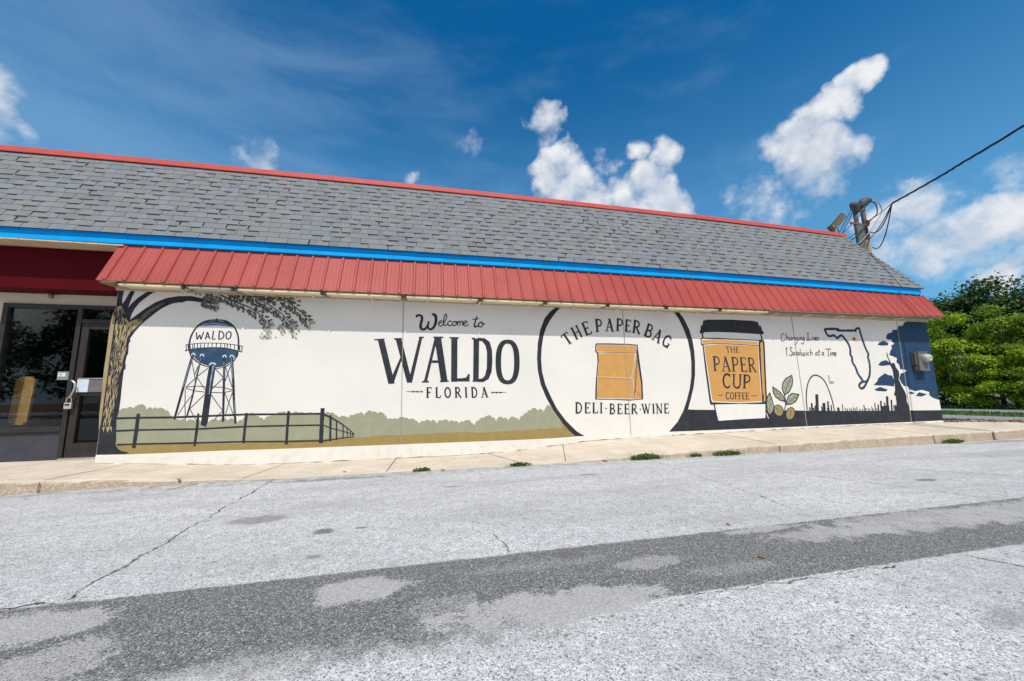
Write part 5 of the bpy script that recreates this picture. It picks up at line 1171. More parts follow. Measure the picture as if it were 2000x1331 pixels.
5 0 -2496 2466 0 -16 7 -12 11 -5 10 -1 -1 13 -5 14 -10 7
6 0 -2034 2136 -15 -13 -5 -19 4 -18 7 -14 11 11 8 18 -1 19
5 0 -2007 2065 -8 -18 0 -21 8 -18 8 -11 7 14 2 21 -5 20
5 0 -2033 2189 6 -20 12 -11 16 -1 12 3 -5 15 -11 14 -15 6
5 0 -2404 2446 0 -20 9 -17 14 -9 11 -5 -1 15 -7 19 -12 13
5 0 -2403 2452 -10 -18 0 -21 7 -19 9 -12 6 15 4 21 -5 21
7 0 -1932 2125 4 -19 11 -10 15 0 11 4 -4 15 -9 13 -14 4
5 0 -1944 2109 12 -17 15 -6 15 6 11 9 -10 12 -15 10 -16 -1
6 0 -2062 2242 11 -16 15 -7 15 4 10 6 -8 12 -15 10 -16 0
5 0 -2020 2160 6 -18 13 -11 15 -2 11 2 -5 13 -11 14 -15 6
5 0 -2366 2376 -10 -13 -1 -14 6 -14 8 -8 7 10 4 15 -4 15
5 0 -2193 2288 -15 -9 -4 -14 6 -13 8 -10 11 8 7 13 -2 14
5 0 -2062 2226 14 -14 16 -2 14 9 8 11 -11 10 -17 6 -15 -5
5 0 -2031 2137 -17 -7 -9 -15 1 -17 3 -14 13 6 12 13 3 18
7 0 -1986 2135 10 -19 15 -9 17 0 13 5 -9 13 -14 13 -18 4
5 0 -2336 2346 -3 -20 6 -15 13 -8 13 -3 2 15 -3 18 -12 12
5 0 -2258 2341 -2 -21 8 -19 14 -12 12 -5 1 16 -5 21 -12 15
6 0 -2494 2538 14 -14 17 -4 15 7 10 9 -11 11 -17 7 -17 -3
5 0 -2186 2314 -16 -14 -5 -19 4 -20 7 -15 12 12 9 19 -1 21
5 0 -2476 2510 15 -5 11 5 7 12 2 11 -11 4 -13 -2 -9 -10
6 0 -2476 2467 -4 -17 5 -13 11 -7 10 -3 3 12 -3 16 -9 10
5 0 -2301 2319 -3 -18 6 -14 13 -6 11 -1 2 14 -4 16 -11 9
5 0 -2359 2453 19 -9 17 4 12 14 6 13 -14 6 -19 0 -14 -11
6 0 -2354 2471 13 -11 14 1 10 10 6 11 -11 7 -15 3 -11 -7
6 0 -2381 2388 -7 -19 4 -18 12 -12 12 -6 4 15 0 19 -9 15
6 0 -2293 2447 12 -13 16 -4 14 4 10 7 -10 10 -15 8 -16 -2
5 0 -2267 2338 -9 -15 0 -17 7 -15 9 -9 6 12 3 17 -5 17
5 0 -2301 2447 17 -6 15 4 12 11 7 11 -13 3 -17 0 -14 -10
5 0 -2481 2497 12 -15 16 -4 14 6 9 9 -10 11 -15 8 -16 -2
5 0 -2120 2332 10 -16 14 -6 14 5 9 7 -8 11 -13 10 -15 -1
5 0 -2055 2111 -14 -12 -3 -16 6 -16 8 -11 9 10 8 16 -3 17
5 0 -2176 2268 -13 -11 -3 -15 5 -14 7 -11 9 9 7 15 -3 15
6 0 -2530 2437 -2 -22 8 -17 15 -10 13 -3 1 16 -6 20 -13 13
5 0 -2078 2188 -11 -16 -2 -20 5 -19 7 -12 8 12 5 20 -2 20
7 0 -2013 2044 -15 -9 -6 -15 3 -16 6 -13 11 8 9 14 0 17
5 0 -2392 2435 -3 -17 5 -15 10 -10 10 -5 2 13 -2 16 -9 13
6 0 -2430 2392 2 -23 11 -17 17 -8 14 -1 -2 17 -9 20 -16 12
5 0 -2321 2478 16 -10 17 0 16 7 9 9 -12 7 -19 4 -17 -5
6 0 -2067 2157 -8 -18 2 -19 10 -16 11 -9 5 15 1 20 -7 17
5 0 -2122 2255 -10 -17 0 -19 8 -17 9 -11 7 14 3 19 -5 19
5 0 -2266 2323 -7 -16 1 -17 7 -14 9 -8 5 12 2 17 -6 16
6 0 -2400 2427 -10 -17 0 -20 7 -18 8 -12 6 14 4 20 -5 20
6 0 -2456 2523 16 -6 14 5 9 12 4 12 -12 4 -16 -1 -11 -11
5 0 -2003 2205 7 -15 12 -7 12 1 10 4 -6 12 -11 10 -13 2
5 0 -2235 2308 -1 -21 7 -19 13 -13 11 -8 1 16 -5 21 -12 17
5 0 -2191 2364 12 -16 17 -10 17 -1 13 3 -10 12 -16 13 -18 4
6 0 -2428 2530 15 -4 12 5 6 14 2 12 -12 3 -14 -3 -9 -11
5 0 -2193 2378 10 -14 13 -6 13 3 9 6 -7 10 -13 9 -14 0
5 0 -2332 2386 1 -19 9 -14 14 -7 11 -2 -1 14 -7 17 -13 10
5 0 -2464 2465 -11 -16 0 -18 9 -14 10 -10 8 13 4 18 -6 17
6 0 -2196 2378 16 -11 16 0 13 10 8 11 -12 7 -17 4 -15 -7
5 0 -2279 2419 16 -10 14 3 10 13 4 13 -12 6 -16 2 -12 -10
6 0 -2240 2343 -4 -21 6 -17 14 -9 13 -3 2 16 -3 18 -12 13
5 0 -2046 2256 10 -17 13 -4 12 7 8 9 -8 12 -12 9 -13 -3
5 0 -1994 2093 -10 -20 1 -20 10 -17 11 -11 7 15 3 21 -8 20
5 0 -2362 2399 -2 -20 6 -18 13 -13 11 -6 1 15 -4 20 -11 15
5 0 -1985 2174 7 -18 14 -11 16 -2 12 2 -6 13 -13 14 -16 6
5 0 -2108 2154 -17 -10 -8 -18 2 -20 4 -14 13 8 11 17 2 20
7 0 -1960 2095 9 -16 14 -8 15 0 11 4 -7 12 -14 11 -16 3
5 0 -2068 2305 10 -18 15 -10 17 -1 12 2 -8 12 -14 13 -17 6
7 0 -1974 2130 16 -16 18 -4 16 8 11 11 -12 11 -19 8 -18 -4
6 0 -2341 2368 -10 -17 2 -17 11 -13 12 -7 6 14 2 18 -8 15
5 0 -2517 2500 -2 -22 9 -19 15 -11 13 -4 0 17 -6 21 -13 14
7 0 -1964 2109 4 -21 13 -11 15 -1 13 3 -4 16 -10 15 -16 6
6 0 -2098 2304 6 -17 11 -9 14 2 10 4 -5 13 -10 12 -14 2
6 0 -2208 2290 -6 -19 3 -18 11 -14 11 -8 4 14 0 20 -9 17
5 0 -2457 2467 -4 -19 4 -18 11 -14 10 -9 2 15 -2 20 -9 16
5 0 -2427 2423 3 -21 10 -16 14 -11 12 -4 -2 15 -8 19 -14 14
5 0 -2512 2529 17 -6 16 4 13 11 7 12 -14 4 -17 -1 -15 -9
6 0 -2130 2254 -4 -21 5 -20 12 -15 11 -9 3 17 -2 21 -11 18
5 0 -1758 2205 11 -14 13 -5 13 4 9 7 -8 11 -13 8 -14 -1
5 0 -1816 2202 -14 -10 -5 -16 3 -16 5 -11 10 8 8 15 0 17
6 0 -2052 2453 -12 -15 -3 -19 3 -18 6 -13 9 12 7 18 -1 20
6 0 -1924 2323 -3 -18 5 -17 12 -11 10 -7 2 15 -3 18 -9 14
5 0 -2146 2477 -5 -18 5 -16 12 -9 12 -3 3 14 -2 17 -11 12
5 0 -2019 2477 16 -11 17 1 12 11 8 12 -13 8 -18 3 -15 -8
6 0 -2019 2491 11 -18 17 -8 17 4 12 7 -10 14 -15 12 -18 0
5 0 -1871 2296 -16 -16 -4 -21 5 -20 8 -14 11 13 8 20 -2 22
6 0 -1778 2138 -14 -10 -3 -14 5 -14 7 -10 10 8 7 14 -2 15
5 0 -1800 2242 -13 -17 -2 -20 7 -18 10 -12 10 13 6 20 -5 20
5 0 -2038 2469 13 -16 17 -5 17 5 11 8 -11 12 -17 9 -18 -2
6 0 -1966 2383 -10 -16 0 -18 7 -15 9 -10 7 12 4 19 -5 18
6 0 -2005 2400 -7 -18 1 -19 9 -17 9 -10 5 14 1 21 -6 18
5 0 -1894 2353 17 -12 19 -2 17 6 11 8 -13 8 -19 5 -19 -3
7 0 -1725 2163 -14 -13 -5 -18 2 -18 5 -13 10 10 8 17 1 20
7 0 -1699 2161 10 -16 16 -6 15 2 11 5 -9 12 -14 10 -17 1
7 0 -1770 2123 -7 -18 1 -18 8 -16 9 -10 6 14 1 19 -6 18
5 0 -2152 2458 -9 -16 1 -16 10 -13 10 -7 6 13 2 17 -7 15
5 0 -1847 2191 -9 -14 1 -14 7 -12 8 -8 6 11 3 15 -5 14
7 0 -1745 2166 -6 -17 2 -16 9 -13 9 -8 4 13 1 17 -8 16
5 0 -1983 2339 -13 -13 -2 -17 6 -15 9 -10 9 10 6 17 -4 17
6 0 -1953 2341 -7 -15 1 -15 9 -11 9 -7 6 12 1 16 -6 13
7 0 -1738 2138 -14 -12 -6 -18 2 -19 4 -13 10 10 10 17 1 20
6 0 -2079 2414 -7 -16 4 -16 10 -11 10 -6 4 13 0 17 -9 13
5 0 -1851 2247 -4 -20 6 -19 12 -13 11 -7 2 15 -2 20 -11 16
5 0 -2159 2454 0 -23 11 -18 17 -8 14 -2 -1 18 -8 20 -15 13
5 0 -2155 2532 15 -7 15 2 11 9 7 10 -11 5 -16 1 -13 -7
6 0 -1855 2335 13 -15 16 -4 16 5 10 8 -10 11 -17 9 -17 -2
5 0 -2091 2500 13 -12 13 1 9 11 4 12 -11 8 -13 4 -11 -8
5 0 -1791 2188 -15 -12 -3 -17 7 -15 9 -11 11 10 7 16 -4 17
5 0 -1770 2117 -11 -16 0 -16 9 -14 10 -8 7 12 4 17 -6 16
5 0 -2037 2397 -3 -19 6 -13 13 -6 12 0 2 14 -3 16 -11 9
5 0 -2002 2482 13 -16 17 -6 16 3 12 7 -11 11 -16 10 -18 0
6 0 -2177 2481 -1 -20 7 -16 14 -8 12 -2 1 15 -5 18 -13 11
5 0 -1894 2306 -12 -16 -3 -19 6 -18 8 -12 8 13 6 19 -3 19
6 0 -2029 2452 13 -11 13 0 11 9 7 9 -10 8 -15 3 -12 -6
5 0 -2027 2388 -8 -19 4 -19 12 -14 11 -7 5 15 0 20 -9 17
5 0 -2069 2506 19 -6 17 6 11 15 5 15 -15 4 -19 -2 -14 -13
5 0 -1821 2291 5 -19 12 -10 15 -1 12 3 -5 14 -10 14 -15 5
5 0 -2086 2504 19 -11 19 3 14 13 7 14 -15 7 -19 1 -17 -10
5 0 -1863 2219 -11 -16 1 -19 8 -15 10 -10 8 14 3 18 -6 18
5 0 -1887 2260 -11 -16 -1 -20 7 -17 8 -11 7 12 5 20 -4 19
5 0 -1869 2327 10 -18 17 -12 18 -2 13 2 -8 14 -16 14 -18 6
5 0 -2053 2404 -8 -20 3 -19 12 -15 12 -8 5 16 0 21 -9 17
5 0 -1835 2177 -15 -11 -6 -18 3 -18 6 -13 11 10 10 16 0 19
5 0 -1971 2351 -4 -22 7 -19 14 -12 13 -5 2 16 -4 21 -12 16
6 0 -1867 2224 -15 -10 -5 -14 2 -16 5 -12 11 7 9 14 0 17
5 0 -1846 2349 8 -17 14 -10 15 -1 12 2 -7 13 -12 13 -16 5
7 0 -1725 2107 -15 -12 -8 -19 1 -19 4 -15 11 10 11 18 2 20
5 0 -1975 2405 -5 -19 6 -16 13 -8 12 -4 3 15 -2 18 -12 12
5 0 -1813 2205 -10 -15 1 -16 9 -12 11 -8 7 12 2 17 -6 14
5 0 -2145 2516 14 -13 16 -1 12 9 8 10 -11 9 -16 6 -14 -6
6 0 -1753 2230 4 -19 11 -10 13 -2 12 2 -3 14 -9 14 -14 5
5 0 -1825 2284 10 -17 15 -8 16 1 12 5 -8 13 -15 12 -17 2
5 0 -1786 2148 -17 -11 -9 -18 2 -19 4 -15 13 8 12 17 3 20
7 0 -1742 2138 -6 -17 4 -15 10 -10 11 -6 4 13 -1 17 -9 13
5 0 -2142 2468 -1 -19 7 -16 13 -10 11 -4 0 15 -4 17 -12 13
5 0 -1947 2346 -17 -13 -7 -19 3 -21 5 -15 12 11 11 18 1 22
7 0 -1717 2178 11 -17 16 -6 15 4 11 7 -9 11 -15 10 -17 0
6 0 -2071 2497 17 -13 17 -1 15 11 9 11 -13 10 -19 4 -16 -6
6 0 -2098 2419 -3 -23 8 -20 15 -12 13 -6 2 18 -5 21 -13 16
6 0 -2099 2426 -4 -22 7 -19 14 -11 14 -5 2 17 -3 21 -13 15
5 0 -2117 2426 -2 -20 7 -19 13 -13 12 -7 0 15 -4 21 -11 16
5 0 -2126 2519 20 -6 17 7 11 15 6 14 -15 4 -19 -3 -15 -13
7 0 -1684 2172 10 -15 13 -3 11 6 8 9 -8 10 -12 7 -13 -2
5 0 -1780 2148 -16 -8 -7 -15 1 -17 4 -13 12 7 11 13 2 18
5 0 -1730 2214 10 -14 14 -5 14 4 10 6 -9 10 -14 9 -14 -1
5 0 -1958 2394 -13 -16 -1 -19 8 -16 10 -10 9 12 5 19 -5 18
5 0 -1773 2275 13 -19 19 -8 18 4 13 7 -11 14 -17 12 -20 0
5 0 -2082 2407 -12 -16 -4 -20 5 -20 6 -13 9 13 7 20 -2 21
6 0 -1800 2237 -9 -17 2 -17 11 -12 12 -6 6 13 1 18 -8 15
6 0 -1919 2304 -14 -10 -4 -15 3 -16 6 -11 10 8 8 14 -1 17
5 0 -1862 2219 -12 -13 -2 -15 7 -14 8 -10 9 11 5 15 -4 16
7 0 -1733 2106 -14 -8 -6 -13 1 -15 4 -11 10 6 9 12 2 16
5 0 -2028 2485 17 -8 17 4 12 12 7 12 -14 4 -17 0 -15 -9
5 0 -2061 2424 -11 -16 1 -14 10 -11 11 -6 7 12 3 16 -7 13
6 0 -2024 2377 -12 -16 -2 -19 8 -16 9 -12 9 13 6 19 -5 19
6 0 -1799 2170 -12 -16 -2 -19 7 -18 8 -11 9 12 5 20 -4 19
5 0 -1926 2334 -8 -18 3 -19 10 -14 11 -8 5 14 1 20 -8 16
7 0 -1715 2179 5 -19 13 -10 15 -2 11 2 -5 14 -10 14 -15 5
6 0 -2126 2483 -8 -18 3 -16 11 -12 11 -6 6 14 1 18 -9 14
5 0 -1792 2193 -13 -14 -4 -19 4 -18 5 -13 9 11 7 19 -1 20
5 0 -1944 2433 16 -15 18 -3 16 9 10 11 -12 11 -19 7 -17 -5
5 0 -2144 2437 -7 -18 3 -18 11 -13 11 -8 4 15 0 19 -9 16
6 0 -1782 2269 14 -16 18 -7 17 3 13 6 -11 12 -18 10 -19 1
5 0 -2145 2563 17 -12 19 1 14 10 9 12 -13 9 -20 3 -17 -7
5 0 -1827 2221 -6 -17 5 -16 11 -11 10 -6 4 14 -1 17 -9 14
7 0 -1737 2091 -12 -16 -2 -20 8 -17 9 -11 9 13 6 19 -5 20
6 0 -2048 2429 -7 -18 4 -16 12 -9 11 -5 5 15 0 17 -10 12
5 0 -2144 2457 2 -17 10 -13 13 -6 12 0 -3 13 -8 15 -13 9
5 0 -2129 2452 -2 -17 7 -13 12 -7 10 -1 1 12 -5 15 -11 10
5 0 -1829 2321 12 -15 13 -2 11 7 8 10 -9 11 -14 6 -13 -4
6 0 -2001 2420 -11 -16 -1 -17 9 -15 9 -9 8 12 5 18 -6 16
6 0 -1883 2254 -7 -20 4 -17 13 -10 13 -5 4 15 -1 19 -10 13
5 0 -2006 2469 14 -9 14 1 11 10 7 10 -11 6 -16 2 -13 -7
6 0 -3250 2413 4 -19 10 -14 14 -6 12 0 -3 15 -9 16 -14 9
5 0 -3241 2454 -7 -17 2 -17 9 -14 8 -8 5 12 1 19 -7 16
5 0 -3086 2467 16 -7 12 4 7 13 3 13 -12 5 -14 -1 -10 -11
6 0 -3127 2380 3 -16 8 -9 12 -3 9 2 -3 11 -7 13 -11 5
5 0 -3112 2451 12 -11 12 -1 10 7 6 9 -9 8 -13 5 -11 -5
5 0 -3022 2383 -9 -19 1 -20 9 -18 9 -11 7 15 2 21 -6 20
5 0 -3079 2437 18 -2 16 9 8 16 4 14 -14 1 -17 -6 -12 -14
7 0 -3053 2412 15 -13 18 -2 15 7 10 8 -12 9 -18 6 -17 -4
6 0 -3079 2343 -3 -17 5 -14 11 -7 11 -2 2 13 -3 15 -10 10
5 0 -3235 2448 0 -22 9 -16 15 -8 13 -2 -1 17 -7 19 -13 12
5 0 -3076 2365 -9 -16 2 -15 10 -11 11 -7 6 13 1 16 -7 14
6 0 -3144 2375 -2 -22 8 -17 14 -10 12 -4 1 16 -4 20 -13 13
5 0 -3213 2401 -6 -19 4 -18 11 -13 11 -8 4 15 0 20 -9 16
5 0 -3195 2495 17 -5 15 4 12 12 6 12 -13 4 -17 -2 -14 -10
5 0 -3102 2440 15 -6 14 4 10 11 5 11 -12 4 -15 -1 -12 -9
5 0 -3138 2371 -6 -16 3 -13 11 -8 11 -3 3 12 0 15 -9 11
5 0 -3048 2417 15 -5 12 5 6 14 3 12 -12 3 -14 -2 -9 -11
5 0 -3137 2409 4 -21 13 -16 15 -7 13 -2 -4 17 -10 18 -15 11
6 0 -3175 2498 15 -5 13 6 7 12 3 12 -12 3 -14 -2 -10 -11
5 0 -3182 2380 4 -21 12 -16 16 -7 13 -2 -4 16 -10 19 -15 11
6 0 -3038 2459 12 -14 14 -3 13 7 8 8 -10 10 -14 6 -14 -3
6 0 -3195 2443 -3 -22 8 -19 13 -12 13 -6 1 17 -4 21 -12 16
5 0 -3174 2473 18 -7 16 5 10 14 5 14 -14 4 -17 -1 -13 -12
5 0 -3164 2400 -7 -19 2 -20 8 -17 9 -11 5 14 1 21 -7 20
5 0 -3091 2428 16 -8 14 4 10 12 5 12 -13 6 -15 0 -12 -10
5 0 -3197 2511 12 -11 13 -1 10 8 7 9 -10 8 -13 4 -12 -5
7 0 -3050 2333 0 -17 7 -11 11 -3 10 0 0 13 -5 14 -11 7
5 0 -3208 2488 14 -14 14 -1 12 9 7 11 -11 10 -15 6 -13 -6
5 0 -3202 2491 13 -5 12 4 7 11 4 10 -11 3 -13 -1 -9 -9
6 0 -3212 2428 3 -20 10 -16 14 -8 12 -3 -2 16 -9 18 -13 11
5 0 -3058 2383 -4 -19 3 -20 10 -15 10 -10 3 15 -1 21 -8 18
5 0 -3181 2425 -12 -13 -1 -14 8 -11 9 -8 9 10 4 14 -5 13
5 0 -3241 2413 -8 -14 0 -15 7 -13 8 -9 5 11 3 16 -5 15
5 0 -3158 2495 17 -6 14 6 8 15 3 14 -13 3 -16 -2 -11 -12
5 0 -3152 2459 12 -12 15 -3 13 5 8 7 -9 9 -15 6 -14 -2
5 0 -3133 2362 -2 -19 7 -17 12 -12 10 -6 1 15 -4 19 -11 14
5 0 -3039 2384 3 -16 9 -10 12 -2 9 2 -3 12 -7 12 -12 5
5 0 -3106 2434 15 -4 14 5 9 13 4 12 -12 2 -15 -2 -12 -11
6 0 -3080 2340 1 -21 10 -18 14 -12 12 -5 -2 16 -7 20 -14 15
5 0 -3181 2378 0 -19 8 -15 13 -8 11 -2 -1 14 -6 17 -12 11
5 0 -3175 2505 14 -12 16 -3 14 6 10 8 -12 9 -16 6 -16 -4
5 0 -3216 2413 -9 -17 1 -18 9 -14 10 -9 7 13 2 19 -7 17
5 0 -3116 2475 18 -9 16 3 11 13 6 14 -14 6 -18 0 -13 -10
5 0 -3061 2383 -1 -16 7 -14 10 -7 10 -3 0 12 -4 15 -10 10
6 0 -3134 2490 14 -16 15 -3 13 8 8 11 -10 11 -16 7 -14 -4
6 0 -3225 2407 -7 -17 1 -20 8 -16 8 -11 5 14 1 20 -6 18
5 0 -3198 2469 11 -13 13 -3 11 6 7 9 -9 9 -12 7 -13 -3
5 0 -3150 2398 -9 -12 -1 -15 6 -14 7 -9 7 10 4 15 -4 15
6 0 -3226 2427 -10 -14 -1 -15 8 -13 9 -9 7 11 4 15 -5 15
6 0 -3226 2408 3 -20 11 -17 14 -9 12 -5 -3 15 -9 19 -14 13
7 0 -3047 2335 -8 -15 1 -16 8 -14 9 -8 5 12 2 16 -5 16
6 0 -3225 2411 -6 -18 4 -17 11 -13 11 -7 3 14 0 19 -9 15
5 0 -3225 2461 1 -21 10 -15 14 -7 12 -2 -1 16 -7 18 -14 10
5 0 -3101 2443 16 -7 16 2 12 10 7 11 -13 5 -16 0 -14 -7
5 0 -3168 2486 11 -13 12 -3 11 6 7 8 -8 10 -13 6 -12 -3
5 0 -3112 2353 2 -16 8 -10 12 -3 9 1 -2 12 -7 13 -11 5
5 0 -3220 2416 4 -20 12 -15 15 -6 12 -1 -4 15 -10 18 -15 10
5 0 -3125 2448 15 -10 16 0 14 8 8 10 -12 8 -17 4 -16 -6
6 0 -3123 2392 3 -17 9 -10 12 -2 10 1 -3 13 -7 13 -12 5
5 0 -3124 2428 19 -2 15 10 7 16 3 15 -14 1 -17 -6 -11 -16
6 0 -3176 2383 -4 -16 4 -14 10 -11 9 -5 2 12 -1 16 -8 13
6 0 -3238 2496 16 -10 15 2 10 12 6 12 -13 7 -16 1 -13 -8
5 0 -3085 2391 -5 -18 5 -14 11 -7 11 -3 3 14 -2 16 -10 10
5 0 -3133 2395 -1 -16 6 -12 11 -6 9 -1 1 12 -4 14 -10 9
5 0 -3143 2382 1 -18 9 -12 12 -3 11 2 -1 14 -7 15 -12 6
5 0 -3189 2386 -11 -15 -1 -18 7 -16 8 -11 8 12 5 18 -5 18
6 0 -3101 2387 -2 -17 6 -13 12 -5 10 -1 1 13 -4 14 -10 9
5 0 -3191 2439 -1 -17 7 -12 11 -6 10 -1 0 13 -4 14 -10 9
5 0 -3181 2429 -11 -14 0 -15 9 -12 10 -8 7 12 4 15 -6 14
5 0 -3060 2419 12 -8 12 3 7 9 4 10 -10 5 -12 1 -10 -7
7 0 -3055 2387 -4 -16 5 -13 10 -8 10 -3 2 12 -2 15 -9 10
5 0 -3059 2384 -7 -19 2 -20 9 -16 9 -11 5 15 1 21 -7 19
6 0 -3152 2464 15 -15 17 -2 15 7 10 10 -12 10 -17 7 -17 -4
5 0 -3223 2484 14 -8 13 2 10 9 5 10 -11 6 -14 1 -11 -7
5 0 -3218 2516 13 -15 14 -3 13 7 8 10 -10 11 -14 8 -15 -4
6 0 -2405 2604 -13 -14 0 -16 9 -13 11 -7 8 11 5 16 -6 15
6 0 -2414 2599 11 -17 15 -4 15 6 9 9 -9 11 -15 9 -16 -2
6 0 -2602 2553 15 -14 17 -3 16 6 10 8 -12 10 -17 7 -17 -3
5 0 -2373 2518 14 -10 14 2 11 10 6 11 -12 6 -14 2 -13 -7
6 0 -2413 2603 -8 -18 2 -18 12 -12 11 -7 6 15 1 19 -9 15
6 0 -2700 2579 9 -19 16 -12 18 -2 13 2 -9 15 -14 14 -18 6
6 0 -2342 2522 4 -23 14 -15 17 -3 14 2 -4 17 -11 18 -17 8
5 0 -2858 2488 -5 -18 4 -16 12 -9 12 -4 3 14 -1 17 -10 13
6 0 -2397 2535 -10 -16 0 -16 9 -13 10 -8 7 12 3 17 -6 15
6 0 -2527 2586 14 -10 14 1 11 10 6 11 -11 7 -15 3 -13 -7
6 0 -2541 2612 14 -10 13 1 10 11 5 11 -11 7 -14 3 -12 -8
5 0 -2544 2554 3 -22 11 -13 15 -2 13 3 -3 16 -9 17 -14 6
6 0 -2386 2540 -1 -21 9 -15 15 -6 13 -1 0 16 -7 18 -13 10
6 0 -2831 2484 15 -13 14 1 10 11 5 13 -11 9 -15 3 -12 -8
6 0 -2873 2555 -6 -19 5 -16 12 -10 11 -4 4 14 -1 18 -10 13
5 0 -2368 2507 -5 -23 7 -18 14 -10 14 -4 3 17 -3 21 -13 14
6 0 -2235 2626 -15 -15 -3 -20 7 -18 9 -12 11 12 8 19 -4 19
6 0 -2646 2535 -11 -16 -2 -20 6 -17 8 -12 7 12 5 20 -3 20
6 0 -2243 2602 3 -21 11 -16 15 -8 13 -2 -2 16 -9 19 -15 11
6 0 -2869 2534 14 -16 16 -3 14 8 9 10 -11 11 -16 8 -16 -5
5 0 -2590 2516 3 -23 11 -16 17 -8 14 -1 -3 17 -9 20 -16 11
5 0 -2434 2563 -3 -22 7 -20 14 -14 13 -6 2 17 -4 22 -13 17
6 0 -2282 2550 -12 -15 -1 -16 10 -12 11 -7 9 11 4 17 -6 14
5 0 -2798 2542 -3 -18 6 -15 12 -8 11 -4 1 15 -3 16 -11 12
5 0 -2462 2593 20 -9 16 6 11 15 5 15 -15 6 -19 -2 -13 -12
6 0 -2234 2564 9 -19 16 -11 17 -2 13 2 -8 14 -14 14 -18 6
6 0 -2528 2510 -4 -20 5 -19 11 -14 11 -7 3 15 -2 20 -10 17
6 0 -2612 2541 16 -10 15 3 10 12 5 14 -13 6 -16 2 -13 -10
6 0 -2319 2526 -9 -17 -2 -21 6 -18 7 -13 7 14 5 21 -4 20
6 0 -2692 2531 -13 -11 -3 -14 5 -14 7 -10 9 8 7 14 -2 15
6 0 -2846 2532 9 -19 14 -9 15 1 12 5 -7 15 -13 13 -16 2
6 0 -2303 2605 11 -18 15 -8 16 2 12 6 -8 14 -15 11 -17 2
6 0 -2535 2562 13 -14 15 -3 13 8 9 9 -11 10 -15 6 -15 -4
5 0 -2638 2572 -11 -12 -3 -15 6 -14 8 -9 8 9 5 15 -3 15
5 0 -2211 2564 7 -17 13 -9 15 0 11 5 -6 13 -12 12 -16 3
5 0 -2581 2501 -15 -12 -5 -17 6 -18 8 -13 11 10 9 17 -2 19
6 0 -2210 2554 8 -22 15 -13 19 -2 14 4 -7 17 -14 16 -19 6
6 0 -2623 2564 -10 -16 0 -19 8 -16 9 -11 7 13 4 20 -5 18
6 0 -2618 2521 -11 -17 1 -18 10 -14 10 -9 8 13 3 19 -6 17
5 0 -2885 2541 14 -14 16 -4 16 6 10 9 -12 9 -17 8 -16 -3
5 0 -2544 2609 5 -19 13 -12 15 -4 12 1 -4 15 -11 15 -16 7
6 0 -2507 2606 -7 -20 3 -19 12 -15 11 -8 4 15 0 21 -9 17
6 0 -2871 2548 -10 -17 -1 -20 6 -19 8 -12 7 13 4 21 -4 20
6 0 -2478 2551 11 -19 16 -7 16 4 11 8 -9 14 -15 11 -17 0
6 0 -2698 2582 -2 -19 7 -14 13 -6 12 0 1 14 -5 17 -12 9
6 0 -2466 2526 18 -7 18 3 14 12 8 12 -14 4 -19 0 -17 -9
6 0 -2571 2569 -3 -17 6 -14 11 -7 11 -3 2 13 -3 16 -10 11
5 0 -2253 2572 -12 -12 -4 -16 6 -16 7 -10 9 10 7 15 -3 17
6 0 -2852 2533 12 -20 18 -8 18 3 13 7 -11 14 -16 13 -19 1
5 0 -2640 2490 -9 -17 0 -19 7 -17 8 -11 6 14 4 19 -5 19
6 0 -2217 2625 -10 -14 -1 -17 6 -16 7 -10 7 11 4 17 -3 18
6 0 -2708 2519 16 -7 15 5 9 13 5 12 -13 4 -15 -1 -12 -11
6 0 -2199 2629 -3 -19 7 -14 12 -8 11 -3 2 14 -4 17 -10 11
6 0 -2606 2532 -2 -21 8 -17 15 -10 12 -3 0 16 -5 19 -13 13
6 0 -2855 2562 -7 -17 4 -15 11 -8 11 -4 5 13 0 16 -9 12
6 0 -2491 2593 17 -10 17 3 11 13 7 14 -14 7 -18 1 -15 -10
6 0 -2333 2576 17 -10 19 1 15 9 10 10 -14 7 -19 2 -17 -6
6 0 -2580 2522 2 -20 10 -14 15 -7 11 -2 -2 15 -8 17 -14 10
6 0 -2439 2594 8 -22 15 -11 17 -1 14 4 -7 17 -13 16 -18 5
5 0 -2639 2529 3 -23 12 -15 16 -6 14 -1 -3 17 -10 19 -16 10
6 0 -2782 2489 -9 -18 3 -17 11 -11 11 -6 7 14 1 17 -9 15
6 0 -2730 2507 -15 -16 -3 -20 7 -19 9 -13 10 12 7 20 -3 21
6 0 -2434 2529 5 -18 12 -9 13 0 10 4 -5 12 -9 13 -14 3
5 0 -2536 2574 5 -18 11 -12 14 -4 11 0 -4 14 -9 15 -14 7
6 0 -2197 2521 11 -18 17 -9 18 0 12 4 -9 13 -16 12 -19 4
6 0 -2738 2486 1 -22 11 -14 15 -4 13 2 -2 16 -8 17 -14 8
5 0 -2495 2552 17 -6 15 5 10 13 5 12 -13 4 -17 -2 -12 -10
5 0 -2328 2554 11 -19 17 -9 17 2 13 5 -9 14 -16 13 -19 2
5 0 -2364 2565 -7 -22 4 -20 14 -15 13 -7 5 17 -1 22 -11 18
6 0 -2490 2555 1 -19 10 -12 14 -4 12 1 -2 15 -8 15 -13 7
5 0 -2778 2486 17 -7 18 3 14 12 8 11 -14 5 -19 0 -16 -10
6 0 -2701 2563 -8 -20 2 -19 11 -15 11 -9 6 15 1 21 -8 17
6 0 -2758 2564 -15 -10 -3 -15 6 -14 8 -11 11 8 8 14 -3 16
6 0 -2576 2558 13 -13 13 -1 10 10 5 12 -10 9 -14 5 -11 -7
5 0 -2769 2502 7 -18 12 -9 13 3 10 6 -5 13 -11 12 -14 2
6 0 -2862 2514 -11 -14 -3 -18 6 -17 8 -11 9 11 5 18 -3 18
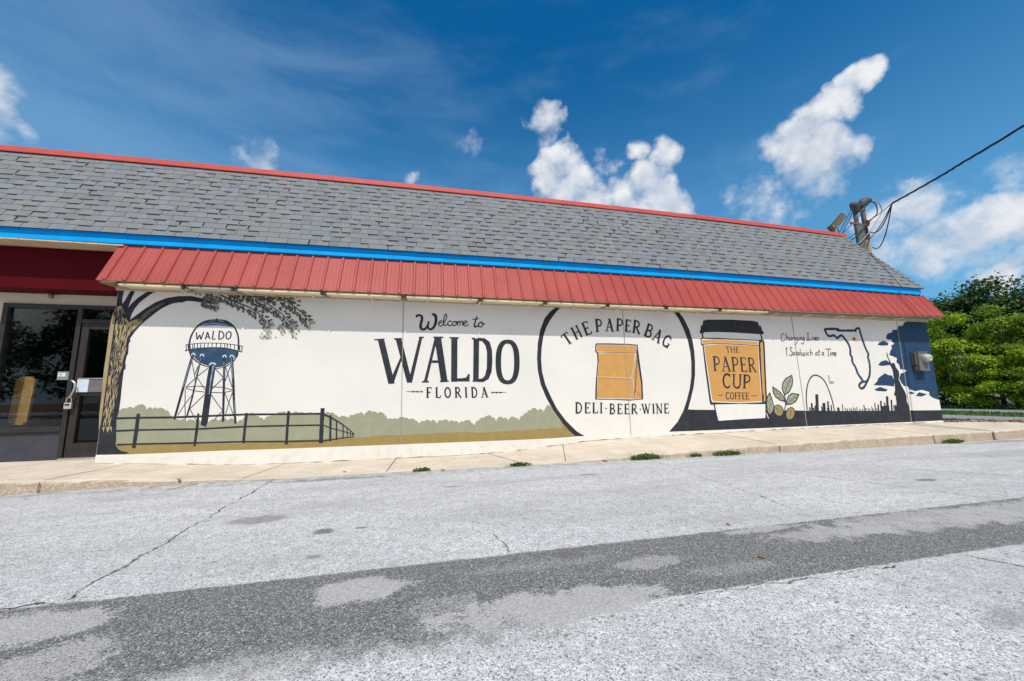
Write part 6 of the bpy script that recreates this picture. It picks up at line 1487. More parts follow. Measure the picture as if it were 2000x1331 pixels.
6 0 -2519 2601 12 -18 14 -4 13 7 10 9 -9 13 -15 9 -14 -3
6 0 -2561 2491 -8 -19 2 -20 10 -17 11 -10 5 15 1 22 -8 19
6 0 -2511 2574 18 -11 17 3 13 13 7 13 -14 7 -19 2 -15 -10
6 0 -2502 2503 14 -15 17 -4 16 5 11 7 -11 11 -17 8 -17 -2
5 0 -2611 2501 11 -15 15 -6 15 4 10 7 -9 11 -15 9 -16 0
6 0 -2877 2549 -4 -20 6 -14 13 -6 12 -2 2 15 -3 17 -12 9
6 0 -2584 2600 -9 -18 2 -17 11 -13 11 -7 7 14 1 19 -8 15
6 0 -2451 2561 -14 -15 -4 -20 3 -19 7 -14 9 12 8 19 0 21
6 0 -2684 2586 -15 -13 -3 -17 7 -17 9 -11 10 11 8 16 -4 18
6 0 -2357 2520 20 -9 18 5 13 15 7 15 -16 6 -20 -1 -16 -12
6 0 -2340 2596 11 -21 17 -10 18 2 14 7 -9 15 -16 15 -19 2
6 0 -2591 2555 17 -7 17 4 11 12 7 12 -13 5 -18 -1 -14 -9
6 0 -2780 2586 7 -18 12 -8 14 2 10 6 -6 13 -11 12 -14 1
6 0 -2530 2565 16 -7 15 4 11 12 6 11 -12 4 -17 0 -13 -10
6 0 -2425 2519 -3 -20 7 -13 13 -4 13 0 1 15 -4 17 -11 7
5 0 -2494 2560 -10 -19 2 -19 11 -14 11 -8 7 14 2 20 -9 17
5 0 -2324 2512 4 -20 12 -12 16 -3 12 2 -4 16 -10 16 -15 6
6 0 -2255 2606 -10 -16 -1 -19 7 -16 9 -11 7 13 3 19 -4 18
5 0 -2260 2554 2 -20 11 -17 15 -9 12 -3 -2 16 -9 18 -14 13
5 0 -2636 2602 -3 -17 4 -15 11 -11 10 -5 2 14 -2 16 -9 13
6 0 -2211 2534 18 -6 19 5 13 13 7 12 -14 4 -20 -1 -16 -11
6 0 -2622 2577 2 -20 10 -10 13 0 11 4 -2 14 -8 15 -13 4
6 0 -2448 2552 -8 -21 3 -22 11 -17 11 -11 5 17 0 23 -9 20
5 0 -2820 2498 -3 -19 6 -15 13 -8 12 -2 2 14 -4 18 -11 11
6 0 -2323 2578 13 -13 14 -2 12 8 8 9 -10 10 -14 6 -14 -5
6 0 -2787 2529 14 -16 16 -2 12 10 9 11 -12 11 -15 7 -15 -5
6 0 -2356 2575 8 -17 12 -8 14 1 10 4 -6 12 -12 12 -14 2
6 0 -2856 2579 17 -10 18 2 12 12 8 13 -14 7 -18 1 -16 -9
6 0 -2269 2618 -11 -18 1 -19 10 -15 12 -9 8 15 3 19 -8 18
6 0 -2664 2494 17 -14 18 -1 16 10 10 12 -14 10 -19 5 -18 -6
5 0 -2306 2522 13 -15 15 -3 14 8 8 10 -10 10 -15 8 -15 -5
6 0 -2647 2578 11 -18 14 -4 12 8 9 10 -9 13 -14 9 -13 -4
6 0 -2623 2500 -11 -16 0 -18 8 -15 10 -9 8 12 4 18 -6 17
6 0 -2704 2568 -10 -15 -1 -19 6 -17 7 -12 7 13 5 19 -4 19
6 0 -2532 2602 -7 -22 5 -21 13 -16 12 -9 4 17 -1 23 -10 19
5 0 -2656 2581 15 -13 16 -1 13 10 8 11 -12 9 -16 5 -16 -6
6 0 -2481 2516 10 -20 16 -6 15 5 11 8 -9 14 -14 11 -17 0
6 0 -2578 2582 10 -20 15 -8 16 4 11 8 -8 14 -14 12 -17 1
6 0 -2291 2550 -6 -16 3 -15 10 -10 9 -5 5 12 0 16 -8 12
6 0 -2366 2521 -3 -21 8 -19 14 -11 12 -6 2 17 -5 21 -12 14
6 0 -2205 2557 -3 -20 7 -13 13 -6 12 -1 1 15 -4 16 -11 10
5 0 -2879 2514 -9 -14 1 -16 7 -13 9 -8 6 11 3 16 -5 15
6 0 -2431 2605 -12 -10 -4 -14 5 -14 6 -10 9 9 7 13 -2 15
6 0 -2775 2577 2 -23 13 -17 16 -6 14 -1 -3 18 -9 19 -16 11
6 0 -2601 2565 -10 -15 0 -15 8 -13 9 -8 7 11 3 16 -6 15
6 0 -2441 2560 5 -21 12 -16 17 -7 13 -2 -4 17 -11 18 -16 11
6 0 -2810 2573 -10 -18 -1 -22 6 -19 7 -13 7 14 5 21 -4 22
5 0 -2235 2516 10 -19 14 -9 16 2 12 5 -7 14 -14 13 -17 2
6 0 -2324 2555 -13 -10 -3 -15 6 -13 7 -10 9 9 6 13 -2 15
6 0 -2787 2594 -7 -19 2 -20 10 -16 10 -10 5 15 1 21 -8 19
5 0 -2872 2538 14 -16 17 -6 17 4 12 7 -11 12 -18 10 -18 0
5 0 -2702 2523 -11 -19 0 -20 9 -18 9 -12 7 15 4 21 -6 20
5 0 -2511 2609 12 -18 18 -9 18 1 13 5 -10 14 -17 12 -19 3
5 0 -2718 2502 14 -16 17 -2 14 9 9 12 -12 11 -17 7 -16 -5
6 0 -1971 2575 13 -15 17 -6 16 4 11 7 -10 11 -17 9 -17 0
6 0 -1933 2509 13 -15 17 -6 16 4 11 7 -10 11 -16 9 -18 0
6 0 -1999 2474 12 -15 17 -6 16 4 11 7 -10 11 -16 9 -17 0
6 0 -2061 2562 12 -15 17 -6 16 4 11 7 -10 11 -16 9 -18 -1
6 0 -2026 2544 12 -15 17 -6 16 4 11 7 -10 11 -16 9 -17 0
6 0 -2105 2541 12 -16 17 -5 16 4 11 6 -10 11 -17 10 -17 -1
6 0 -2068 2491 12 -16 17 -5 16 4 11 6 -10 12 -16 9 -18 -1
6 0 -2549 2430 13 -15 16 -5 15 3 11 7 -10 11 -16 9 -17 0
6 0 -2539 2373 12 -15 16 -6 16 4 10 6 -10 11 -15 9 -17 0
6 0 -2477 2429 12 -15 16 -5 16 4 10 6 -10 11 -15 9 -17 0
7 0 -2349 1998 3 -16 9 -12 12 -5 10 -1 -3 12 -7 14 -12 8
7 0 -2413 1941 -10 -10 -3 -15 2 -14 5 -10 7 8 5 14 0 16
7 0 -2272 2000 -9 -8 -2 -10 3 -10 5 -7 7 6 5 9 -2 11
7 0 -2317 2038 -4 -14 3 -14 9 -9 8 -6 3 11 -1 15 -7 11
5 0 -2399 1911 1 -14 8 -10 10 -5 9 -1 -2 11 -6 12 -10 7
7 0 -2292 1994 -2 -14 5 -10 9 -5 9 -1 1 11 -3 12 -9 7
7 0 -2332 1921 3 -13 9 -10 10 -5 9 -1 -3 10 -7 12 -11 7
7 0 -2366 1951 -10 -6 -5 -12 1 -12 2 -9 8 6 7 10 1 13
5 0 -2344 1943 -4 -15 2 -15 8 -13 7 -8 3 12 0 16 -6 15
7 0 -2290 2057 -8 -10 -2 -13 3 -12 4 -8 6 8 4 12 -1 13
5 0 -2308 1984 -8 -11 -3 -15 2 -14 4 -10 6 9 5 14 -1 16
7 0 -2333 1960 -7 -12 -1 -14 5 -14 5 -9 5 10 3 15 -3 14
7 0 -2392 1989 -12 -3 -6 -9 -2 -11 2 -10 8 3 9 7 3 12
7 0 -2278 1936 -9 -10 0 -12 5 -11 7 -7 6 8 3 12 -3 12
5 0 -2374 1931 7 -12 12 -6 12 0 8 2 -6 9 -11 9 -13 2
5 0 -2355 1947 -10 -8 -3 -12 4 -12 5 -8 7 6 5 12 -1 12
7 0 -2325 1921 4 -13 9 -7 11 -1 8 2 -4 9 -8 10 -10 4
7 0 -2313 1956 4 -14 10 -9 12 -2 9 0 -4 11 -9 11 -12 5
5 0 -2337 1922 2 -16 8 -12 12 -6 10 -2 -2 12 -6 15 -12 8
7 0 -2329 1926 -12 -4 -8 -10 -2 -13 1 -11 9 4 10 9 4 13
7 0 -2297 2033 -5 -13 2 -13 7 -10 7 -6 3 10 0 13 -5 12
7 0 -2395 1922 -1 -14 6 -12 10 -8 8 -3 0 11 -5 13 -8 10
7 0 -2277 1934 -7 -12 1 -14 6 -12 7 -7 5 10 2 14 -5 13
7 0 -2219 1930 5 -12 9 -8 10 -2 8 1 -4 9 -8 10 -10 4
7 0 -2292 1935 -10 -7 -5 -11 0 -12 3 -9 7 5 7 10 2 13
7 0 -2269 2016 -9 -7 -4 -10 1 -11 3 -9 7 6 6 9 1 12
7 0 -2111 2097 2 -15 9 -10 11 -4 9 0 -2 11 -7 12 -11 7
5 0 -2113 2032 6 -14 12 -9 13 -3 10 1 -5 11 -11 11 -14 6
5 0 -2134 2119 6 -16 12 -9 13 -2 10 1 -5 12 -11 12 -13 5
5 0 -2141 2007 -3 -15 4 -13 10 -8 9 -5 2 12 -2 14 -9 11
7 0 -2179 2046 7 -13 12 -9 13 -2 10 1 -6 10 -11 11 -14 5
7 0 -2111 1983 -6 -13 2 -13 8 -10 8 -6 4 11 0 13 -6 12
7 0 -2099 2092 -2 -14 5 -11 10 -6 9 -3 1 11 -4 13 -8 9
5 0 -2138 2085 -3 -13 3 -11 9 -7 9 -2 2 10 -2 12 -7 9
7 0 -2129 1991 -4 -13 2 -12 7 -11 7 -6 3 10 0 14 -6 12
5 0 -2124 2059 -5 -11 1 -10 7 -8 7 -5 3 9 1 11 -5 10
5 0 -2151 2118 -10 -10 -3 -13 4 -12 6 -9 7 8 5 13 -1 13
5 0 -2170 2087 -9 -9 -2 -12 4 -11 6 -7 6 7 4 11 -2 12
7 0 -2169 2068 -8 -11 -2 -13 4 -12 5 -9 5 9 4 13 -2 13
7 0 -2127 2046 -8 -12 0 -13 7 -11 7 -7 5 9 2 14 -4 12
7 0 -2157 2095 0 -16 7 -14 11 -8 10 -4 -1 12 -5 15 -11 11
5 0 -2096 1999 4 -12 9 -6 9 1 8 3 -4 9 -8 9 -9 1
7 0 -2147 2021 2 -13 8 -7 10 -1 8 3 -3 10 -6 10 -10 3
5 0 -2189 2060 4 -16 10 -12 13 -4 10 0 -3 12 -9 13 -12 8
5 0 -1960 2051 -13 -7 -7 -14 -2 -14 1 -11 9 6 10 12 4 15
7 0 -1979 1999 -12 -9 -5 -13 3 -14 4 -10 8 7 8 13 0 14
5 0 -1959 2040 -4 -14 2 -15 7 -12 7 -8 2 11 0 16 -6 14
5 0 -1989 2030 -9 -11 -3 -14 4 -14 5 -9 6 8 5 14 -1 15
7 0 -1976 2013 4 -15 10 -9 12 -2 10 1 -4 11 -9 12 -12 5
7 0 -1980 1980 -3 -14 5 -12 9 -8 9 -3 2 11 -3 13 -8 10
5 0 -1898 2041 2 -16 7 -13 12 -8 9 -3 -1 12 -6 15 -11 10
7 0 -1939 1959 -12 -5 -7 -10 -2 -12 1 -10 9 4 9 9 4 12
5 0 -1966 1946 -8 -10 -3 -14 4 -13 4 -9 7 8 4 14 -1 14
5 0 -1928 1992 1 -13 7 -9 10 -4 8 0 -1 11 -6 11 -9 5
5 0 -1939 2072 -1 -15 7 -11 10 -6 9 -2 0 11 -4 13 -10 9
5 0 -1928 1924 -2 -13 5 -11 10 -6 8 -2 1 11 -3 12 -9 8
7 0 -2257 2161 -11 -8 -6 -13 0 -14 2 -10 8 6 8 12 2 15
5 0 -2275 2130 -12 -6 -6 -11 -1 -13 2 -10 9 5 9 10 3 13
7 0 -2359 2134 -2 -14 4 -14 8 -10 7 -6 1 11 -2 14 -7 13
7 0 -2332 2166 2 -12 6 -9 9 -4 7 -1 -1 9 -5 11 -9 6
5 0 -2367 2168 -7 -9 -2 -11 4 -11 5 -7 5 7 4 12 -2 11
7 0 -2306 2125 3 -13 7 -8 9 -3 8 0 -3 9 -5 11 -9 5
7 0 -2353 2160 1 -15 6 -11 11 -7 8 -2 0 11 -5 13 -10 9
5 0 -2315 2113 -6 -13 0 -15 5 -13 6 -9 4 10 3 16 -4 14
7 0 -2313 2066 -7 -12 -1 -13 4 -13 5 -8 5 9 3 13 -2 14
7 0 -2303 2085 -3 -12 3 -10 7 -7 7 -3 2 9 -1 11 -6 8
5 0 -2301 2126 -11 -4 -6 -10 -1 -12 2 -9 8 4 8 8 3 12
5 0 -2313 2117 -7 -12 -1 -14 4 -13 5 -9 5 9 4 15 -2 14
5 0 -2296 2135 0 -13 5 -9 9 -4 7 -1 1 9 -4 11 -8 7
7 0 -2276 2109 0 -15 6 -11 10 -6 9 -2 0 12 -5 13 -9 8""",
'painted_water_tower':"""8 0 -3319 1742 -8 93 22 133 48 95 108 84 126 15 130 -14 107 -79 49 -102 27 -121 11 -149 -336 49
9 0 -3279 2056 64 55 78 29 115 13 118 -10 73 -28 51 -53 -119 13 -117 8 -138 -11
10 0 -3245 2063 65 42 137 18 141 -12 74 -37 -95 14 -141 10 -114 -22
2 0 -3349 1702 88 28 169 18 196 0 203 -51 -4 -74 -48 -87 -82 -70 -113 -37 -92 5 -111 36 -101 65 -75 82
9 0 -3327 1705 66 18 169 16 197 -2 181 -40 -15 -68 -47 -78 -77 -56 -89 -33 -93 6 -99 37 -90 61 -68 65
8 8 -3285 1611 11 -11 15 -17 18 -18 18 -16 19 -15 20 -15 22 -15 23 -13 25 -11 27 -11 28 -10 26 -7 24 -4 23 -3 22 0 23 2 23 5 22 7 23 9 22 11 22 14 22 16 21 16 17 17 13 18 10 20 7 17 6 12
2 0 -3271 1621 -47 -273 -35 -230 -66 -421 -28 4 63 421 34 231 45 274
2 0 -3162 1611 -32 -262 -33 -334 -46 -290 -21 3 46 290 31 334 31 262
2 0 -2861 1589 25 -369 33 -569 -29 -2 -35 569 -26 369
2 0 -2763 1618 51 -398 27 -262 45 -336 -29 -4 -47 336 -29 262 -53 397
10 8 -3291 1585 -43 -234 -32 -193
10 8 -3181 1586 -30 -236 -13 -168
10 8 -2877 1535 20 -251
10 8 -2781 1589 40 -305
10 8 -2697 956 30 -233
2 0 -3064 1481 86 1 -13 -262 -12 -259 -8 -305 -22 -73 -64 31 3 158 10 280 6 194
10 0 -2995 1480 -20 -209 -8 -220 -10 1 0 220 14 210
8 0 -3070 1486 22 28 41 8 33 -28 -10 -12 -28 25 -27 -6 -19 -25
8 12 -3301 1624 5 26 17 8 17 -12 2 -24
8 12 -3189 1612 5 26 17 8 17 -13 2 -23
8 12 -2896 1599 5 26 18 8 17 -13 2 -24
8 12 -2800 1599 5 27 18 8 17 -13 2 -24
2 10 -3287 1533 50 -208 17 -91
2 11 -3077 1435 -115 -111 -141 -166
2 10 -3201 1299 123 -189
2 10 -3333 1158 120 18 136 -14
2 10 -3332 1145 114 -40 142 -21
2 10 -3337 1132 18 -229 23 -214
2 10 -3079 1059 -172 -208
2 10 -3221 1080 -101 -164 -74 -156
2 10 -3255 845 97 -166
2 11 -2986 1435 117 -135
2 11 -2865 1291 -136 -162
2 10 -2998 1161 138 -8 124 -40
2 10 -3002 1080 149 -7 115 27
2 10 -3012 1058 167 -235
2 11 -2856 1469 59 -159 58 -158
2 11 -2782 1482 -56 -237
2 10 -2831 1075 70 -157 85 -208
2 10 -2729 1074 -38 -156 -28 -173
2 10 -2843 804 -102 -138
2 10 -3234 1350 29 118
2 22 -3327 1703 -3 16 -6 24 -5 26 -3 26 -1 22 1 23 2 23 4 24 7 27 8 27 10 28 11 26 12 24 12 23 14 21 17 20 21 19 24 17 25 16 28 12 30 8 32 5 32 3 32 1 31 1 30 -1 29 -3 28 -7 27 -12 26 -15 25 -19 21 -19 19 -22 16 -23 14 -24 12 -25 10 -25 9 -25 7 -27 6 -32 5 -43 4 -51 2 -48 2 -34
2 0 -3015 2189 11 -34 -36 -3 6 36
2 14 -3393 1691 14 5 20 6 25 8 29 6 34 6 39 6 42 6 41 4 40 3 40 2 40 2 41 -1 40 -1 40 -3 41 -4 42 -7 48 -11 52 -14 46 -13 32 -10
2 11 -3390 1781 21 4 30 5 35 6 36 5 37 4 39 3 40 2 43 2 45 1 47 -1 47 0 46 -3 44 -3 43 -5 41 -5 37 -5 36 -6 33 -7 29 -6 20 -4
2 11 -3384 1778 11 -79
2 11 -3359 1784 10 -79
2 11 -3301 1793 5 -79
2 11 -3279 1798 5 -79
2 11 -3239 1802 3 -77
2 11 -3198 1805 2 -74
2 11 -3149 1808 -2 -71
2 11 -3103 1809 0 -69
2 11 -3052 1813 1 -70
2 11 -2996 1811 1 -67
2 11 -2938 1809 3 -67
2 11 -2887 1805 6 -67
2 11 -2853 1800 5 -67
2 11 -2812 1795 6 -70
2 11 -2759 1791 11 -78
2 11 -2687 1775 4 -85
2 11 -2651 1768 -3 -84
2 17 -3271 1971 18 -108
2 17 -3252 1860 29 76
2 17 -3223 1936 20 -73
2 17 -3203 1861 28 121
2 17 -3146 1867 20 112
2 17 -3126 1979 37 -107
2 17 -3137 1902 37 4
2 18 -3050 1998 -5 -125
2 17 -3054 1869 41 5
2 18 -2975 2000 5 -129
2 18 -2974 1997 42 -14 22 -33 -1 -47 -19 -24 -40 -11
2 18 -2848 1992 -25 -21 -8 -47 12 -41 27 -10 24 32 4 47 -10 30 -24 10""",
'painted_lettering waldo':"""2 0 -703 1912 100 6 186 -726 -97 -6
2 0 -761 1915 169 13 -11 -25 -147 -6
2 0 -482 1258 151 379 35 13 -136 -448
2 0 -423 1931 92 2 190 -727 -82 -2
2 0 -452 1935 133 9 -9 -27 -108 -6
2 0 -179 1321 136 628 50 1 -148 -730
2 0 -53 1970 90 2 -9 -24 -71 -5
2 0 46 1219 50 -1 156 716 -45 -1
2 0 206 1965 113 2 116 -747 -108 -3
2 0 127 1573 197 1 0 -41 -205 -1
2 0 186 1977 174 3 -10 -25 -154 -7
2 0 16 1231 110 -1 0 -26 -113 1
2 0 307 1233 149 4 -6 -23 -137 -5
2 0 491 1960 105 2 0 -747 -103 1
2 0 454 1974 171 3 -14 -26 -140 -2
2 0 562 1269 125 4 62 14 32 57 27 -1 -6 -125 -239 2
2 0 872 1956 99 2 -11 -745 -95 1
2 0 838 1971 60 1 0 -26 -48 -5
2 0 840 1218 35 21 11 -26
2 0 941 1973 129 -8 87 -64 38 -134 7 -194 -16 -192 -55 -123 -90 -50 -102 1 10 50 75 8 47 51 31 127 6 278 -28 118 -53 71 -76 9
2 0 1690 1555 -7 -119 -15 -84 -22 -67 -31 -54 -38 -38 -46 -23 -65 -7 -64 8 -45 24 -37 38 -28 53 -20 67 -12 82 -4 117 99 1 1 -97 6 -68 11 -56 15 -43 20 -32 24 -19 35 -7 35 6 25 20 21 31 16 44 13 56 8 68 4 98
2 0 1256 1552 6 118 13 84 22 68 30 55 38 40 46 24 66 10 66 -7 46 -24 37 -38 29 -55 21 -68 11 -85 3 -119 -101 -1 -1 98 -6 70 -10 56 -16 45 -20 32 -25 19 -35 6 -36 -7 -25 -20 -20 -33 -17 -44 -12 -57 -8 -69 -3 -97""",
'painted_lettering florida':"""2 30 107 1127 3 -176
2 15 92 1121 75 -1
2 15 109 1043 43 -1
2 12 167 1123 3 -32
2 10 151 1058 1 -31
2 10 90 956 41 0
2 30 255 1125 4 -175
2 15 243 957 76 -1
2 15 318 953 4 39
2 10 234 1121 41 0
2 24 482 1036 -3 25 -7 22 -11 18 -12 12 -14 4 -14 -4 -12 -11 -9 -18 -6 -22 -1 -25 3 -25 7 -23 10 -17 13 -12 14 -4 14 4 12 11 9 18 6 22 1 25
2 30 573 1122 7 -174
2 20 558 1117 38 -1 13 -2 11 -8 9 -11 5 -13 1 -14 -4 -14 -8 -10 -11 -7 -13 -3 -22 0
2 25 603 1035 48 -77 14 -7
2 10 559 952 42 0
2 30 741 1121 9 -174
2 10 721 1117 41 -1
2 10 729 951 41 0
2 30 847 1120 10 -174
2 22 832 1114 38 0 14 -3 13 -8 12 -13 9 -17 7 -20 3 -21 -1 -21 -4 -19 -8 -17 -10 -13 -12 -8 -14 -2 -38 0
2 15 1021 945 32 173
2 30 1049 1118 58 -174
2 12 1033 1002 53 -1
2 10 1000 949 41 0
2 10 1086 948 42 0
2 10 1032 1116 31 -1
2 0 -239 1062 140 2 119 -7 -1 -8 -118 5 -140 4
2 0 -99 1057 -5 -9 -14 -3 -14 3 -6 9 6 8 13 4 14 -4
2 0 -36 1056 -6 -9 -13 -3 -14 4 -6 8 5 9 14 3 14 -4
2 0 33 1055 -5 -9 -14 -3 -14 4 -6 8 5 9 14 3 14 -3
2 0 1193 1031 130 1 119 -7 0 -4 -119 1 -129 0
2 0 1219 1026 -6 -9 -15 -3 -15 4 -7 9 7 8 15 4 15 -4
2 0 1290 1025 -6 -9 -15 -3 -16 4 -6 9 7 9 15 3 15 -4
2 0 1362 1024 -7 -9 -15 -3 -15 4 -7 9 7 9 15 3 16 -4""",
'painted_script welcome':"""2 0 -98 2290 -2 4 -5 7 -4 11 1 16 9 11 10 7 13 6 15 4 15 0 17 -2 17 -6 16 -12 10 -16 4 -17 2 -19 -1 -21 -4 -24 -7 -27 -7 -24 -3 -20 1 -15 2 -14 3 -11 3 -6 4 -4 7 -3 8 -1 7 2 9 6 12 11 12 15 10 16 7 18 5 22 4 21 4 15 29 -5 -2 -15 -3 -22 -5 -26 -8 -23 -11 -20 -14 -19 -15 -17 -17 -13 -20 -6 -20 1 -19 6 -16 11 -12 17 -7 19 -3 21 0 23 4 26 8 27 7 24 4 20 1 15 0 13 -1 8 -2 5 -4 4 -9 4 -11 2 -9 1 -6 -1 -6 -3 -5 -4 -1 0 1 5 1 -1 3 -4 2 -4
2 0 123 2235 -3 -17 -5 -23 -4 -24 0 -17 4 -13 6 -11 7 -8 4 -3 6 1 10 3 11 6 10 9 9 14 10 19 8 22 5 21 4 22 1 24 0 24 -2 18 -3 13 -4 9 -3 7 -2 4 -3 3 -9 2 -12 2 -9 2 1 34 9 1 14 1 17 0 18 -7 15 -12 10 -14 6 -18 4 -20 1 -24 0 -27 -3 -28 -5 -26 -9 -26 -11 -25 -13 -22 -15 -19 -17 -15 -20 -9 -20 -5 -20 2 -17 11 -12 15 -8 19 -4 21 1 24 6 26 6 24 5 16
2 17 261 2195 14 7 22 10 20 10 14 9 3 8 -2 7 -6 6 -6 3 -7 -1 -10 -4 -10 -6 -8 -8 -6 -11 -4 -15 -3 -15 1 -12 6 -10 9 -8 12 -6 11 -1 12 6 14 12 12 13 9 9
2 17 358 2198 11 22 15 31 15 33 10 27 3 20 -2 17 -5 13 -5 8 -5 3 -7 -3 -6 -7 -7 -13 -5 -21 -5 -28 -5 -30 -2 -25 -1 -20 1 -18 3 -15 4 -11 4 -7 6 -4 7 -1 8 2 8 5 10 9 9 9 6 6
2 17 500 2241 -6 3 -8 6 -9 4 -9 1 -10 -5 -11 -8 -10 -10 -6 -11 -2 -11 2 -12 3 -11 6 -8 7 -5 10 -3 10 0 10 2 11 7 10 10 10 10 7 7
2 17 561 2247 -8 -2 -13 -1 -12 -4 -9 -5 -6 -10 -3 -13 -1 -13 2 -10 5 -7 9 -5 10 -3 9 1 10 6 11 10 8 11 5 11 -3 9 -8 10 -8 9 -2 6 6 0 11 -2 12 -4 9 -2
2 17 595 2252 0 -15 0 -23 0 -22 0 -16
2 17 595 2222 7 8 10 13 11 11 8 1 3 -13 2 -23 1 -25 0 -16
2 17 637 2223 9 9 12 13 12 10 9 2 5 -14 1 -23 1 -24 0 -17
2 17 686 2198 16 9 22 12 23 12 13 11 3 8 -5 8 -9 5 -8 2 -9 -3 -10 -6 -10 -9 -7 -9 -3 -11 -2 -14 2 -13 3 -10 7 -7 9 -6 11 -3 12 0 12 5 13 9 13 9 8 7""",
'painted_script to':"""2 0 944 2347 -9 -32 -15 -46 -13 -47 -6 -33 1 -11 2 1 3 -1 5 -1 6 1 11 7 10 9 8 6 14 -15 -7 -7 -10 -11 -12 -10 -14 -7 -14 -1 -16 3 -13 17 -1 24 9 36 15 47 16 46 11 31
2 15 851 2299 8 -1 11 -1 13 -1 15 0 17 3 21 5 18 4 13 3
2 20 1017 2254 -10 -5 -14 -6 -14 -8 -10 -9 -5 -12 -3 -14 1 -14 3 -10 7 -7 11 -5 12 -2 11 2 9 7 9 12 7 13 3 12 -2 12 -6 13 -7 11 -2 5 4 -3 7 -10 9 -12 8 -7 9 -1 10 1 10 2 6 1""",
'painted_circle':"""2 0 2521 2604 -114 -26 55 -35 81 49
2 0 2407 2578 -126 -96 88 -40 93 101
2 0 2281 2482 -110 -133 105 -29 93 122
2 0 2171 2349 -87 -216 118 56 74 131
2 0 2084 2133 -50 -233 108 129 60 160
2 0 2034 1900 -22 -271 92 189 38 211
2 0 2012 1629 9 -227 66 207 17 209
2 0 2021 1402 47 -245 32 225 -13 227
2 0 2068 1157 101 -244 -15 243 -54 226
2 0 2169 913 122 -215 -36 233 -101 225
2 0 2291 698 165 -225 -99 254 -102 204
2 0 2456 473 114 -134 -48 172 -165 216
2 0 2570 339 121 -96 21 82 -190 186
2 0 2691 243 171 -12 0 2 -150 92""",
'painted_circle right':"""2 0 4856 2593 118 -156 119 4 -114 149
2 0 4974 2437 99 -219 124 3 -104 220
2 0 5073 2218 72 -219 106 2 -54 220
2 0 5145 1999 34 -230 92 24 -20 208
2 0 5179 1769 4 -206 86 23 2 207
2 0 5183 1563 -25 -273 85 23 26 273
2 0 5158 1290 -62 -246 95 44 52 225
2 0 5096 1044 -85 -221 99 43 81 222
2 0 5011 823 -94 -195 107 28 86 210
2 0 4917 628 -145 -203 188 -16 64 247
2 0 4772 425 -196 -175 194 4 190 155""",
'painted_lettering the':"""2 19 2476 2025 121 86
2 15 2480 2028 16 -32
2 15 2593 2108 25 -26
2 38 2536 2068 123 -174
2 12 2631 1881 50 35
2 41 2689 2196 105 -218
2 33 2783 2241 105 -218
2 21 2741 2087 95 45
2 13 2666 2178 51 25
2 13 2766 1971 51 24
2 13 2760 2223 51 25
2 13 2860 2016 51 25
2 43 2909 2295 91 -238
2 22 2890 2278 110 42
2 22 2954 2178 62 24
2 22 2975 2057 115 43
2 17 2999 2324 19 -42
2 17 3091 2097 -13 49
2 14 3008 2224 17 -43""",
'painted_lettering paper':"""2 42 3194 2371 13 -247
2 28 3171 2361 62 4 20 -3 17 -10 14 -16 8 -20 1 -22 -6 -21 -11 -17 -17 -12 -19 -5 -39 -2
2 14 3170 2129 73 4
2 21 3395 2143 74 247
2 42 3464 2390 55 -253
2 17 3421 2224 77 -3
2 14 3365 2151 60 -3
2 14 3490 2145 60 -3
2 14 3438 2387 45 -2
2 42 3642 2400 -19 -247
2 28 3618 2393 62 -5 20 -6 16 -12 11 -18 5 -21 -1 -22 -9 -20 -14 -15 -18 -10 -20 -2 -38 3
2 14 3587 2162 72 -6
2 42 3828 2388 -30 -244
2 21 3806 2382 102 -13
2 21 3814 2268 57 -7
2 21 3778 2155 107 -13
2 17 3909 2373 -3 -44
2 17 3884 2138 11 48
2 14 3874 2283 -5 -44
2 44 4009 2377 -52 -254
2 30 3983 2373 59 -12 19 -8 16 -14 10 -18 3 -21 -4 -21 -11 -18 -17 -13 -20 -7 -20 0 -35 8
2 38 4023 2242 47 -127 19 -14
2 14 3926 2135 65 -13""",
'painted_lettering bag':"""2 46 4304 2315 -108 -246
2 30 4276 2317 59 -26 17 -11 11 -16 5 -20 -2 -20 -8 -19 -14 -15 -18 -9 -19 -3 -19 5 -35 15
2 32 4288 2183 21 -14 16 -20 8 -22 -1 -23 -9 -21 -17 -16 -22 -10 -25 -1 -24 6 -60 26
2 22 4356 2000 186 193
2 44 4538 2196 -67 -261
2 18 4419 2063 71 -41
2 14 4331 2022 56 -32
2 14 4446 1956 56 -32
2 14 4513 2206 41 -24
2 37 4760 2026 -5 28 -15 19 -22 8 -28 -4 -30 -16 -28 -25 -23 -32 -16 -35 -7 -34 3 -29 14 -21 21 -10 27 2 30 14
2 26 4655 1836 58 83
2 14 4683 1940 46 -32
2 14 4775 2040 -20 -51""",
'painted_lettering deli':"""2 33 2733 831 -8 -193
2 25 2713 825 48 -1 17 -4 16 -9 14 -15 10 -19 5 -22 2 -23 -4 -23 -7 -22 -12 -18 -15 -14 -16 -9 -18 -2 -48 1
2 33 2912 826 -9 -193
2 16 2892 820 96 -3
2 16 2908 732 54 -2
2 16 2884 641 100 -3
2 13 2989 820 0 -34
2 13 2984 635 6 39
2 11 2963 748 -1 -35
2 33 3065 822 -9 -192
2 16 3037 637 96 -3
2 16 3130 632 9 42
2 11 3039 818 53 -1
2 33 3214 818 -10 -192
2 11 3188 814 52 -2
2 11 3178 631 53 -1
2 14 3313 713 -2 5 -5 2 -6 -1 -2 -5 2 -5 5 -2 5 2 3 4""",
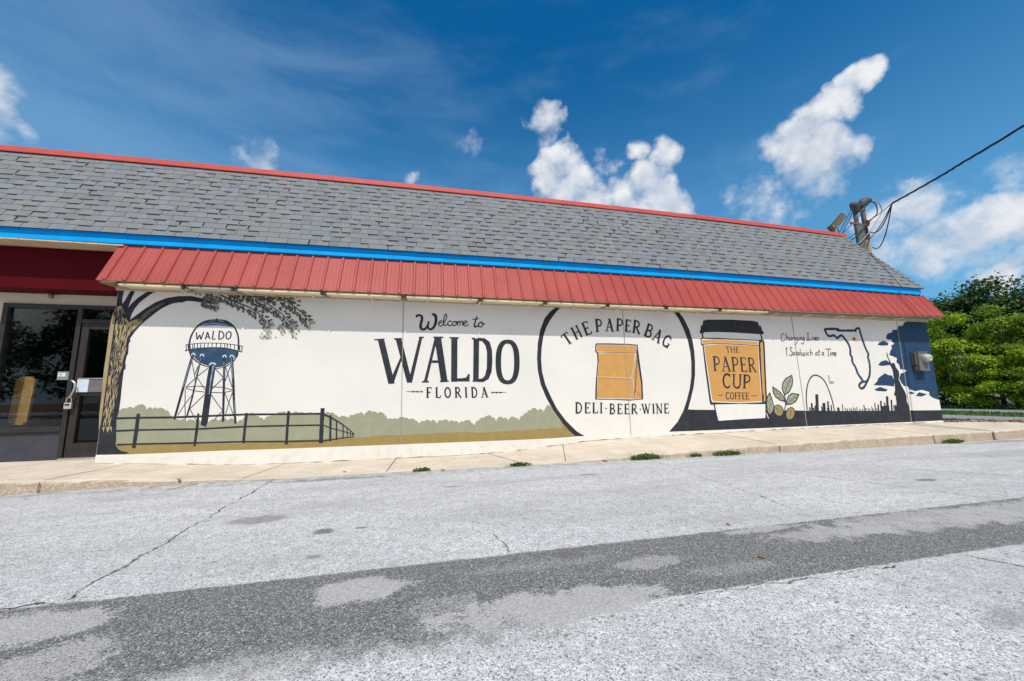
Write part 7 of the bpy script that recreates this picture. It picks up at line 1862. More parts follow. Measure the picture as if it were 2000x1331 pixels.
'painted_lettering beer':"""2 32 3402 796 -11 -189
2 21 3383 790 46 -1 13 -3 12 -8 8 -11 4 -14 0 -14 -6 -14 -10 -11 -12 -6 -14 -3 -27 1
2 22 3424 705 18 -3 15 -8 11 -13 6 -15 -1 -16 -7 -15 -13 -12 -16 -8 -18 -2 -46 1
2 32 3558 791 -11 -188
2 16 3538 785 93 -3
2 16 3552 699 53 -2
2 16 3528 610 97 -2
2 13 3631 785 0 -34
2 13 3624 605 7 37
2 10 3606 714 -2 -33
2 32 3701 787 -12 -188
2 16 3682 781 92 -3
2 16 3695 695 53 -2
2 16 3671 606 96 -2
2 13 3774 781 0 -34
2 13 3767 601 7 37
2 10 3749 710 -2 -33
2 32 3844 782 -12 -186
2 22 3825 776 46 -1 16 -3 13 -8 10 -12 4 -15 -1 -15 -6 -14 -11 -11 -15 -8 -16 -2 -27 1
2 27 3869 688 50 -83 16 -8
2 10 3807 601 50 -1
2 13 4009 679 -2 4 -5 2 -5 -1 -3 -5 2 -5 5 -2 5 2 3 5""",
'painted_lettering wine':"""2 28 4047 780 42 -183
2 16 4089 597 35 155
2 28 4113 780 45 -184
2 16 4158 596 43 183
2 10 4022 776 50 -1
2 10 4180 775 42 -1
2 31 4278 778 -3 -183
2 10 4253 774 50 0
2 10 4250 600 49 -1
2 16 4356 778 -6 -184
2 28 4347 778 93 -185
2 16 4452 777 -7 -184
2 10 4322 773 50 0
2 10 4326 599 49 0
2 10 4426 773 50 -1
2 31 4529 776 -9 -183
2 16 4510 770 92 -1
2 16 4525 686 51 0
2 16 4502 599 94 -1
2 12 4602 772 0 -33
2 12 4596 596 6 36
2 10 4577 702 -2 -33""",
'painted_paper_bag':"""2 0 3149 1880 25 31 278 4 335 -3 243 -14 1 -98 25 -309 27 -306 -8 -320 -284 -21 -352 23 -340 10 15 209 23 189 43 299 -4 155 -31 21
8 0 3172 1872 24 17 590 1 223 -14 -16 -165 55 -537 -6 -295 -167 -15 -745 29 30 382 43 299 -3 164 -31 25
11 0 3179 1872 24 13 582 0 219 -14 -24 -134 -300 6 -507 16
11 0 3199 1725 290 7 470 -10 -32 -188 -73 -261 24 -195 -9 -201 -739 27 21 181 14 190 38 256
11 0 3993 1711 21 -220 34 -317 -5 -291 -155 -8 14 203 -24 184 65 250
2 11 3184 1742 305 -1 493 -8
2 8 3165 1275 344 -14 355 -19
2 9 3989 1722 -65 -232 -59 -243 23 -190 -5 -184
2 9 3991 1612 -31 -209 -35 -260 -29 -151
2 7 4011 1623 -87 -567 110 -152
8 8 3166 1286 343 -14 351 -17
2 9 3988 1822 6 -89
2 13 3924 1056 -36 -107 -10 -74""",
'painted_dark_ground':"""2 0 4576 250 196 175 252 231 163 -12 416 -11 1239 -28 497 -21 498 -17 1055 -30 1467 -28 1426 -21 -35 -233 -2192 -8 -1732 -10 -1719 6
2 0 7998 718 48 -1 -10 -161 -47 1
2 0 8149 902 80 -1 -40 -349 -79 2
2 0 8091 669 32 -1 -3 -114 -32 0
2 0 8260 644 32 0 1 -94 -32 0
2 0 8307 717 80 -2 -11 -167 -81 2
2 0 8442 752 43 -1 -18 -205 -43 1
2 0 8520 671 33 -1 -5 -126 -33 1
2 0 8411 610 68 -2 5 -63 -67 2
2 0 8685 614 66 -1 4 -74 -66 2
2 0 8835 681 22 0 -9 -144 -22 0
2 0 8894 610 22 0 3 -75 -22 1
2 0 8948 588 28 -1 7 -53 -28 0
2 0 9022 597 22 -1 6 -64 -23 1
2 0 9066 579 23 -1 8 -47 -22 1
2 0 9122 610 23 -1 2 -79 -22 0
2 0 9169 589 23 0 5 -60 -22 0
2 0 9222 614 22 -1 1 -85 -22 0
2 0 9296 574 28 -1 8 -47 -28 0
2 0 9366 568 28 -1 9 -43 -28 1
2 0 9433 653 28 -1 -7 -129 -28 1
2 0 9469 587 29 0 4 -65 -28 0
2 0 9537 581 23 0 5 -61 -23 1
2 0 9584 574 23 -1 7 -54 -23 1
2 0 9653 616 23 -1 -2 -97 -23 0
2 0 9684 572 23 -1 7 -54 -23 0
2 0 9755 694 29 0 -18 -178 -29 0
2 0 9788 580 23 0 4 -65 -23 0
2 0 9837 656 41 -1 -11 -142 -40 1
2 0 9929 735 47 -1 -27 -223 -47 2
2 0 9924 621 117 -2 -5 -110 -116 3
2 0 10039 696 35 -1 -20 -186 -35 1
2 0 10122 831 72 -1 -49 -323 -70 2
2 0 10058 629 118 -2 -7 -121 -118 3
2 0 10243 752 48 -1 -34 -247 -47 1
2 0 10297 625 24 -1 -7 -121 -24 1
2 0 10332 635 48 -1 -10 -132 -47 1
2 0 7938 634 36 0 4 -77 -37 1
2 0 8041 622 37 -1 5 -66 -37 0""",
'painted_cup':"""8 0 5638 766 1221 -23 -57 -299 -564 -8 -551 -16 -42 152
2 27 5622 746 23 -174 30 -152
2 24 6852 733 -34 -294
2 0 5537 2417 139 21 556 15 496 -6 144 -21 26 -75 48 -20 15 -85 37 -27 -11 -42 -48 -16 -45 5 -692 20 -385 2 -280 -13 -32 -31 -69 10 -4 45 24 17 14 86 44 18
2 29 5493 2156 8 -108
2 34 6916 2175 17 -142
2 0 5441 2037 38 25 372 3 336 -10 342 -8 319 -5 88 19 50 -48 -5 -116 -35 -419 -58 -736 -33 -23 -629 16 -690 1 -13 70 -38 669 -13 424 -35 24
8 0 5461 2025 23 16 700 -7 661 -13 2 -67 -46 -476 -39 -717 -534 -10 -648 31 -18 53 -34 560 -31 521 -40 20
11 0 5474 2017 374 15 335 -8 645 -18 -18 -65 -634 17 -383 8 -326 -22
11 0 5505 1904 333 34 334 -7 644 -20 -35 -433 -26 -697 -526 -15 -620 33 -27 45 -36 551
11 0 6875 1975 65 37 0 -116 -34 -418 -52 -695 -61 -15 37 627
2 18 5465 1928 327 25 382 -8 654 -21
2 19 6843 2000 -26 -314 -18 -373 -20 -538
2 0 6843 1896 25 -37 9 -46 -6 -3 -31 37 -5 46
2 0 6834 945 -12 -83 -18 -90 -20 4 14 91 30 79""",
'painted_lettering cup_the':"""2 10 6006 1888 101 -2
2 8 6009 1888 -1 -21
2 8 6103 1886 5 -20
2 21 6056 1887 13 -121
2 7 6049 1768 40 1
2 21 6140 1891 8 -123
2 17 6217 1890 3 -121
2 10 6144 1829 75 0
2 7 6119 1888 42 -1
2 7 6128 1770 40 1
2 7 6196 1887 42 -1
2 7 6201 1772 39 1
2 21 6271 1889 0 -119
2 10 6255 1885 77 -1
2 10 6271 1831 43 0
2 10 6256 1774 76 2
2 8 6332 1886 1 -21
2 8 6332 1774 4 23
2 7 6314 1841 -1 -21""",
'painted_lettering cup_PAPER':"""2 41 5716 1691 -2 -297
2 28 5688 1681 74 -2 24 -5 20 -13 15 -21 8 -25 0 -26 -8 -25 -16 -20 -20 -12 -24 -4 -46 1
2 13 5670 1403 87 -3
2 20 5903 1388 78 297
2 41 5975 1685 84 -301
2 16 5932 1486 96 -3
2 13 5866 1397 75 -2
2 13 6021 1392 75 -2
2 13 5944 1681 56 -1
2 41 6154 1681 1 -300
2 28 6126 1671 74 -2 23 -5 21 -14 15 -20 8 -26 1 -26 -8 -25 -15 -20 -21 -13 -23 -4 -46 1
2 13 6112 1390 87 -3
2 41 6357 1676 3 -301
2 20 6329 1666 136 -3
2 20 6359 1529 77 -2
2 20 6332 1386 143 -4
2 16 6465 1668 4 -55
2 16 6475 1378 6 60
2 13 6436 1554 0 -55
2 41 6548 1672 5 -303
2 28 6521 1662 67 -2 24 -5 20 -13 16 -19 8 -23 1 -25 -8 -23 -15 -19 -20 -11 -23 -4 -40 1
2 35 6597 1519 83 -135 25 -13
2 13 6516 1378 74 -2""",
'painted_lettering cup_CUP':"""2 40 6047 1295 -23 25 -29 12 -31 -2 -29 -17 -25 -29 -18 -39 -9 -44 2 -44 10 -40 20 -31 25 -19 29 -4 30 10 27 23
2 15 6051 1330 3 -65
2 37 6149 1336 -24 -202 2 -30 13 -25 22 -18 28 -6 29 5 26 16 19 25 10 29 29 198
2 15 6107 1331 83 -4
2 15 6260 1323 83 -4
2 47 6410 1322 -44 -279
2 31 6378 1314 83 -4 25 -6 21 -13 14 -20 5 -23 -5 -24 -13 -23 -20 -18 -25 -11 -26 -4 -51 2
2 15 6320 1051 94 -2""",
'painted_lettering cup_COFFEE':"""2 20 5990 951 -11 12 -12 6 -14 -1 -13 -9 -11 -14 -9 -18 -4 -21 0 -21 4 -19 9 -15 12 -9 13 -2 14 4 12 11
2 8 5991 968 2 -31
2 19 6097 900 -1 19 -4 19 -8 14 -10 10 -12 3 -12 -2 -12 -9 -10 -14 -7 -18 -4 -20 0 -20 4 -18 8 -14 10 -10 13 -3 12 3 12 8 10 14 7 18 4 20
2 24 6141 968 -9 -139
2 12 6127 963 67 -2
2 12 6137 901 38 -1
2 9 6194 963 0 -25
2 8 6176 912 -2 -25
2 8 6114 833 37 -1
2 24 6227 964 -6 -137
2 12 6213 960 67 -3
2 12 6224 898 38 -1
2 9 6280 959 0 -25
2 8 6263 909 -1 -25
2 8 6202 831 37 -1
2 24 6313 960 -4 -136
2 12 6299 956 67 -2
2 12 6311 894 38 -2
2 12 6295 829 72 -2
2 9 6366 956 1 -25
2 9 6367 825 3 27
2 8 6350 905 -1 -25
2 24 6402 957 -1 -135
2 12 6388 953 67 -3
2 12 6401 891 39 -2
2 12 6387 827 71 -2
2 9 6455 952 1 -24
2 9 6458 823 3 27
2 8 6440 901 0 -24""",
'painted_dash left':"""2 12 5716 915 123 -4""",
'painted_dash right':"""2 12 6522 893 130 0""",
'painted_coffee_plant':"""12 0 7592 1305 -160 -66 -95 -93 -32 -114 40 -134 124 60 95 124 36 104
2 23 7592 1305 -160 -66 -95 -93 -32 -114 40 -134 124 60 95 124 36 104 -8 119
2 11 7566 1270 -115 -167 -96 -185
2 8 7502 1163 91 27
2 8 7470 1110 -35 67
2 8 7439 1058 91 26
2 8 7408 1005 -36 66
12 0 7072 1065 167 -104 76 -93 19 -103 -118 32 -103 73 -45 93
2 23 7072 1065 167 -104 76 -93 19 -103 -118 32 -103 73 -45 93 4 102
2 10 7086 1041 119 -141 110 -121
2 8 7155 962 24 73
2 8 7189 923 -91 3
2 8 7223 884 25 73
2 8 7258 845 -91 3
12 0 7714 903 -173 23 -97 -50 -57 -92 -19 -81 116 8 123 49 63 71
2 23 7714 903 -173 23 -97 -50 -57 -92 -19 -81 116 8 123 49 63 71 44 72
2 10 7692 893 -169 -90 -141 -90
2 8 7598 839 91 -14
2 8 7552 811 14 75
2 8 7505 784 90 -13
2 8 7459 757 14 74
12 0 6980 948 -76 -85 -33 -120 -4 -161 45 -91 83 68 51 100 -25 142
2 23 6980 948 -76 -85 -33 -120 -4 -161 45 -91 83 68 51 100 -25 142 -41 147
2 10 6977 923 -25 -222 -38 -190
2 8 6958 799 75 46
2 8 6949 737 -60 50
2 8 6939 675 75 46
2 8 6930 613 -60 50
2 23 7348 918 7 -164 -46 -162
8 16 6844 542 35 -110
2 0 7271 621 7 -38 -6 -38 -17 -34 -28 -26 -36 -16 -40 -5 -39 7 -36 18 -29 27 -19 35 -7 37 5 38 18 34 28 26 35 17 40 5 39 -7 37 -18 29 -28
13 0 7251 615 7 -33 -5 -33 -14 -29 -24 -22 -29 -14 -34 -4 -33 6 -31 16 -24 24 -17 30 -6 33 4 33 15 29 23 22 29 15 34 4 33 -6 31 -16 25 -25
2 10 7093 644 65 -63 50 -57
2 0 7553 491 -24 -38 -33 -32 -38 -23 -41 -10 -38 2 -33 14 -23 26 -12 34 0 39 12 41 24 39 33 32 39 23 40 11 39 -2 33 -14 23 -26 13 -35 -1 -39
13 0 7534 496 -21 -34 -28 -28 -33 -20 -34 -10 -32 1 -27 13 -19 22 -10 29 1 35 12 36 20 34 28 28 33 21 34 10 33 -2 27 -12 19 -22 10 -30 -1 -35
2 10 7472 592 -24 -78 -46 -74""",
'painted_arch':"""2 27 7886 576 1 41 1 59 2 67 6 64 11 63 13 66 17 64 19 58 23 52 26 48 29 43 30 35 31 28 32 21 34 14 34 7 36 1 37 -7 36 -12 34 -16 32 -21 31 -25 29 -31 26 -35 22 -43 20 -49 18 -51 16 -50 15 -47 13 -47 12 -48 10 -50 9 -59 7 -65 7 -59 4 -41""",
'painted_script changing':"""2 15 7521 2152 -2 8 -3 11 -4 11 -6 6 -10 1 -13 -2 -13 -6 -11 -9 -10 -13 -9 -16 -7 -18 -4 -18 -2 -19 1 -20 3 -19 6 -13 9 -6 12 -2 14 2 12 3 11 6 11 10 9 10 7 7
2 15 7586 2203 -35 -158
2 15 7564 2099 9 7 14 11 13 9 10 0 3 -15 -1 -24 -2 -24 -2 -17
2 15 7698 2119 -9 -2 -14 -2 -14 -4 -10 -6 -6 -12 -3 -16 -1 -14 3 -10 9 -2 13 3 14 5 10 3
2 15 7701 2119 -3 -72
2 15 7735 2120 -5 -72
2 15 7738 2098 9 6 14 10 13 7 9 0 2 -13 -1 -22 -4 -22 -2 -15
2 15 7847 2120 -9 -3 -14 -5 -14 -6 -9 -7 -3 -10 0 -14 3 -12 5 -7 8 0 12 5 11 7 8 4
2 15 7852 2120 0 -17 -1 -25 -2 -27 -5 -23 -8 -18 -10 -16 -11 -14 -12 -11 -12 -5 -15 -2 -13 0 -8 0
2 15 7889 2116 -4 -65
2 15 7895 2153 1 -11
2 15 7927 2121 -5 -69
2 15 7930 2102 7 5 10 9 11 7 7 -1 3 -13 -1 -21 -1 -21 -1 -15
2 16 8041 2124 -9 -4 -12 -4 -12 -6 -8 -7 -4 -10 -2 -12 2 -10 3 -7 8 -1 12 4 12 5 8 3
2 16 8046 2124 -3 -18 -4 -25 -5 -26 -7 -23 -11 -20 -13 -17 -14 -15 -12 -8 -11 1 -10 8 -9 10 -6 7""",
'painted_script lives':"""2 20 8156 2225 0 -15 -1 -21 -1 -24 -2 -22 -4 -21 -5 -22 -5 -20 -4 -14
2 20 8095 2059 10 1 15 2 16 1 17 1 19 2 22 1 19 0 14 1
2 13 8136 2216 55 5
2 16 8258 2128 -5 -66
2 16 8263 2157 1 -9
2 16 8291 2129 3 -15 3 -22 5 -20 6 -9 8 9 9 20 9 23 6 15
2 16 8347 2088 9 5 13 8 12 8 6 6 0 6 -5 5 -8 4 -6 0 -6 -5 -7 -9 -6 -10 -3 -9 0 -10 2 -10 4 -8 5 -5 8 1 11 5 10 6 7 4
2 16 8440 2132 -7 -2 -10 -2 -9 -4 -4 -4 5 -6 9 -8 10 -9 4 -7 -4 -8 -9 -7 -10 -6 -8 -4 -6 -1 -4 2 -3 3 -3 2""",
'painted_script one':"""2 17 7547 1895 -27 -176
2 17 7512 1866 32 26""",
'painted_script sandwich':"""2 17 7684 1875 -5 6 -8 10 -8 8 -7 3 -8 -3 -9 -8 -7 -11 -2 -12 6 -15 11 -18 12 -19 8 -16 3 -15 1 -15 -2 -13 -4 -11 -9 -9 -12 -9 -12 -6 -10 -2 -8 4 -6 7 -5 9 -4 6
2 15 7738 1796 -7 -1 -11 -2 -10 -4 -8 -6 -5 -12 -4 -16 -1 -14 2 -9 7 -1 11 5 11 7 8 4
2 15 7741 1801 -6 -75
2 15 7778 1797 -8 -71
2 15 7778 1780 7 5 11 8 11 5 8 -1 2 -13 -1 -21 -3 -22 -1 -15
2 15 7878 1791 -8 -2 -11 -3 -11 -4 -7 -6 -4 -10 -1 -14 1 -12 3 -7 6 0 9 5 10 6 6 4
2 15 7895 1871 -17 -144
2 15 7921 1798 -1 -14 -1 -22 0 -21 2 -14 6 -5 10 1 9 4 8 7 5 14 4 20 3 17 2 7 1 -9 -1 -20 -1 -21 2 -14 7 -5 9 0 10 4 7 7 5 14 2 19 2 19 1 13
2 15 8050 1800 -9 -72
2 15 8057 1843 1 -11
2 15 8119 1794 -7 -2 -10 -3 -10 -4 -8 -7 -4 -10 -2 -13 0 -12 2 -8 7 -1 11 3 11 4 8 3
2 15 8170 1881 -18 -152
2 15 8160 1779 8 6 12 10 13 7 8 -1 3 -13 -1 -21 -1 -22 -1 -15""",
'painted_script at':"""2 15 8343 1803 -9 -3 -12 -3 -12 -5 -8 -7 -5 -11 -3 -15 0 -14 3 -8 7 0 11 5 12 7 8 4
2 15 8346 1807 -4 -76
2 16 8402 1863 -4 -27 -5 -39 -5 -39 -2 -26 2 -8 5 3 6 7 4 4
2 16 8372 1814 50 5""",
'painted_script a':"""2 16 8516 1805 -8 -3 -11 -3 -12 -5 -8 -7 -5 -11 -2 -15 -1 -14 3 -8 7 0 10 5 11 6 7 5
2 16 8519 1809 -4 -76""",
'painted_script time':"""2 16 8578 1865 8 2 11 4 15 3 18 3 25 1 31 0 29 0 21 0
2 16 8662 1873 -18 -143
2 16 8624 1727 42 3
2 16 8711 1801 -6 -71
2 16 8717 1834 1 -9
2 16 8745 1801 -6 -71
2 16 8747 1781 7 6 9 9 10 6 6 -1 0 -13 -2 -21 -3 -21 -2 -15
2 16 8781 1781 5 6 8 9 7 6 6 0 1 -13 0 -21 -2 -22 0 -15
2 16 8827 1760 8 5 12 7 12 8 7 7 0 6 -4 5 -5 4 -6 0 -6 -5 -8 -8 -7 -10 -4 -10 0 -11 1 -12 4 -11 5 -6 8 1 10 6 9 6 7 5""",
'painted_state_outline':"""14 55 8670 2317 65 6 94 4 93 3 66 -1 21 -5 -6 -9 -8 -10 16 -7 48 -2 68 1 74 1 68 2 63 1 64 2 57 3 44 4 24 8 9 11 4 11 11 8 20 7 23 6 23 1 18 -5 8 -14 4 -20 2 -27 4 -30 7 -38 9 -44 10 -46 9 -43 10 -39 10 -38 10 -36 10 -34 11 -32 11 -30 11 -28 10 -23 10 -18 8 -13 7 -12 3 -14 -4 -15 -9 -16 -10 -17 -5 -20 1 -22 5 -25 6 -26 4 -28 2 -28 1 -29 0 -31 -4 -35 -6 -42 -10 -47 -12 -47 -15 -43 -19 -37 -24 -33 -25 -32 -24 -31 -25 -33 -26 -33 -26 -30 -25 -24 -24 -19 -25 -14 -24 -8 -21 -2 -20 7 -20 14 -15 17 -6 17 5 17 14 17 18 17 18 14 20 10 23 5 19 7 10 11 -3 18 -13 23 -18 25 -15 22 -14 18 -15 16 -14 18 -15 26 -14 37 -14 45 -13 46 -14 38 -15 26 -17 21 -14 18 -10 23 -2 30 2 34 3 33 0 26 -7 14 -10 8 -10 7 -6 15 2 26 6 32 6 34 3 31 -2 27 -4 25 -7 24 -9 25 -12 25 -15 25 -16 24 -19 26 -23 28 -25 31 -25 27 -23 18 -20 6 -18 -2 -17 -7 -18 -8 -20 -11 -20 -16 -20 -14 -19 -5 -18 9 -16 18 -18 20 -23 12 -32 -1 -38 -8 -37 -8 -31 -2 -23 8 -17 13 -15 16 -12 15 -10 17 -8 17 -5 18 -2 15 -5 11 -5 10 5 8 28 7
14 45 9482 1186 80 -33 108 32
14 33 9497 2310 26 -47
15 0 9449 2175 12 -41 55 0 -49 -28 7 -42 -41 23 -51 -24 23 42 -39 26 56 3""",
'painted_sky':"""16 0 11016 2512 62 37 159 24 158 -7 357 5 0 -1848 -190 48 -56 35 -49 35 16 69 -216 53 -226 -30 -174 52 -25 57 -114 13 -62 68 -52 114 85 109 100 9 84 60 -195 27 -5 92 -77 68 43 88 -143 50 -81 22 50 92 62 66 -11 62 116 44 -82 50 23 35 -165 16 0 75 81 67 104 11 44 67 144 16 83 97 108 -9
16 0 10107 1988 62 54 75 29 80 17 124 -60 -30 -42 -208 -13
16 0 10032 1531 105 80 157 35 120 -79 -22 -34 -246 -24
16 0 9811 1085 125 83 35 60 100 56 132 62 96 -45 104 -7 50 -124 -41 -124 -235 25 -207 1
16 0 9806 985 187 54 211 -58 -54 -44 -263 14
16 0 10806 891 100 37 115 -40 -97 -21
16 0 11023 825 128 84 241 -49 -169 -50""",
'painted_statue':"""2 0 10339 1818 21 1 9 -104 73 -159 53 34 48 -34 7 -69 73 -91 2 -91 -41 -91 58 -159 67 -113 37 -113 -24 -112 47 -135 13 -81 -437 10 65 167 3 155 -46 23 59 111 18 158 -2 135 2 159 -52 114 -17 91 -38 114""",
}
# ------------------------------------------------------------------ the store
WY = 6.6; XL, XR = -4.303, 11.752
def bow(x): return max(-.6, 1 - ((x - 2.0) / 9) ** 2)
store = empty('store_building', 'long single storey store with a painted mural wall under a grey shingle roof', 'store', loc=(3.7, WY, 0))
inv = Matrix.Translation((-3.7, -WY, 0))
def part(b, name, m, parent=store, **k):
    o = b.build(name, m, None, **k)
    o.parent = parent
    o.matrix_parent_inverse = (Matrix.Translation(store.location)).inverted() if parent is store else Matrix()
    return o
# mural wall: front slab, side and rear walls
b = MB()
b.face([(XL, WY, -.05), (XR, WY, -.05), (XR, WY, 3.23), (XL, WY, 3.23)])
b.face([(XL, WY, -.05), (XL, WY, 3.23), (XL, 7.17, 3.23), (XL, 7.17, -.05)])
b.face([(XR, WY, -.05), (XR, 16, -.05), (XR, 16, 3.23), (XR, WY, 3.23)], 1)
b.face([(XR, 16, -.05), (-14, 16, -.05), (-14, 16, 3.23), (XR, 16, 3.23)], 1)
wall = part(b, 'mural_wall', [M['wall'], M['block']])
# unpainted white base, left proud of the mural (stops at the pavement)
def mbz(x): return lerp(x, [(-4.3, .238), (-3.9, .241), (-.93, .226), (2.28, .215), (4.59, .247), (8.19, .25), (11.76, .253)])
b = MB(); n = 40
for i in range(n):
    x0 = XL + (XR - XL) * i / n; x1 = XL + (XR - XL) * (i + 1) / n
    b.face([(x0, WY - .006, -.05), (x1, WY - .006, -.05), (x1, WY - .006, mbz(x1) - .004), (x0, WY - .006, mbz(x0) - .004)])
    b.face([(x0, WY - .006, mbz(x0) - .004), (x1, WY - .006, mbz(x1) - .004), (x1, WY, mbz(x1) - .002), (x0, WY, mbz(x0) - .002)])
part(b, 'base_course', M['wall'], wall)
# broken dark gap where wall and pavement meet
b = MB(); rg = random.Random(3); x = XL; h = .003; b.v += [(x, WY - .009, lerp(x, ZB) - .02), (x, WY - .009, lerp(x, ZB) + h)]
while x < XR - .1:
    x = min(XR, x + rg.uniform(.03, .16)); h = rg.choice((-.004, -.002, .001, .003, .004, .006, .013)) + rg.uniform(-.001, .002)
    b.v += [(x, WY - .009, lerp(x, ZB) - .02), (x, WY - .009, lerp(x, ZB) + h)]; k = len(b.v); b.f.append((k - 4, k - 2, k - 1, k - 3)); b.mi.append(0)
part(b, 'base_gap', M['shadejoint'], wall)
# vertical panel joints
for (xa, za), (xb, zb) in [((-.312, 2.6), (-.295, .225)), ((3.750, 2.6), (3.778, .215)), ((7.763, 2.6), (7.825, .227)), ((10.80, 2.6), (10.76, .05))]:
    b = MB(); w = .0035
    b.face([(xb - w, WY - .0085, zb), (xb + w, WY - .0085, zb), (xa + w, WY - .0085, za), (xa - w, WY - .0085, za)])
    b.face([(xb - w - .004, WY - .0035, zb), (xb - w, WY - .0085, zb), (xa - w, WY - .0085, za), (xa - w - .004, WY - .0035, za)])
    part(b, 'panel_joint', M['joint'], wall)
# the painted mural: thin coats of paint on the wall
def decode(s):
    for line in s.strip().split('\n'):
        v = [int(q) for q in line.split()]; P = [(v[2], v[3])]
        for i in range(4, len(v), 2): P.append((P[-1][0] + v[i], P[-1][1] + v[i + 1]))
        yield COLOURS[v[0]], v[1] / 1000, [(x / 1000, z / 1000) for x, z in P]
LAYER = dict(painted_hills=0, painted_field=.3, painted_fence=1.6, painted_tree=.7, painted_leaves=2.2, painted_water_tower=.7, painted_lettering=3.0, painted_script=2.0, painted_circle=.8, painted_paper_bag=1.6, painted_dark_ground=.9, painted_cup=1.8, painted_coffee_plant=2.3, painted_arch=1.5, painted_dash=3.0, painted_state_outline=1.2, painted_sky=.5, painted_statue=2.0)
jr = random.Random(77)
for name, s in MURAL.items():
    b = MB(); cols = []; k = 0
    for c, w, P in decode(s):
        if c not in cols: cols.append(c)
        ci = cols.index(c); y = WY - .0012 - LAYER[name.split()[0]] * .001 - k * .000008; k += 1
        if w:                                                    # a brush stroke
            Q = []
            for i in range(len(P)):                              # a hand-held brush wobbles a little
                Q.append(P[i])
                if i < len(P) - 1:
                    d = math.dist(P[i], P[i + 1]); m_ = int(d / .09)
                    for q in range(1, m_ + 1):
                        t = q / (m_ + 1); Q.append((P[i][0] * (1 - t) + P[i + 1][0] * t, P[i][1] * (1 - t) + P[i + 1][1] * t))
            L, Rr = [], []; nQ = len(Q); closed = math.dist(Q[0], Q[-1]) < .002
            for i, p in enumerate(Q):
                a = Q[i - 1] if i else (Q[-2] if closed else p); e = Q[i + 1] if i < nQ - 1 else (Q[1] if closed else p)
                d0 = Vector((p[0] - a[0], p[1] - a[1])); d1 = Vector((e[0] - p[0], e[1] - p[1]))
                d0 = d0.normalized() if d0.length > 1e-7 else d1.normalized(); d1 = d1.normalized() if d1.length > 1e-7 else d0
                t = d0 + d1; t = t.normalized() if t.length > 1e-4 else d1
                cs = max(.5, t.dot(d1)); nx, nz = -t.y, t.x; h = w / 2 / cs * jr.uniform(.92, 1.08)
                L.append((p[0] + nx * h, y, p[1] + nz * h)); Rr.append((p[0] - nx * h, y, p[1] - nz * h))
            bi = len(b.v); b.v += L + Rr
            for i in range(nQ - 1): b.f.append((bi + i, bi + nQ + i, bi + nQ + i + 1, bi + i + 1)); b.mi.append(ci)
        else:
            pts = [Vector((x, 0, z)) for x, z in P]; bi = len(b.v); b.v += [(p.x, y, p.z) for p in pts]
            for t in tessellate_polygon([pts]):
                b.f.append(tuple(bi + i for i in t)); b.mi.append(ci)
    o = part(b, name.split()[0], [PAINT[c] for c in cols], wall)
    bm = bmesh.new(); bm.from_mesh(o.data)
    for f in bm.faces:
        f.normal_update()
        if f.normal.y > 0: f.normal_flip()
    bm.to_mesh(o.data); bm.free()

# entrance bay set back to the left
DY = 7.17
b = MB()
b.face([(-14, DY, .1), (-6.03, DY, .1), (-6.03, DY, 2.44), (-14, DY, 2.44)])
b.face([(-14, DY, 2.44), (XL, DY, 2.44), (XL, DY, 3.25), (-14, DY, 3.25)])
part(b, 'entrance_wall', M['beige'])
b = MB(); b.box(-14, XL - .004, 6.83, DY - .003, 2.60, 3.215)
part(b, 'sign_band', M['sign'], bevel=.006)
b = MB()
for i in range(64):
    x0 = -14 + i * .152; b.box(x0, x0 + .147, 6.545, 7.16, 3.222, 3.24)
part(b, 'soffit', M['soffit'])
# shop window: frame, glass, kick panel
win = MB(); f = lambda *a: win.box(*a)
f(-6.03, -5.965, DY - .035, DY + .06, .14, 2.44); f(-5.965, -5.12, DY - .035, DY + .06, 2.375, 2.44); f(-5.965, -5.12, DY - .045, DY + .06, .545, .62); f(-5.12, -5.06, DY - .04, DY + .06, .14, 2.44)
wo = part(win, 'shop_window', M['frame'], bevel=.004)
b = MB(); b.box(-5.965, -5.12, DY + .01, DY + .016, .62, 2.375); part(b, 'pane', M['glass'], wo)
b = MB(); b.box(-5.965, -5.12, DY - .012, DY + .03, .138, .53); b.box(-5.965, -5.12, DY - .018, DY + .02, .53, .545, 1); part(b, 'kick_panel', [M['knee'], M['frame']], wo)
b = MB(); b.box(-5.285, -5.145, DY + .004, DY + .009, 1.30, 1.425); b.box(-5.275, -5.185, DY + .0005, DY + .004, 1.35, 1.405, 1); b.box(-5.25, -5.235, DY - .002, DY + .0005, 1.37, 1.388, 2); part(b, 'sticker', [M['sticker'], M['stickerw'], M['frame']], wo)
# door with transom
dr = MB(); f = lambda *a: dr.box(*a)
f(-5.06, -4.31, DY - .035, DY + .06, 2.385, 2.44); f(-5.06, -4.31, DY - .035, DY + .06, 2.16, 2.225)
f(-5.045, -4.955, DY - .03, DY + .03, .17, 2.155); f(-4.955, -4.31, DY - .03, DY + .03, 2.07, 2.155); f(-4.955, -4.31, DY - .03, DY + .03, .17, .37); f(-4.955, -4.31, DY - .026, DY + .03, 1.06, 1.115)
do = part(dr, 'entrance_door', M['bronze'], bevel=.004)
b = MB(); b.box(-4.955, -4.31, DY + .004, DY + .010, .37, 1.06); b.box(-4.955, -4.31, DY + .004, DY + .010, 1.115, 2.07); b.box(-5.06, -4.31, DY + .01, DY + .016, 2.225, 2.385); part(b, 'pane', M['glass'], do)
b = MB(); b.box(-5.0, -4.86, DY - .040, DY - .032, 1.115, 1.305); part(b, 'notice', M['paper'], do)
b = MB(); b.box(-4.86, -4.31, DY - .038, DY - .032, 1.115, 1.30); b.box(-5.0, -4.31, DY - .042, DY - .03, 1.31, 1.325, 1); part(b, 'push_plate', [M['greyplate'], M['steel']], do)
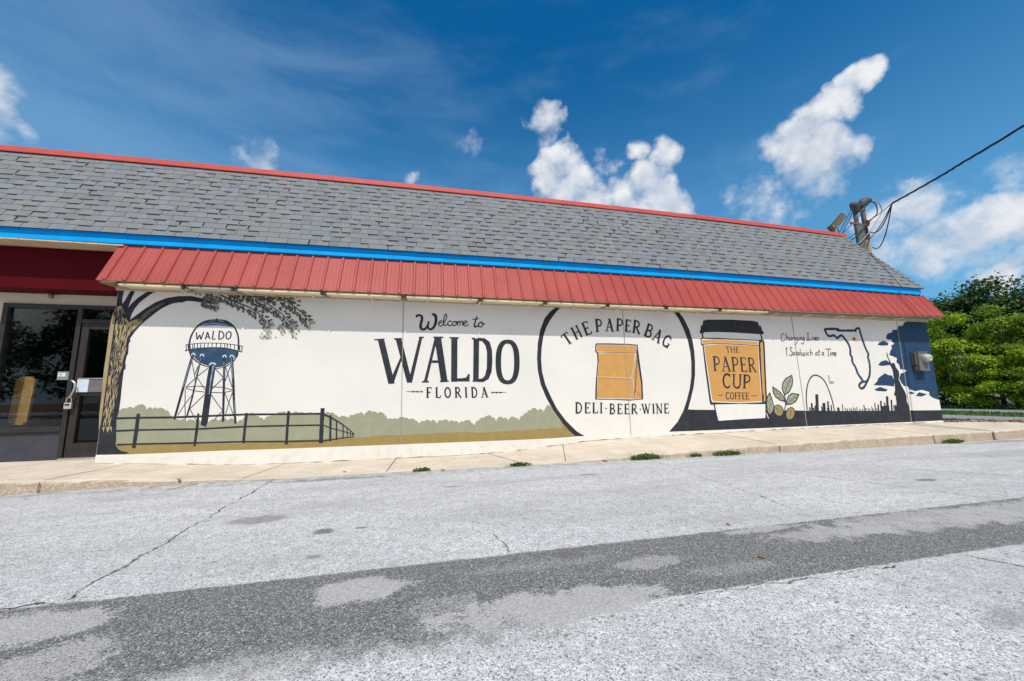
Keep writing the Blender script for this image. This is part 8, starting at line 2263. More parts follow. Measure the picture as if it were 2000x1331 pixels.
b = MB(); b.tube(catmull([(-5.07, DY - .03, 1.275), (-5.035, DY - .085, 1.285), (-4.985, DY - .10, 1.24), (-4.985, DY - .10, 1.15), (-5.03, DY - .085, 1.045), (-5.075, DY - .03, 1.04)], 5), .013, 8); part(b, 'handle', M['steel'], do, smooth=True)
b = MB(); b.box(-5.06, -4.31, DY - .11, DY + .06, .12, .168); part(b, 'threshold', M['steel'], do)
# dark interior
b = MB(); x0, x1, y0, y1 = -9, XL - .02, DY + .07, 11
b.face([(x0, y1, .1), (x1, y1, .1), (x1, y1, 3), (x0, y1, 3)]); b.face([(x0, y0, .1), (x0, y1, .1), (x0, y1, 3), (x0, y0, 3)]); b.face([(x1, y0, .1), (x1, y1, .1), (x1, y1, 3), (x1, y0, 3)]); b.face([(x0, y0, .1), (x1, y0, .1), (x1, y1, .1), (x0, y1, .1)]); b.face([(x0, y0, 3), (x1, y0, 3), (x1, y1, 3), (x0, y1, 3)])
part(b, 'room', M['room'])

# fascia with drip lip
b = MB(); n = 60; FX0, FX1 = -14, 11.66
for i in range(n):
    x0 = FX0 + (FX1 - FX0) * i / n; x1 = FX0 + (FX1 - FX0) * (i + 1) / n; A, B = bow(x0), bow(x1)
    for ya, za, yb, zb in ((6.545, 3.228, 6.545, 3.30), (6.545, 3.30, 6.55, 3.305), (6.55, 3.305, 6.55, 3.40), (6.545, 3.228, 6.58, 3.222)):
        P = [(x0, ya, za + .058 * A), (x1, ya, za + .058 * B), (x1, yb, zb + .056 * B), (x0, yb, zb + .056 * A)]
        if zb < za: P = P[::-1]
        b.face(P)
b.face([(FX1, 6.545, 3.22), (FX1, 16, 3.22), (FX1, 16, 3.39), (FX1, 6.545, 3.39)])
for i in range(n):
    x0 = FX0 + (FX1 - FX0) * i / n; x1 = FX0 + (FX1 - FX0) * (i + 1) / n; A, B = bow(x0) * .055, bow(x1) * .055
    b.face([(x0, 6.506, 3.360 + A), (x0, 6.555, 3.366 + A), (x1, 6.555, 3.366 + B), (x1, 6.506, 3.360 + B)])
fo = part(b, 'fascia', M['fascia'])

# mansard roof of strip shingles: every tab a small slab
EY, EZ, TY, TZ = 6.503, 3.366, 7.44, 4.985
SL = math.hypot(TY - EY, TZ - EZ); NROW = 15; EXP = SL / NROW; RUN = TY - EY; EXR = 11.70
rs = random.Random(21)
def roof_face(mp, x0, hip_at, name_rows=NROW):
    b = MB()
    for r in range(NROW):
        s0, s1 = r * EXP, min(SL, (r + 1) * EXP + .03)
        x = x0 + (r % 2) * .152 + rs.uniform(-.012, .012) - (r // 2) * .021; run = rs.randint(0, 1)
        lim0, lim1 = hip_at(s0), hip_at(s1)
        while x < lim0:
            w = .305
            h0 = .0065; lifts = rs.random() < .80; hx = h0 + .0035
            parts_ = [(x + .0028, x + w * .5, h0), (x + w * .5, x + w - .0028, h0)]
            if lifts:
                a = rs.uniform(0, .55); c = a + rs.uniform(.38, .62); xa, xb = x + .0028 + w * a, x + w * min(c, .99)
                parts_ = [p for p in [(x + .0028, xa, h0), (xa, xb, hx), (xb, x + w - .0028, h0)] if p[1] - p[0] > .02]
            js = rs.uniform(-.0015, .0015)
            for xa, xb, hl in parts_:
                xa0, xb0 = min(xa, lim0), min(xb, lim0); xa1, xb1 = min(xa, lim1), min(xb, lim1)
                if xb0 - xa0 < .004: continue
                P = [mp(xa0, s0 + js, hl), mp(xb0, s0 + js, hl), mp(xb1, s1, .002), mp(xa1, s1, .002)]
                dk = hl > .008
                P[0], P[1] = mp(xa0, s0 + js, .0075), mp(xb0, s0 + js, .0075)
                Q = [mp(xa0, s0 + js, -.004), mp(xb0, s0 + js, -.004)]
                if dk and r:                                     # the painted shadow band, dark colour laid below some tab edges
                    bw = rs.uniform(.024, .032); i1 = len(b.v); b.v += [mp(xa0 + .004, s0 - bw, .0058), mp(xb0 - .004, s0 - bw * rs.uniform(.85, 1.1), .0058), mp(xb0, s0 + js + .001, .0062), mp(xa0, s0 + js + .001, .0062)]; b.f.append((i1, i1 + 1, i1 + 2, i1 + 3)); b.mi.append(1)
                i0 = len(b.v); b.v += P + Q + [mp(xa1, s1, -.006), mp(xb1, s1, -.006)]
                b.f += [(i0, i0 + 1, i0 + 2, i0 + 3), (i0 + 4, i0 + 5, i0 + 1, i0), (i0 + 4, i0, i0 + 3, i0 + 6), (i0 + 5, i0 + 7, i0 + 2, i0 + 1)]; b.mi += [0, 1, 1, 1]  # front and side edges of each tab share the painted shadow colour
            x += w
    return b
nS = Vector((0, -(TZ - EZ) / SL, RUN / SL))
def mpS(x, s, h):
    t = s / SL; return (x, EY + RUN * t + nS.y * h, EZ + (TZ - EZ) * t + nS.z * h + bow(x) * (.055 + .042 * t))
nE = Vector(((TZ - EZ) / SL, 0, RUN / SL))
def mpE(u, s, h):          # u runs back along +y, mirrored so that its left limit is the hip
    t = s / SL; return (EXR - RUN * t + nE.x * h, 15 - u, EZ + (TZ - EZ) * t + nE.z * h)
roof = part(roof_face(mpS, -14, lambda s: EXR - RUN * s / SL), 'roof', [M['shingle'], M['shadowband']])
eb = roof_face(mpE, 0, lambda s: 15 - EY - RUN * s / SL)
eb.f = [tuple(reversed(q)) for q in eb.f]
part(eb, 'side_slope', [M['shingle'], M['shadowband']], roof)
b = MB()          # underlay below the tabs
for i in range(60):
    x0 = -14 + (EXR + 14) * i / 60; x1 = -14 + (EXR + 14) * (i + 1) / 60; e = lambda x, s: min(x, EXR - RUN * s / SL)
    b.face([mpS(x0, 0, -.004), mpS(x1, 0, -.004), mpS(e(x1, SL), SL, -.004), mpS(e(x0, SL), SL, -.004)])
b.face([mpE(0, 0, -.004), mpE(0, SL, -.004), mpE(15 - TY, SL, -.004), mpE(15 - EY, 0, -.004)])
part(b, 'underlay', M['tar'], roof)
b = MB(); nh = 17
for k in range(nh):
    s0, s1 = k * SL / nh, (k + 1.25) * SL / nh; s1 = min(s1, SL)
    def hp(s, dx, h):
        x = EXR - RUN * s / SL
        if dx <= 0: p = Vector(mpS(x + dx, s, h))
        else: p = Vector(mpE(15 - (EY + RUN * s / SL) - dx, s, h))
        return tuple(p)
    h0 = .022
    A0, B0, C0 = hp(s0, -.11, h0 - .006), hp(s0, 0, h0 + .012), hp(s0, .11, h0); A1, B1, C1 = hp(s1, -.10, .008), hp(s1, 0, .016), hp(s1, .10, .008)
    i0 = len(b.v); b.v += [A0, B0, C0, A1, B1, C1, hp(s0, -.11, 0), hp(s0, 0, 0), hp(s0, .11, 0)]
    b.f += [(i0, i0 + 1, i0 + 4, i0 + 3), (i0 + 1, i0 + 2, i0 + 5, i0 + 4), (i0 + 6, i0 + 7, i0 + 1, i0), (i0 + 7, i0 + 8, i0 + 2, i0 + 1), (i0 + 6, i0, i0 + 3)]; b.mi += [0] * 5
part(b, 'hip_cap', M['shingle'], roof)
# red metal coping along the top
b = MB(); TX = EXR - RUN + .09
for a, c, dz in ((-14, 1.62, .012), (1.60, 6.2, 0), (6.18, 10.2, .010), (10.18, TX, 0)):
    n = 14
    for i in range(n):
        x0, x1 = a + (c - a) * i / n, a + (c - a) * (i + 1) / n; z0, z1 = TZ + bow(x0) * .097 - .012 + dz * (1 - i / n), TZ + bow(x1) * .097 - .012 + dz * (1 - (i + 1) / n)
        y = TY - .035 - dz * .4
        for (ya, za), (yb, zb) in (((y + .004, 0), (y, .012)), ((y, .012), (y, .092)), ((y, .092), (y + .30, .098)), ((y + .30, .098), (y + .30, 0))):
            b.face([(x0, ya, z0 + za), (x1, ya, z1 + za), (x1, yb, z1 + zb), (x0, yb, z0 + zb)])
    b.face([(c, y, z1), (c, y + .3, z1), (c, y + .3, z1 + .098), (c, y, z1 + .092)])
part(b, 'coping', M['cap'])
b = MB(); b.face([(-14, TY + .2, 4.7), (TX - .1, TY + .2, 4.7), (TX - .1, 16, 4.7), (-14, 16, 4.7)]); b.face([(-14, TY + .2, 4.7), (-14, TY + .2, 5.05), (TX - .1, TY + .2, 5.05), (TX - .1, TY + .2, 4.7)]); part(b, 'roof_deck', M['flat'])

# red ribbed metal awning
AY0, AY1 = 6.258, 6.592; AZ1 = 3.222; AX0, AX1 = -4.352, 11.79
def az0(x): return 2.628 - .022 * max(0, bow(x))
def az1(x): return AZ1 + .060 * bow(x)
prof = []; x = AX0; P_ = .2286
ribs = []
k = 0
while x < AX1:
    xc = x + .10
    if xc + .03 < AX1: ribs.append(xc)
    x += P_; k += 1
pts = [(AX0, 0)]
for xc in ribs:
    for dx, h in ((-.026, 0), (-.013, .019), (.013, .019), (.026, 0)): pts.append((xc + dx, h))
    for dx in (.083, .145):
        if xc + dx + .02 < AX1:
            for q, h in ((-.008, 0), (0, .0016), (.008, 0)): pts.append((xc + dx + q, h))
pts.append((AX1, 0))
b = MB(); nA = Vector((0, -(3.25 - 2.62), AY1 - AY0)).normalized()
for px, h in pts:
    lap = .006 if px > 10.98 else 0
    hh = h + lap
    b.v += [(px, AY0 + nA.y * hh, az0(px) + nA.z * hh), (px - .0 + (.055 * 0), AY1 + nA.y * hh, az1(px) + nA.z * hh)]
for i in range(len(pts) - 1): b.f.append((2 * i, 2 * i + 2, 2 * i + 3, 2 * i + 1)); b.mi.append(0)
for xc in ribs:                                     # screws at the drip edge and at mid height
    for t, dx in ((.06, -.045), (.06, .05), (.52, 0)):
        y = AY0 + (AY1 - AY0) * t; z = az0(xc) + (az1(xc) - az0(xc)) * t; h = .019 if dx == 0 else 0
        if t > .5 and int(xc * 10) % 3: continue
        Mx = Matrix.Translation((xc + dx, y + nA.y * h, z + nA.z * h)) @ nA.to_track_quat('Z', 'Y').to_matrix().to_4x4()
        b.box(-.006, .006, -.006, .006, 0, .006, 1, Mx)
aw = part(b, 'awning', [M['awning'], M['galv']])
b = MB(); n = 40
for i in range(n):
    x0 = AX0 + .004 + (AX1 - AX0 - .008) * i / n; x1 = AX0 + .004 + (AX1 - AX0 - .008) * (i + 1) / n
    b.face([(x0, AY0 + .006, az0(x0) - .006), (x0, AY1, az1(x0) - .02), (x1, AY1, az1(x1) - .02), (x1, AY0 + .006, az0(x1) - .006)])
part(b, 'awning_underside', M['tan'], aw)
b = MB()
for i in range(n):
    x0 = AX0 + .05 + (AX1 - AX0 - .1) * i / n; x1 = AX0 + .05 + (AX1 - AX0 - .1) * (i + 1) / n
    for (ya, za), (yb, zb) in (((6.30, -.004), (6.30, .02)), ((6.30, -.004), (6.34, -.004)), ((6.34, -.004), (6.34, .03))):
        b.face([(x0, ya, az0(x0) + za), (x0, yb, az0(x0) + zb), (x1, yb, az0(x1) + zb), (x1, ya, az0(x1) + za)])
part(b, 'front_rail', M['tan'], aw)
b = MB()
b.box(AX0 + .05, AX1 - .04, 6.552, 6.596, 2.562, 2.635); part(b, 'wall_rail', M['tan'], aw)
x = -3.42
while x < 11.6:
    b = MB(); b.box(x - .014, x + .014, 6.315, 6.544, az0(x) - .066, az0(x) - .046); part(b, 'strut', M['cream'], aw); x += .875
for xe, s in ((AX0 + .03, -1), (AX1 - .03, 1)):
    b = MB(); b.face([(xe, AY0 + .03, az0(xe) - .03), (xe, AY1, 2.60), (xe, AY1, az1(xe) - .03), (xe, AY0 + .03, az0(xe))]); part(b, 'end_plate', M['tan'], aw)
# ------------------------------------------------------------------ strip lights under the awning
def strip_light(x0, x1, label, dead=False):
    t = empty('strip_light', label, 'strip light', 'strip lights under the awning', (x0, 6.40, 2.58))
    L = x1 - x0; zc = (az0(x0) + az0(x1)) / 2 - 2.58
    b = MB(); b.box(.03, L - .03, -.09, .12, zc - .040, zc - .006); h = b.build('housing', M['cream' if not dead else 'tan'], t, bevel=.006)
    b = MB(); b.tube([(.03, -.100, zc - .042), (L - .03, -.100, zc - .042)], .024, 12); b.build('tube', M['tube' if not dead else 'greytube'], t, smooth=True)
    for a in (0.0, L - .03):
        b = MB(); b.box(a, a + .03, -.124, -.07, zc - .064, zc - .006); b.build('socket', M['sooty'], t, bevel=.004)
    return t
strip_light(-4.13, -3.33, 'short cream strip light at the awning end above the painted tree trunk')
strip_light(-3.30, -2.71, 'dead grey strip light above the root of the painted leafy branch', True)
for a, c, lab in [(-2.68, -1.50, 'above the tips of the painted leafy branches'), (-1.47, -.31, 'above blank white wall right of the painted leaves'), (-.28, .93, 'above the words Welcome to'), (.96, 2.07, 'above blank wall between Welcome to and the painted circle'), (2.10, 3.26, 'above the left half of the painted circle'), (3.29, 4.47, 'above the right half of the painted circle'), (4.50, 5.66, 'above the left half of the painted cup lid'), (5.69, 6.86, 'above and right of the painted cup lid')]:
    strip_light(a, c, 'cream strip light under the awning ' + lab)

# security camera bracket below the sign band
t = empty('bracket_lamp', 'small brassy bracket lamp fixed below the dark red sign band', 'lamp', loc=(-5.46, 7.15, 2.62))
b = MB(); b.box(-.05, .05, -.02, .015, -.03, .0); b.tube([(-.10, -.02, 0), (-.02, -.06, -.035), (.02, -.07, -.05)], .012, 6); b.build('arm', M['weath'], t)
b = MB(); b.tube([(.02, -.07, -.03), (.02, -.07, -.075), (.02, -.07, -.105)], [.03, .034, .02], 10); b.build('lamp_head', M['lamp'], t, smooth=True)
# padlock on the door handle
t = empty('padlock', 'silver padlock hanging from the lower end of the door handle', 'padlock', loc=(-5.04, 7.09, .93))
b = MB(); b.box(-.045, .045, -.018, .018, -.06, .03); b.build('lock_body', M['padlock'], t, bevel=.008)
b = MB(); b.tube(catmull([(-.028, 0, .03), (-.028, 0, .085), (0, 0, .115), (.028, 0, .085), (.028, 0, .03)], 4), .007, 6); b.build('shackle', M['steel'], t, smooth=True)
b = MB(); b.box(-.03, .025, -.021, -.018, -.012, .015); b.build('label_plate', M['frame'], t)
# things indoors
b = MB(); b.box(-.115, .115, -.02, .02, 0, .73)
o = b.build('plywood_board', M['wood'], None, bevel=0); o.location = (-5.92, 7.5, .64); o.rotation_euler = (R(-3), 0, 0)
bm = bmesh.new(); bm.from_mesh(o.data)
bmesh.ops.bevel(bm, geom=[e for e in bm.edges if abs((e.verts[0].co - e.verts[1].co).y) > .03], offset=.035, segments=5, affect='EDGES'); bm.to_mesh(o.data); bm.free()
tag(o, 'tall plywood board with rounded corners standing behind the shop window', 'board')
b = MB(); b.box(-7.6, -5.95, 7.75, 8.2, .14, 1.0); b.box(-7.65, -5.90, 7.7, 8.25, 1.0, 1.04); tag(b.build('shop_counter', M['roomred'], None, bevel=.01), 'dark red counter inside behind the shop window', 'counter')
t = empty('stand_in_rack', 'tan boards inside the glass door standing in for lit strips in the glass', 'stand-in boards', loc=(-4.95, 7.75, .14))  # boards added to stand for the lit strips in the door glass
for z in (.9, 1.30, 1.52, 1.98):
    b = MB(); b.box(0, .60, 0, .30, z, z + .045); b.build('stand_in_board', M['wood'], t)
for x in (0, .57):
    b = MB(); b.box(x, x + .03, .302, .33, 0, 2.1); b.build('upright', M['room'], t)

# electric meter on the right end of the wall
t = empty('electric_meter', 'grey electric meter box with round glass dial on the blue painted wall end', 'meter', loc=(11.20, 6.594, 1.4))
b = MB(); b.box(-.10, .20, -.12, -.0, .0, .43); b.box(-.105, .205, -.128, -.120, .415, .435); b.box(-.105, .205, -.126, -.118, -.006, .012); b.build('box', M['meterbox'], t, bevel=.006)
b = MB(); b.box(-.15, -.102, -.09, 0, .13, .425); b.box(-.145, -.105, -.06, 0, .0, .12, 1); b.build('side_box', [M['meterdark'], M['sooty']], t, bevel=.005)
b = MB(); b.tube([(.08, -.12, .285), (.08, -.16, .285)], .098, 24); b.build('collar', M['steel'], t, smooth=False)
b = MB(); b.tube([(.08, -.16, .285), (.08, -.205, .285), (.08, -.235, .285)], [.088, .085, .066], 24); d = b.build('dial_cover', M['dial'], t, smooth=False)
b = MB(); b.box(.035, .125, -.240, -.236, .279, .286); b.build('dial_mark', M['sooty'], t)
b = MB(); b.box(-.065, .065, -.035, 0, -.075, .075)
o = b.build('cover_plate', M['plate'], None, bevel=.006); o.location = (8.625, 6.5985, 1.245); tag(o, 'small blank ivory cover plate on the wall right of the painted arch', 'cover plate')

# service mast: two conduits with weatherheads behind the roof hip
t = empty('service_mast', 'pair of old electric service conduits with hooded weatherheads behind the roof corner', 'service mast', 'none', (11.84, 7.6, 3.2)); del t['group']
def head(b, x, z, s, r):
    b.tube(catmull([(x - s * .01, 0, z - .02), (x, 0, z + .05), (x + s * .05, -.02, z + .13), (x + s * .14, -.05, z + .17), (x + s * .24, -.08, z + .15)], 4), [r * v for v in np.interp(np.linspace(0, 1, 17), [0, .25, .5, .8, 1], [1.05, 1.5, 1.75, 1.45, .7])], 12)
b = MB(); b.tube([(0, 0, 0), (0, 0, 2.0)], .056, 14, 1); b.tube([(0, 0, 2.0), (0, 0, 2.82)], .054, 14, 0); b.build('conduit', [M['galv'], M['weath']], t, smooth=True, bevel=0)
b = MB(); head(b, 0, 2.82, 1, .066); b.build('weatherhead', M['galv'], t, smooth=True)
b = MB(); b.tube([(-.24, .03, 0), (-.24, .03, 2.65)], .050, 14); b.build('conduit', M['galv'], t, smooth=True)
b = MB(); head(b, -.24, 2.64, -1, .060); b.build('weatherhead', M['galv'], t, smooth=True)
b = MB(); b.box(-.44, -.17, -.09, -.02, 1.42, 2.22); b.box(-.45, -.16, -.10, -.01, 2.22, 2.24); 
for i in range(5): b.box(-.36, -.345, -.094, -.09, 1.62 + .09 * i, 1.65 + .09 * i, 1); b.box(-.26, -.245, -.094, -.09, 1.62 + .09 * i, 1.65 + .09 * i, 1)
b.build('junction_box', [M['meterbox'], M['sooty']], t, bevel=.006)
b = MB(); b.box(-.60, .07, -.065, -.04, 2.24, 2.29); b.box(-.02, .08, -.075, -.04, 2.285, 2.40, 0); b.build('clamp', M['rust'], t)
b = MB(); b.box(-.36, .06, -.075, .05, 1.37, 1.41); b.tube([(0, 0, 1.36), (0, 0, 1.45)], .068, 12, 0); b.build('clamp', M['rust'], t)
b = MB(); b.tube([(0, 0, 1.87), (0, 0, 2.02)], .070, 12); b.build('clamp', M['rust'], t)
# overhead service cable: comes in over the viewer's head, splits at the mast
spl = Vector((10.99, 6.43, 5.425))
path = [spl, Vector((11.0, 6.03, 5.495)), Vector((10.92, 5.44, 5.56)), Vector((10.82, 5.04, 5.60)), Vector((10.72, 4.35, 5.695)), Vector((10.45, 2.6, 5.98)), Vector((9.9, -1, 6.65)), Vector((9.2, -6, 7.7)), Vector((8.4, -12, 9.1)), Vector((7.8, -17, 10.2))]
cp = catmull(path, 14)
b = MB()
for ph in (0, 2.1, 4.2):
    P = []
    for i, p in enumerate(cp):
        a = ph + i * .42; tt = (cp[min(i + 1, len(cp) - 1)] - cp[max(i - 1, 0)]).normalized(); u = tt.cross(Vector((0, 0, 1))).normalized(); w = u.cross(tt)
        P.append(p + (u * math.cos(a) + w * math.sin(a)) * .0125)
    b.tube(P, .0115, 6)
mx = Vector((11.84, 7.6, 3.2))
for off, sag, r in [((.02, -.05, 2.36), .03, .009), ((.05, -.06, 2.06), .28, .012), ((.06, -.06, 1.62), .42, .012), ((.03, -.05, 1.88), .10, .009)]:
    e = mx + Vector(off); P = [spl.lerp(e, t) - Vector((0, 0, sag * 4 * t * (1 - t) * (1 - .35 * (1 - t)))) for t in np.linspace(0, 1, 10)]; b.tube(P, r, 6)
tag(b.build('service_cable', M['black'], None, smooth=True), 'twisted black overhead cable sweeping up to the right from the roof corner', 'cable')
def wire(pts, r, m, label, g=None):
    b = MB(); b.tube(catmull(pts, 6), r, 6); return tag(b.build('wire', m, None, smooth=True), label, 'wire', g)
H1 = mx + Vector((.24, -.10, 2.95)); H2 = mx + Vector((-.46, -.08, 2.76))
wire([H1, H1 + Vector((.22, -.02, -.04)), H1 + Vector((.30, 0, -.28)), H1 + Vector((.10, 0, -.52)), mx + Vector((-.1, -.13, 2.0)), mx + Vector((-.62, -.13, 1.62)), Vector((10.85, 7.55, 4.98))], .012, M['greywire'], 'grey wire looping out of the taller weatherhead and down past the junction box')
wire([H1, H1 + Vector((.10, -.02, -.10)), H1 + Vector((.12, 0, -.34)), H1 + Vector((-.1, 0, -.52)), mx + Vector((-.35, -.14, 2.05)), mx + Vector((-.8, -.14, 1.72)), Vector((10.75, 7.6, 4.98))], .014, M['black'], 'thick black wire looping under the taller weatherhead')
wires = [((H2), (10.73, 7.62, 5.0), 'black wire from the shorter weatherhead straight to the coping end'), ((H2 + Vector((.06, 0, -.02))), (10.80, 7.60, 4.97), 'second black wire from the shorter weatherhead to the coping end'), (mx + Vector((.1, -.09, 2.86)), (10.76, 7.58, 5.02), 'black wire from under the taller weatherhead crossing both conduits'), (mx + Vector((-.45, -.10, 2.05)), (10.90, 7.6, 4.93), 'thin black wire from the left side of the junction box'), (mx + Vector((-.40, -.10, 1.62)), (11.15, 7.6, 4.60), 'short black wire low behind the roof hip')]
for a, e, lab in wires:
    a = Vector(a); e = Vector(e); wire([a, a.lerp(e, .35) - Vector((0, 0, .05)), a.lerp(e, .7) - Vector((0, 0, .05)), e], .010, M['black'], lab, 'wires at the roof corner')
t = empty('floodlight', 'black floodlight with yellowed lens grid tilted on the coping end', 'floodlight', loc=(10.62, 7.50, 5.07))
b = MB(); b.tube([(-.06, 0, 0), (.0, 0, .17)], .012, 6); b.tube([(.12, 0, 0), (.09, 0, .17)], .012, 6); b.box(-.08, .14, -.03, .03, -.0, .02); b.build('bracket', M['sooty'], t)
Mf = Matrix.Translation((.14, 0, .36)) @ Matrix.Rotation(R(38), 4, 'Y') @ Matrix.Rotation(R(20), 4, 'X')
b = MB(); b.box(-.085, .085, 0, .05, -.24, .24, 0, Mf); b.box(-.10, .10, -.012, .06, -.28, -.20, 0, Mf); b.build('lamp_body', M['sooty'], t, bevel=.006)
b = MB()
for i in range(3):
    for j in range(6): b.box(-.07 + i * .048, -.07 + i * .048 + .044, -.008, .0, -.185 + j * .068, -.185 + j * .068 + .062, 0, Mf)
b.build('lens', M['lamp'], t)

# ------------------------------------------------------------------ weeds in the kerb, dry leaves
def weed(x, y, r, n, h, seed, label):
    rs = np.random.RandomState(seed); b = MB()
    for i in range(n):
        a = rs.uniform(0, 6.28); d = r * .72 * rs.uniform(0, 1) ** .6; px, py = d * math.cos(a), d * math.sin(a) * .28; pz = h * .62 * rs.uniform(0, 1) * (1 - (d / r) ** 2 * .8)
        l = rs.uniform(.014, .036); u = Vector(rs.normal(size=3)); u.z = abs(u.z) * .7; u.normalize(); w = u.cross(Vector(rs.normal(size=3))).normalized() * l * .38
        p = Vector((px, py, pz + .004)); b.face([p, p + u * l * .5 + w, p + u * l, p + u * l * .5 - w])
    for i in range(n // 14):                      # a few straggling blades
        a = rs.uniform(0, 6.28); px, py = r * 1.15 * rs.uniform(-1, 1), rs.uniform(-.03, .02); l = h * rs.uniform(.7, 1.7); q = Vector((math.cos(a), math.sin(a) * .5, rs.uniform(.5, 1.4))).normalized() * l
        b.face([(px - .003, py, 0), (px + .003, py, 0), (px + q.x, py + q.y, q.z)])
    o = b.build('weed', M['weedleaf']); o.location = (x, y, lerp(x, ZF) * 0); return tag(o, label, 'weed', 'weeds along the kerb')
weed(.03, 5.40, .14, 160, .05, 1, 'small green weed at the flush kerb below the word FLORIDA')
weed(1.36, 5.37, .19, 260, .06, 2, 'flat green weed where the kerb starts to rise, left of the circle')
weed(3.27, 5.33, .34, 620, .11, 3, 'largest green weed clump against the kerb below the painted paper bag')
weed(4.10, 5.30, .15, 170, .05, 4, 'smallest green weed between two larger clumps on the kerb')
weed(4.66, 5.28, .34, 520, .08, 5, 'wide green weed patch against the kerb left of the painted cup')
weed(9.35, 5.16, .33, 420, .10, 6, 'green weed against the kerb in front of the painted statue')
def dry(x, y, z, s, rot, label):
    b = MB(); b.face([(0, -s, 0), (s * .6, 0, s * .25), (0, s, .01), (-s * .5, 0, s * .12)])
    b.face([(0, -s, -.003), (-s * .5, 0, s * .12 - .003), (0, s, .007), (s * .6, 0, s * .25 - .003)])
    o = b.build('dry_leaf', M['dryleaf']); o.location = (x, y, z + .006); o.rotation_euler = (0, 0, rot); tag(o, label, 'leaf', 'dry leaves on the ground')
dry(2.62, 5.34, 0, .05, .4, 'curled brown leaf at the kerb left of the largest weed'); dry(.30, 5.36, 0, .035, 1.2, 'brown leaf just right of the small weed below FLORIDA'); dry(1.95, 2.02, 0, .022, .9, 'orange brown leaf lying on the dark asphalt strip'); dry(-.95, 5.6, .01, .03, 2, 'small brown leaf on the flush ramp below the painted hills'); dry(-2.75, 5.5, .04, .035, .5, 'brown leaf beside the yellow paint mark'); dry(2.2, 2.55, 0, .02, .2, 'tiny brown leaf on the pale asphalt beyond the dark strip')
# ------------------------------------------------------------------ trees
def tree(name, label, group, x, y, h, rad, n, leaf, lm, seed, base=.0, trunk=.12, cat='tree', squash=1.0):
    rs = np.random.RandomState(seed); t = empty(name, label, cat, group, (x, y, 0))
    b = MB(); top = Vector((rs.uniform(-.2, .2), rs.uniform(-.2, .2), h * .62)); b.tube(catmull([(0, 0, 0), (top.x * .3, top.y * .6, h * .3), tuple(top)], 4), list(np.linspace(trunk, trunk * .35, 9)), 8)
    cl = []
    for i in range(int(15 + rad * 16)):
        while True:
            p = rs.uniform(-1, 1, 3)
            if .25 < np.linalg.norm(p) < 1: break
        zc = base + (h - base) * (.5 + .5 * p[2]) * rs.uniform(.92, 1.07); k = (1 - .25 * abs(p[2])) * rs.uniform(.85, 1.22)
        cl.append((p[0] * rad * k, p[1] * rad * k * squash, zc, rad * rs.uniform(.20, .36) * squash))
    for c in cl[::3]: b.tube([tuple(top * rs.uniform(.45, .95)), (c[0] * .6, c[1] * .6, c[2] * .85 + top.z * .12), (c[0], c[1], c[2])], [trunk * .32, trunk * .2, .01], 5)
    b.build('trunk', M['bark'], t, smooth=True)
    idx = rs.randint(0, len(cl), n); C = np.array(cl)[idx]
    d = rs.normal(size=(n, 3)); d /= np.linalg.norm(d, axis=1)[:, None]; rr = C[:, 3:4] * (rs.uniform(.2, 1.0, (n, 1)) ** .6 + (rs.rand(n, 1) < .22) * rs.uniform(.1, .55, (n, 1)))
    P = C[:, :3] + d * rr * np.array([1.15, 1.15, .72])
    nrm = d * .6 + rs.normal(size=(n, 3)) * .55 + np.array([0, 0, .55]); nrm /= np.linalg.norm(nrm, axis=1)[:, None]
    a = np.cross(nrm, rs.normal(size=(n, 3))); a /= np.linalg.norm(a, axis=1)[:, None]; c_ = np.cross(nrm, a)
    L = leaf * rs.uniform(.6, 1.35, (n, 1)); P[:, 2] = np.maximum(P[:, 2], .05)
    V = np.stack([P - a * L * .5, P + c_ * L * .30 + nrm * L * .06, P + a * L * .5, P - c_ * L * .30 + nrm * L * .06], 1).reshape(-1, 3)
    me = D.meshes.new('crown'); me.vertices.add(4 * n); me.vertices.foreach_set('co', V.ravel()); me.loops.add(4 * n); me.loops.foreach_set('vertex_index', np.arange(4 * n)); me.polygons.add(n); me.polygons.foreach_set('loop_start', np.arange(0, 4 * n, 4)); me.polygons.foreach_set('loop_total', np.full(n, 4)); me.update(); me.validate()
    me.materials.append(lm); o = D.objects.new('crown', me); COL.objects.link(o); o.parent = t
    return t
G1 = 'bushy trees beyond the road'; G2 = 'taller dark trees behind the bushes'
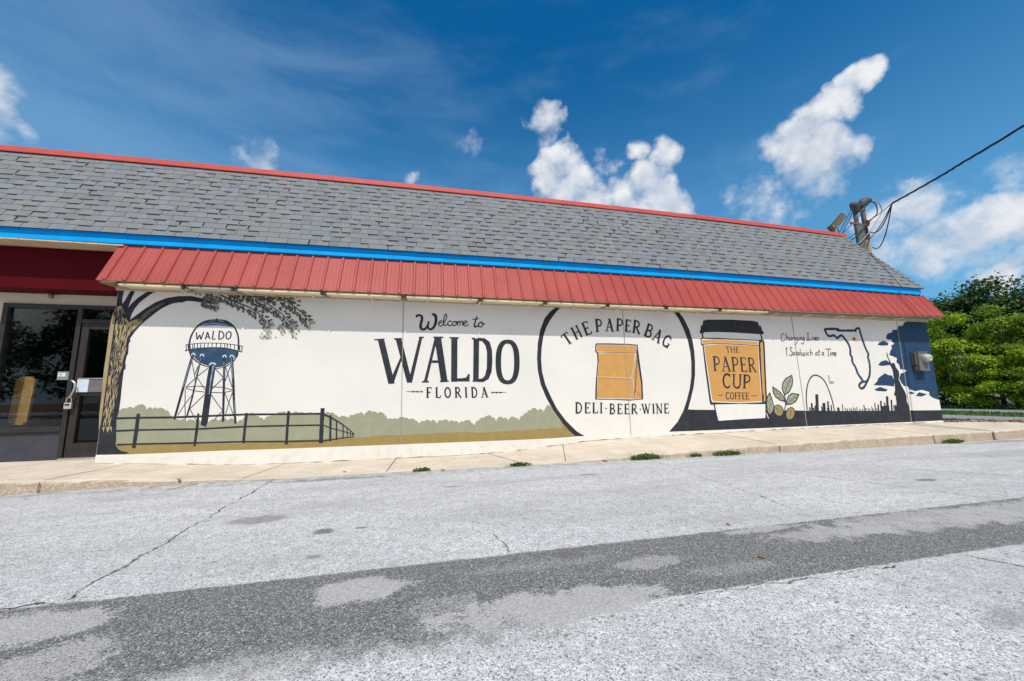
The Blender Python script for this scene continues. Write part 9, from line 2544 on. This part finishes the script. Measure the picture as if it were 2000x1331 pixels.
for i, (x, y, h, r, lab) in enumerate([(26.9, 16.6, 4.6, 1.6, 'bright green bushy tree directly behind the right end of the building'), (27.4, 14.5, 5.2, 1.55, 'tall bright green bushy tree just right of the wall end beyond the road'), (27.2, 13.7, 3.1, 1.2, 'low bright green bush in front of the tall bushy tree'), (28.0, 12.8, 4.7, 1.5, 'bright green bushy tree second from the right edge'), (27.6, 12.1, 3.0, 1.1, 'low bright green bush near the right edge'), (28.6, 10.9, 4.3, 1.5, 'bright green bushy tree at the right edge'), (29.0, 8.6, 4.8, 1.6, 'bright green bushy tree beyond the right edge')]):
    tree('bushy_tree', lab, G1, x, y, h, r, 21000, .115, M['midleaf' if i in (0, 3, 5) else 'bushleaf'], 40 + i, .05, .10)
for i, (x, y, h, r, lab) in enumerate([(31, 19.2, 6.4, 1.9, 'dark tree peeping over the right end of the awning'), (31.5, 17.0, 6.9, 2.0, 'tall dark tree close to the blue fascia end'), (32.5, 15.4, 7.0, 2.1, 'dark leafy tree with a rounded top in the middle of the gap'), (32, 13.4, 6.3, 2.0, 'lower dark tree right of the rounded one'), (32.5, 11.4, 6.7, 2.0, 'dark tree at the right edge of the view'), (33, 9.0, 7.2, 2.0, 'dark tree beyond the right edge')]):
    tree('dark_tree', lab, G2, x, y, h, r, 20000, .20, M['treeleaf'], 60 + i, .3, .12, squash=1.3)
b = MB(); rv = random.Random(9)
for i in range(22):
    x, y = 26.15 + rv.uniform(-.15, .4), 13.85 + rv.uniform(-.22, .22); z = 3.0 + rv.uniform(-.4, .3)
    P = [(x, y, z)]
    for k in range(5): P.append((P[-1][0] + rv.uniform(-.1, .1), P[-1][1] + rv.uniform(-.16, .13), P[-1][2] - rv.uniform(.15, .34)))
    b.tube(P, .009, 4)
tag(b.build('dry_vine', M['vine']), 'grey tangle of dry vines hanging on the bright bushes', 'vine')
# trees across the street behind the viewer: the shop window mirrors them
for i, (x, y, h, r) in enumerate([(-22, -22, 8.5, 3), (-28, -25, 9.5, 3.2), (-35, -27, 8, 3), (-42, -26, 10, 3.5), (-12, -26, 8, 3)]):
    tree('street_tree', 'dark tree mirrored in the shop window', 'trees mirrored in the shop window', x, y, h, r, 5000, .32, M['treeleaf'], 80 + i, 1.2, .2)
b = MB(); b.tube([(7.8, -17.2, -.3), (7.8, -17.2, 11.2)], [.16, .11], 12); t = empty('utility_pole', 'brown timber utility pole carrying the overhead cable', 'utility pole', loc=(0, 0, 0)); b.build('pole', M['bark'], t, smooth=True)
b = MB(); b.box(6.7, 8.9, -17.1, -17.0, 10.4, 10.52); b.build('crossarm', M['bark'], t)
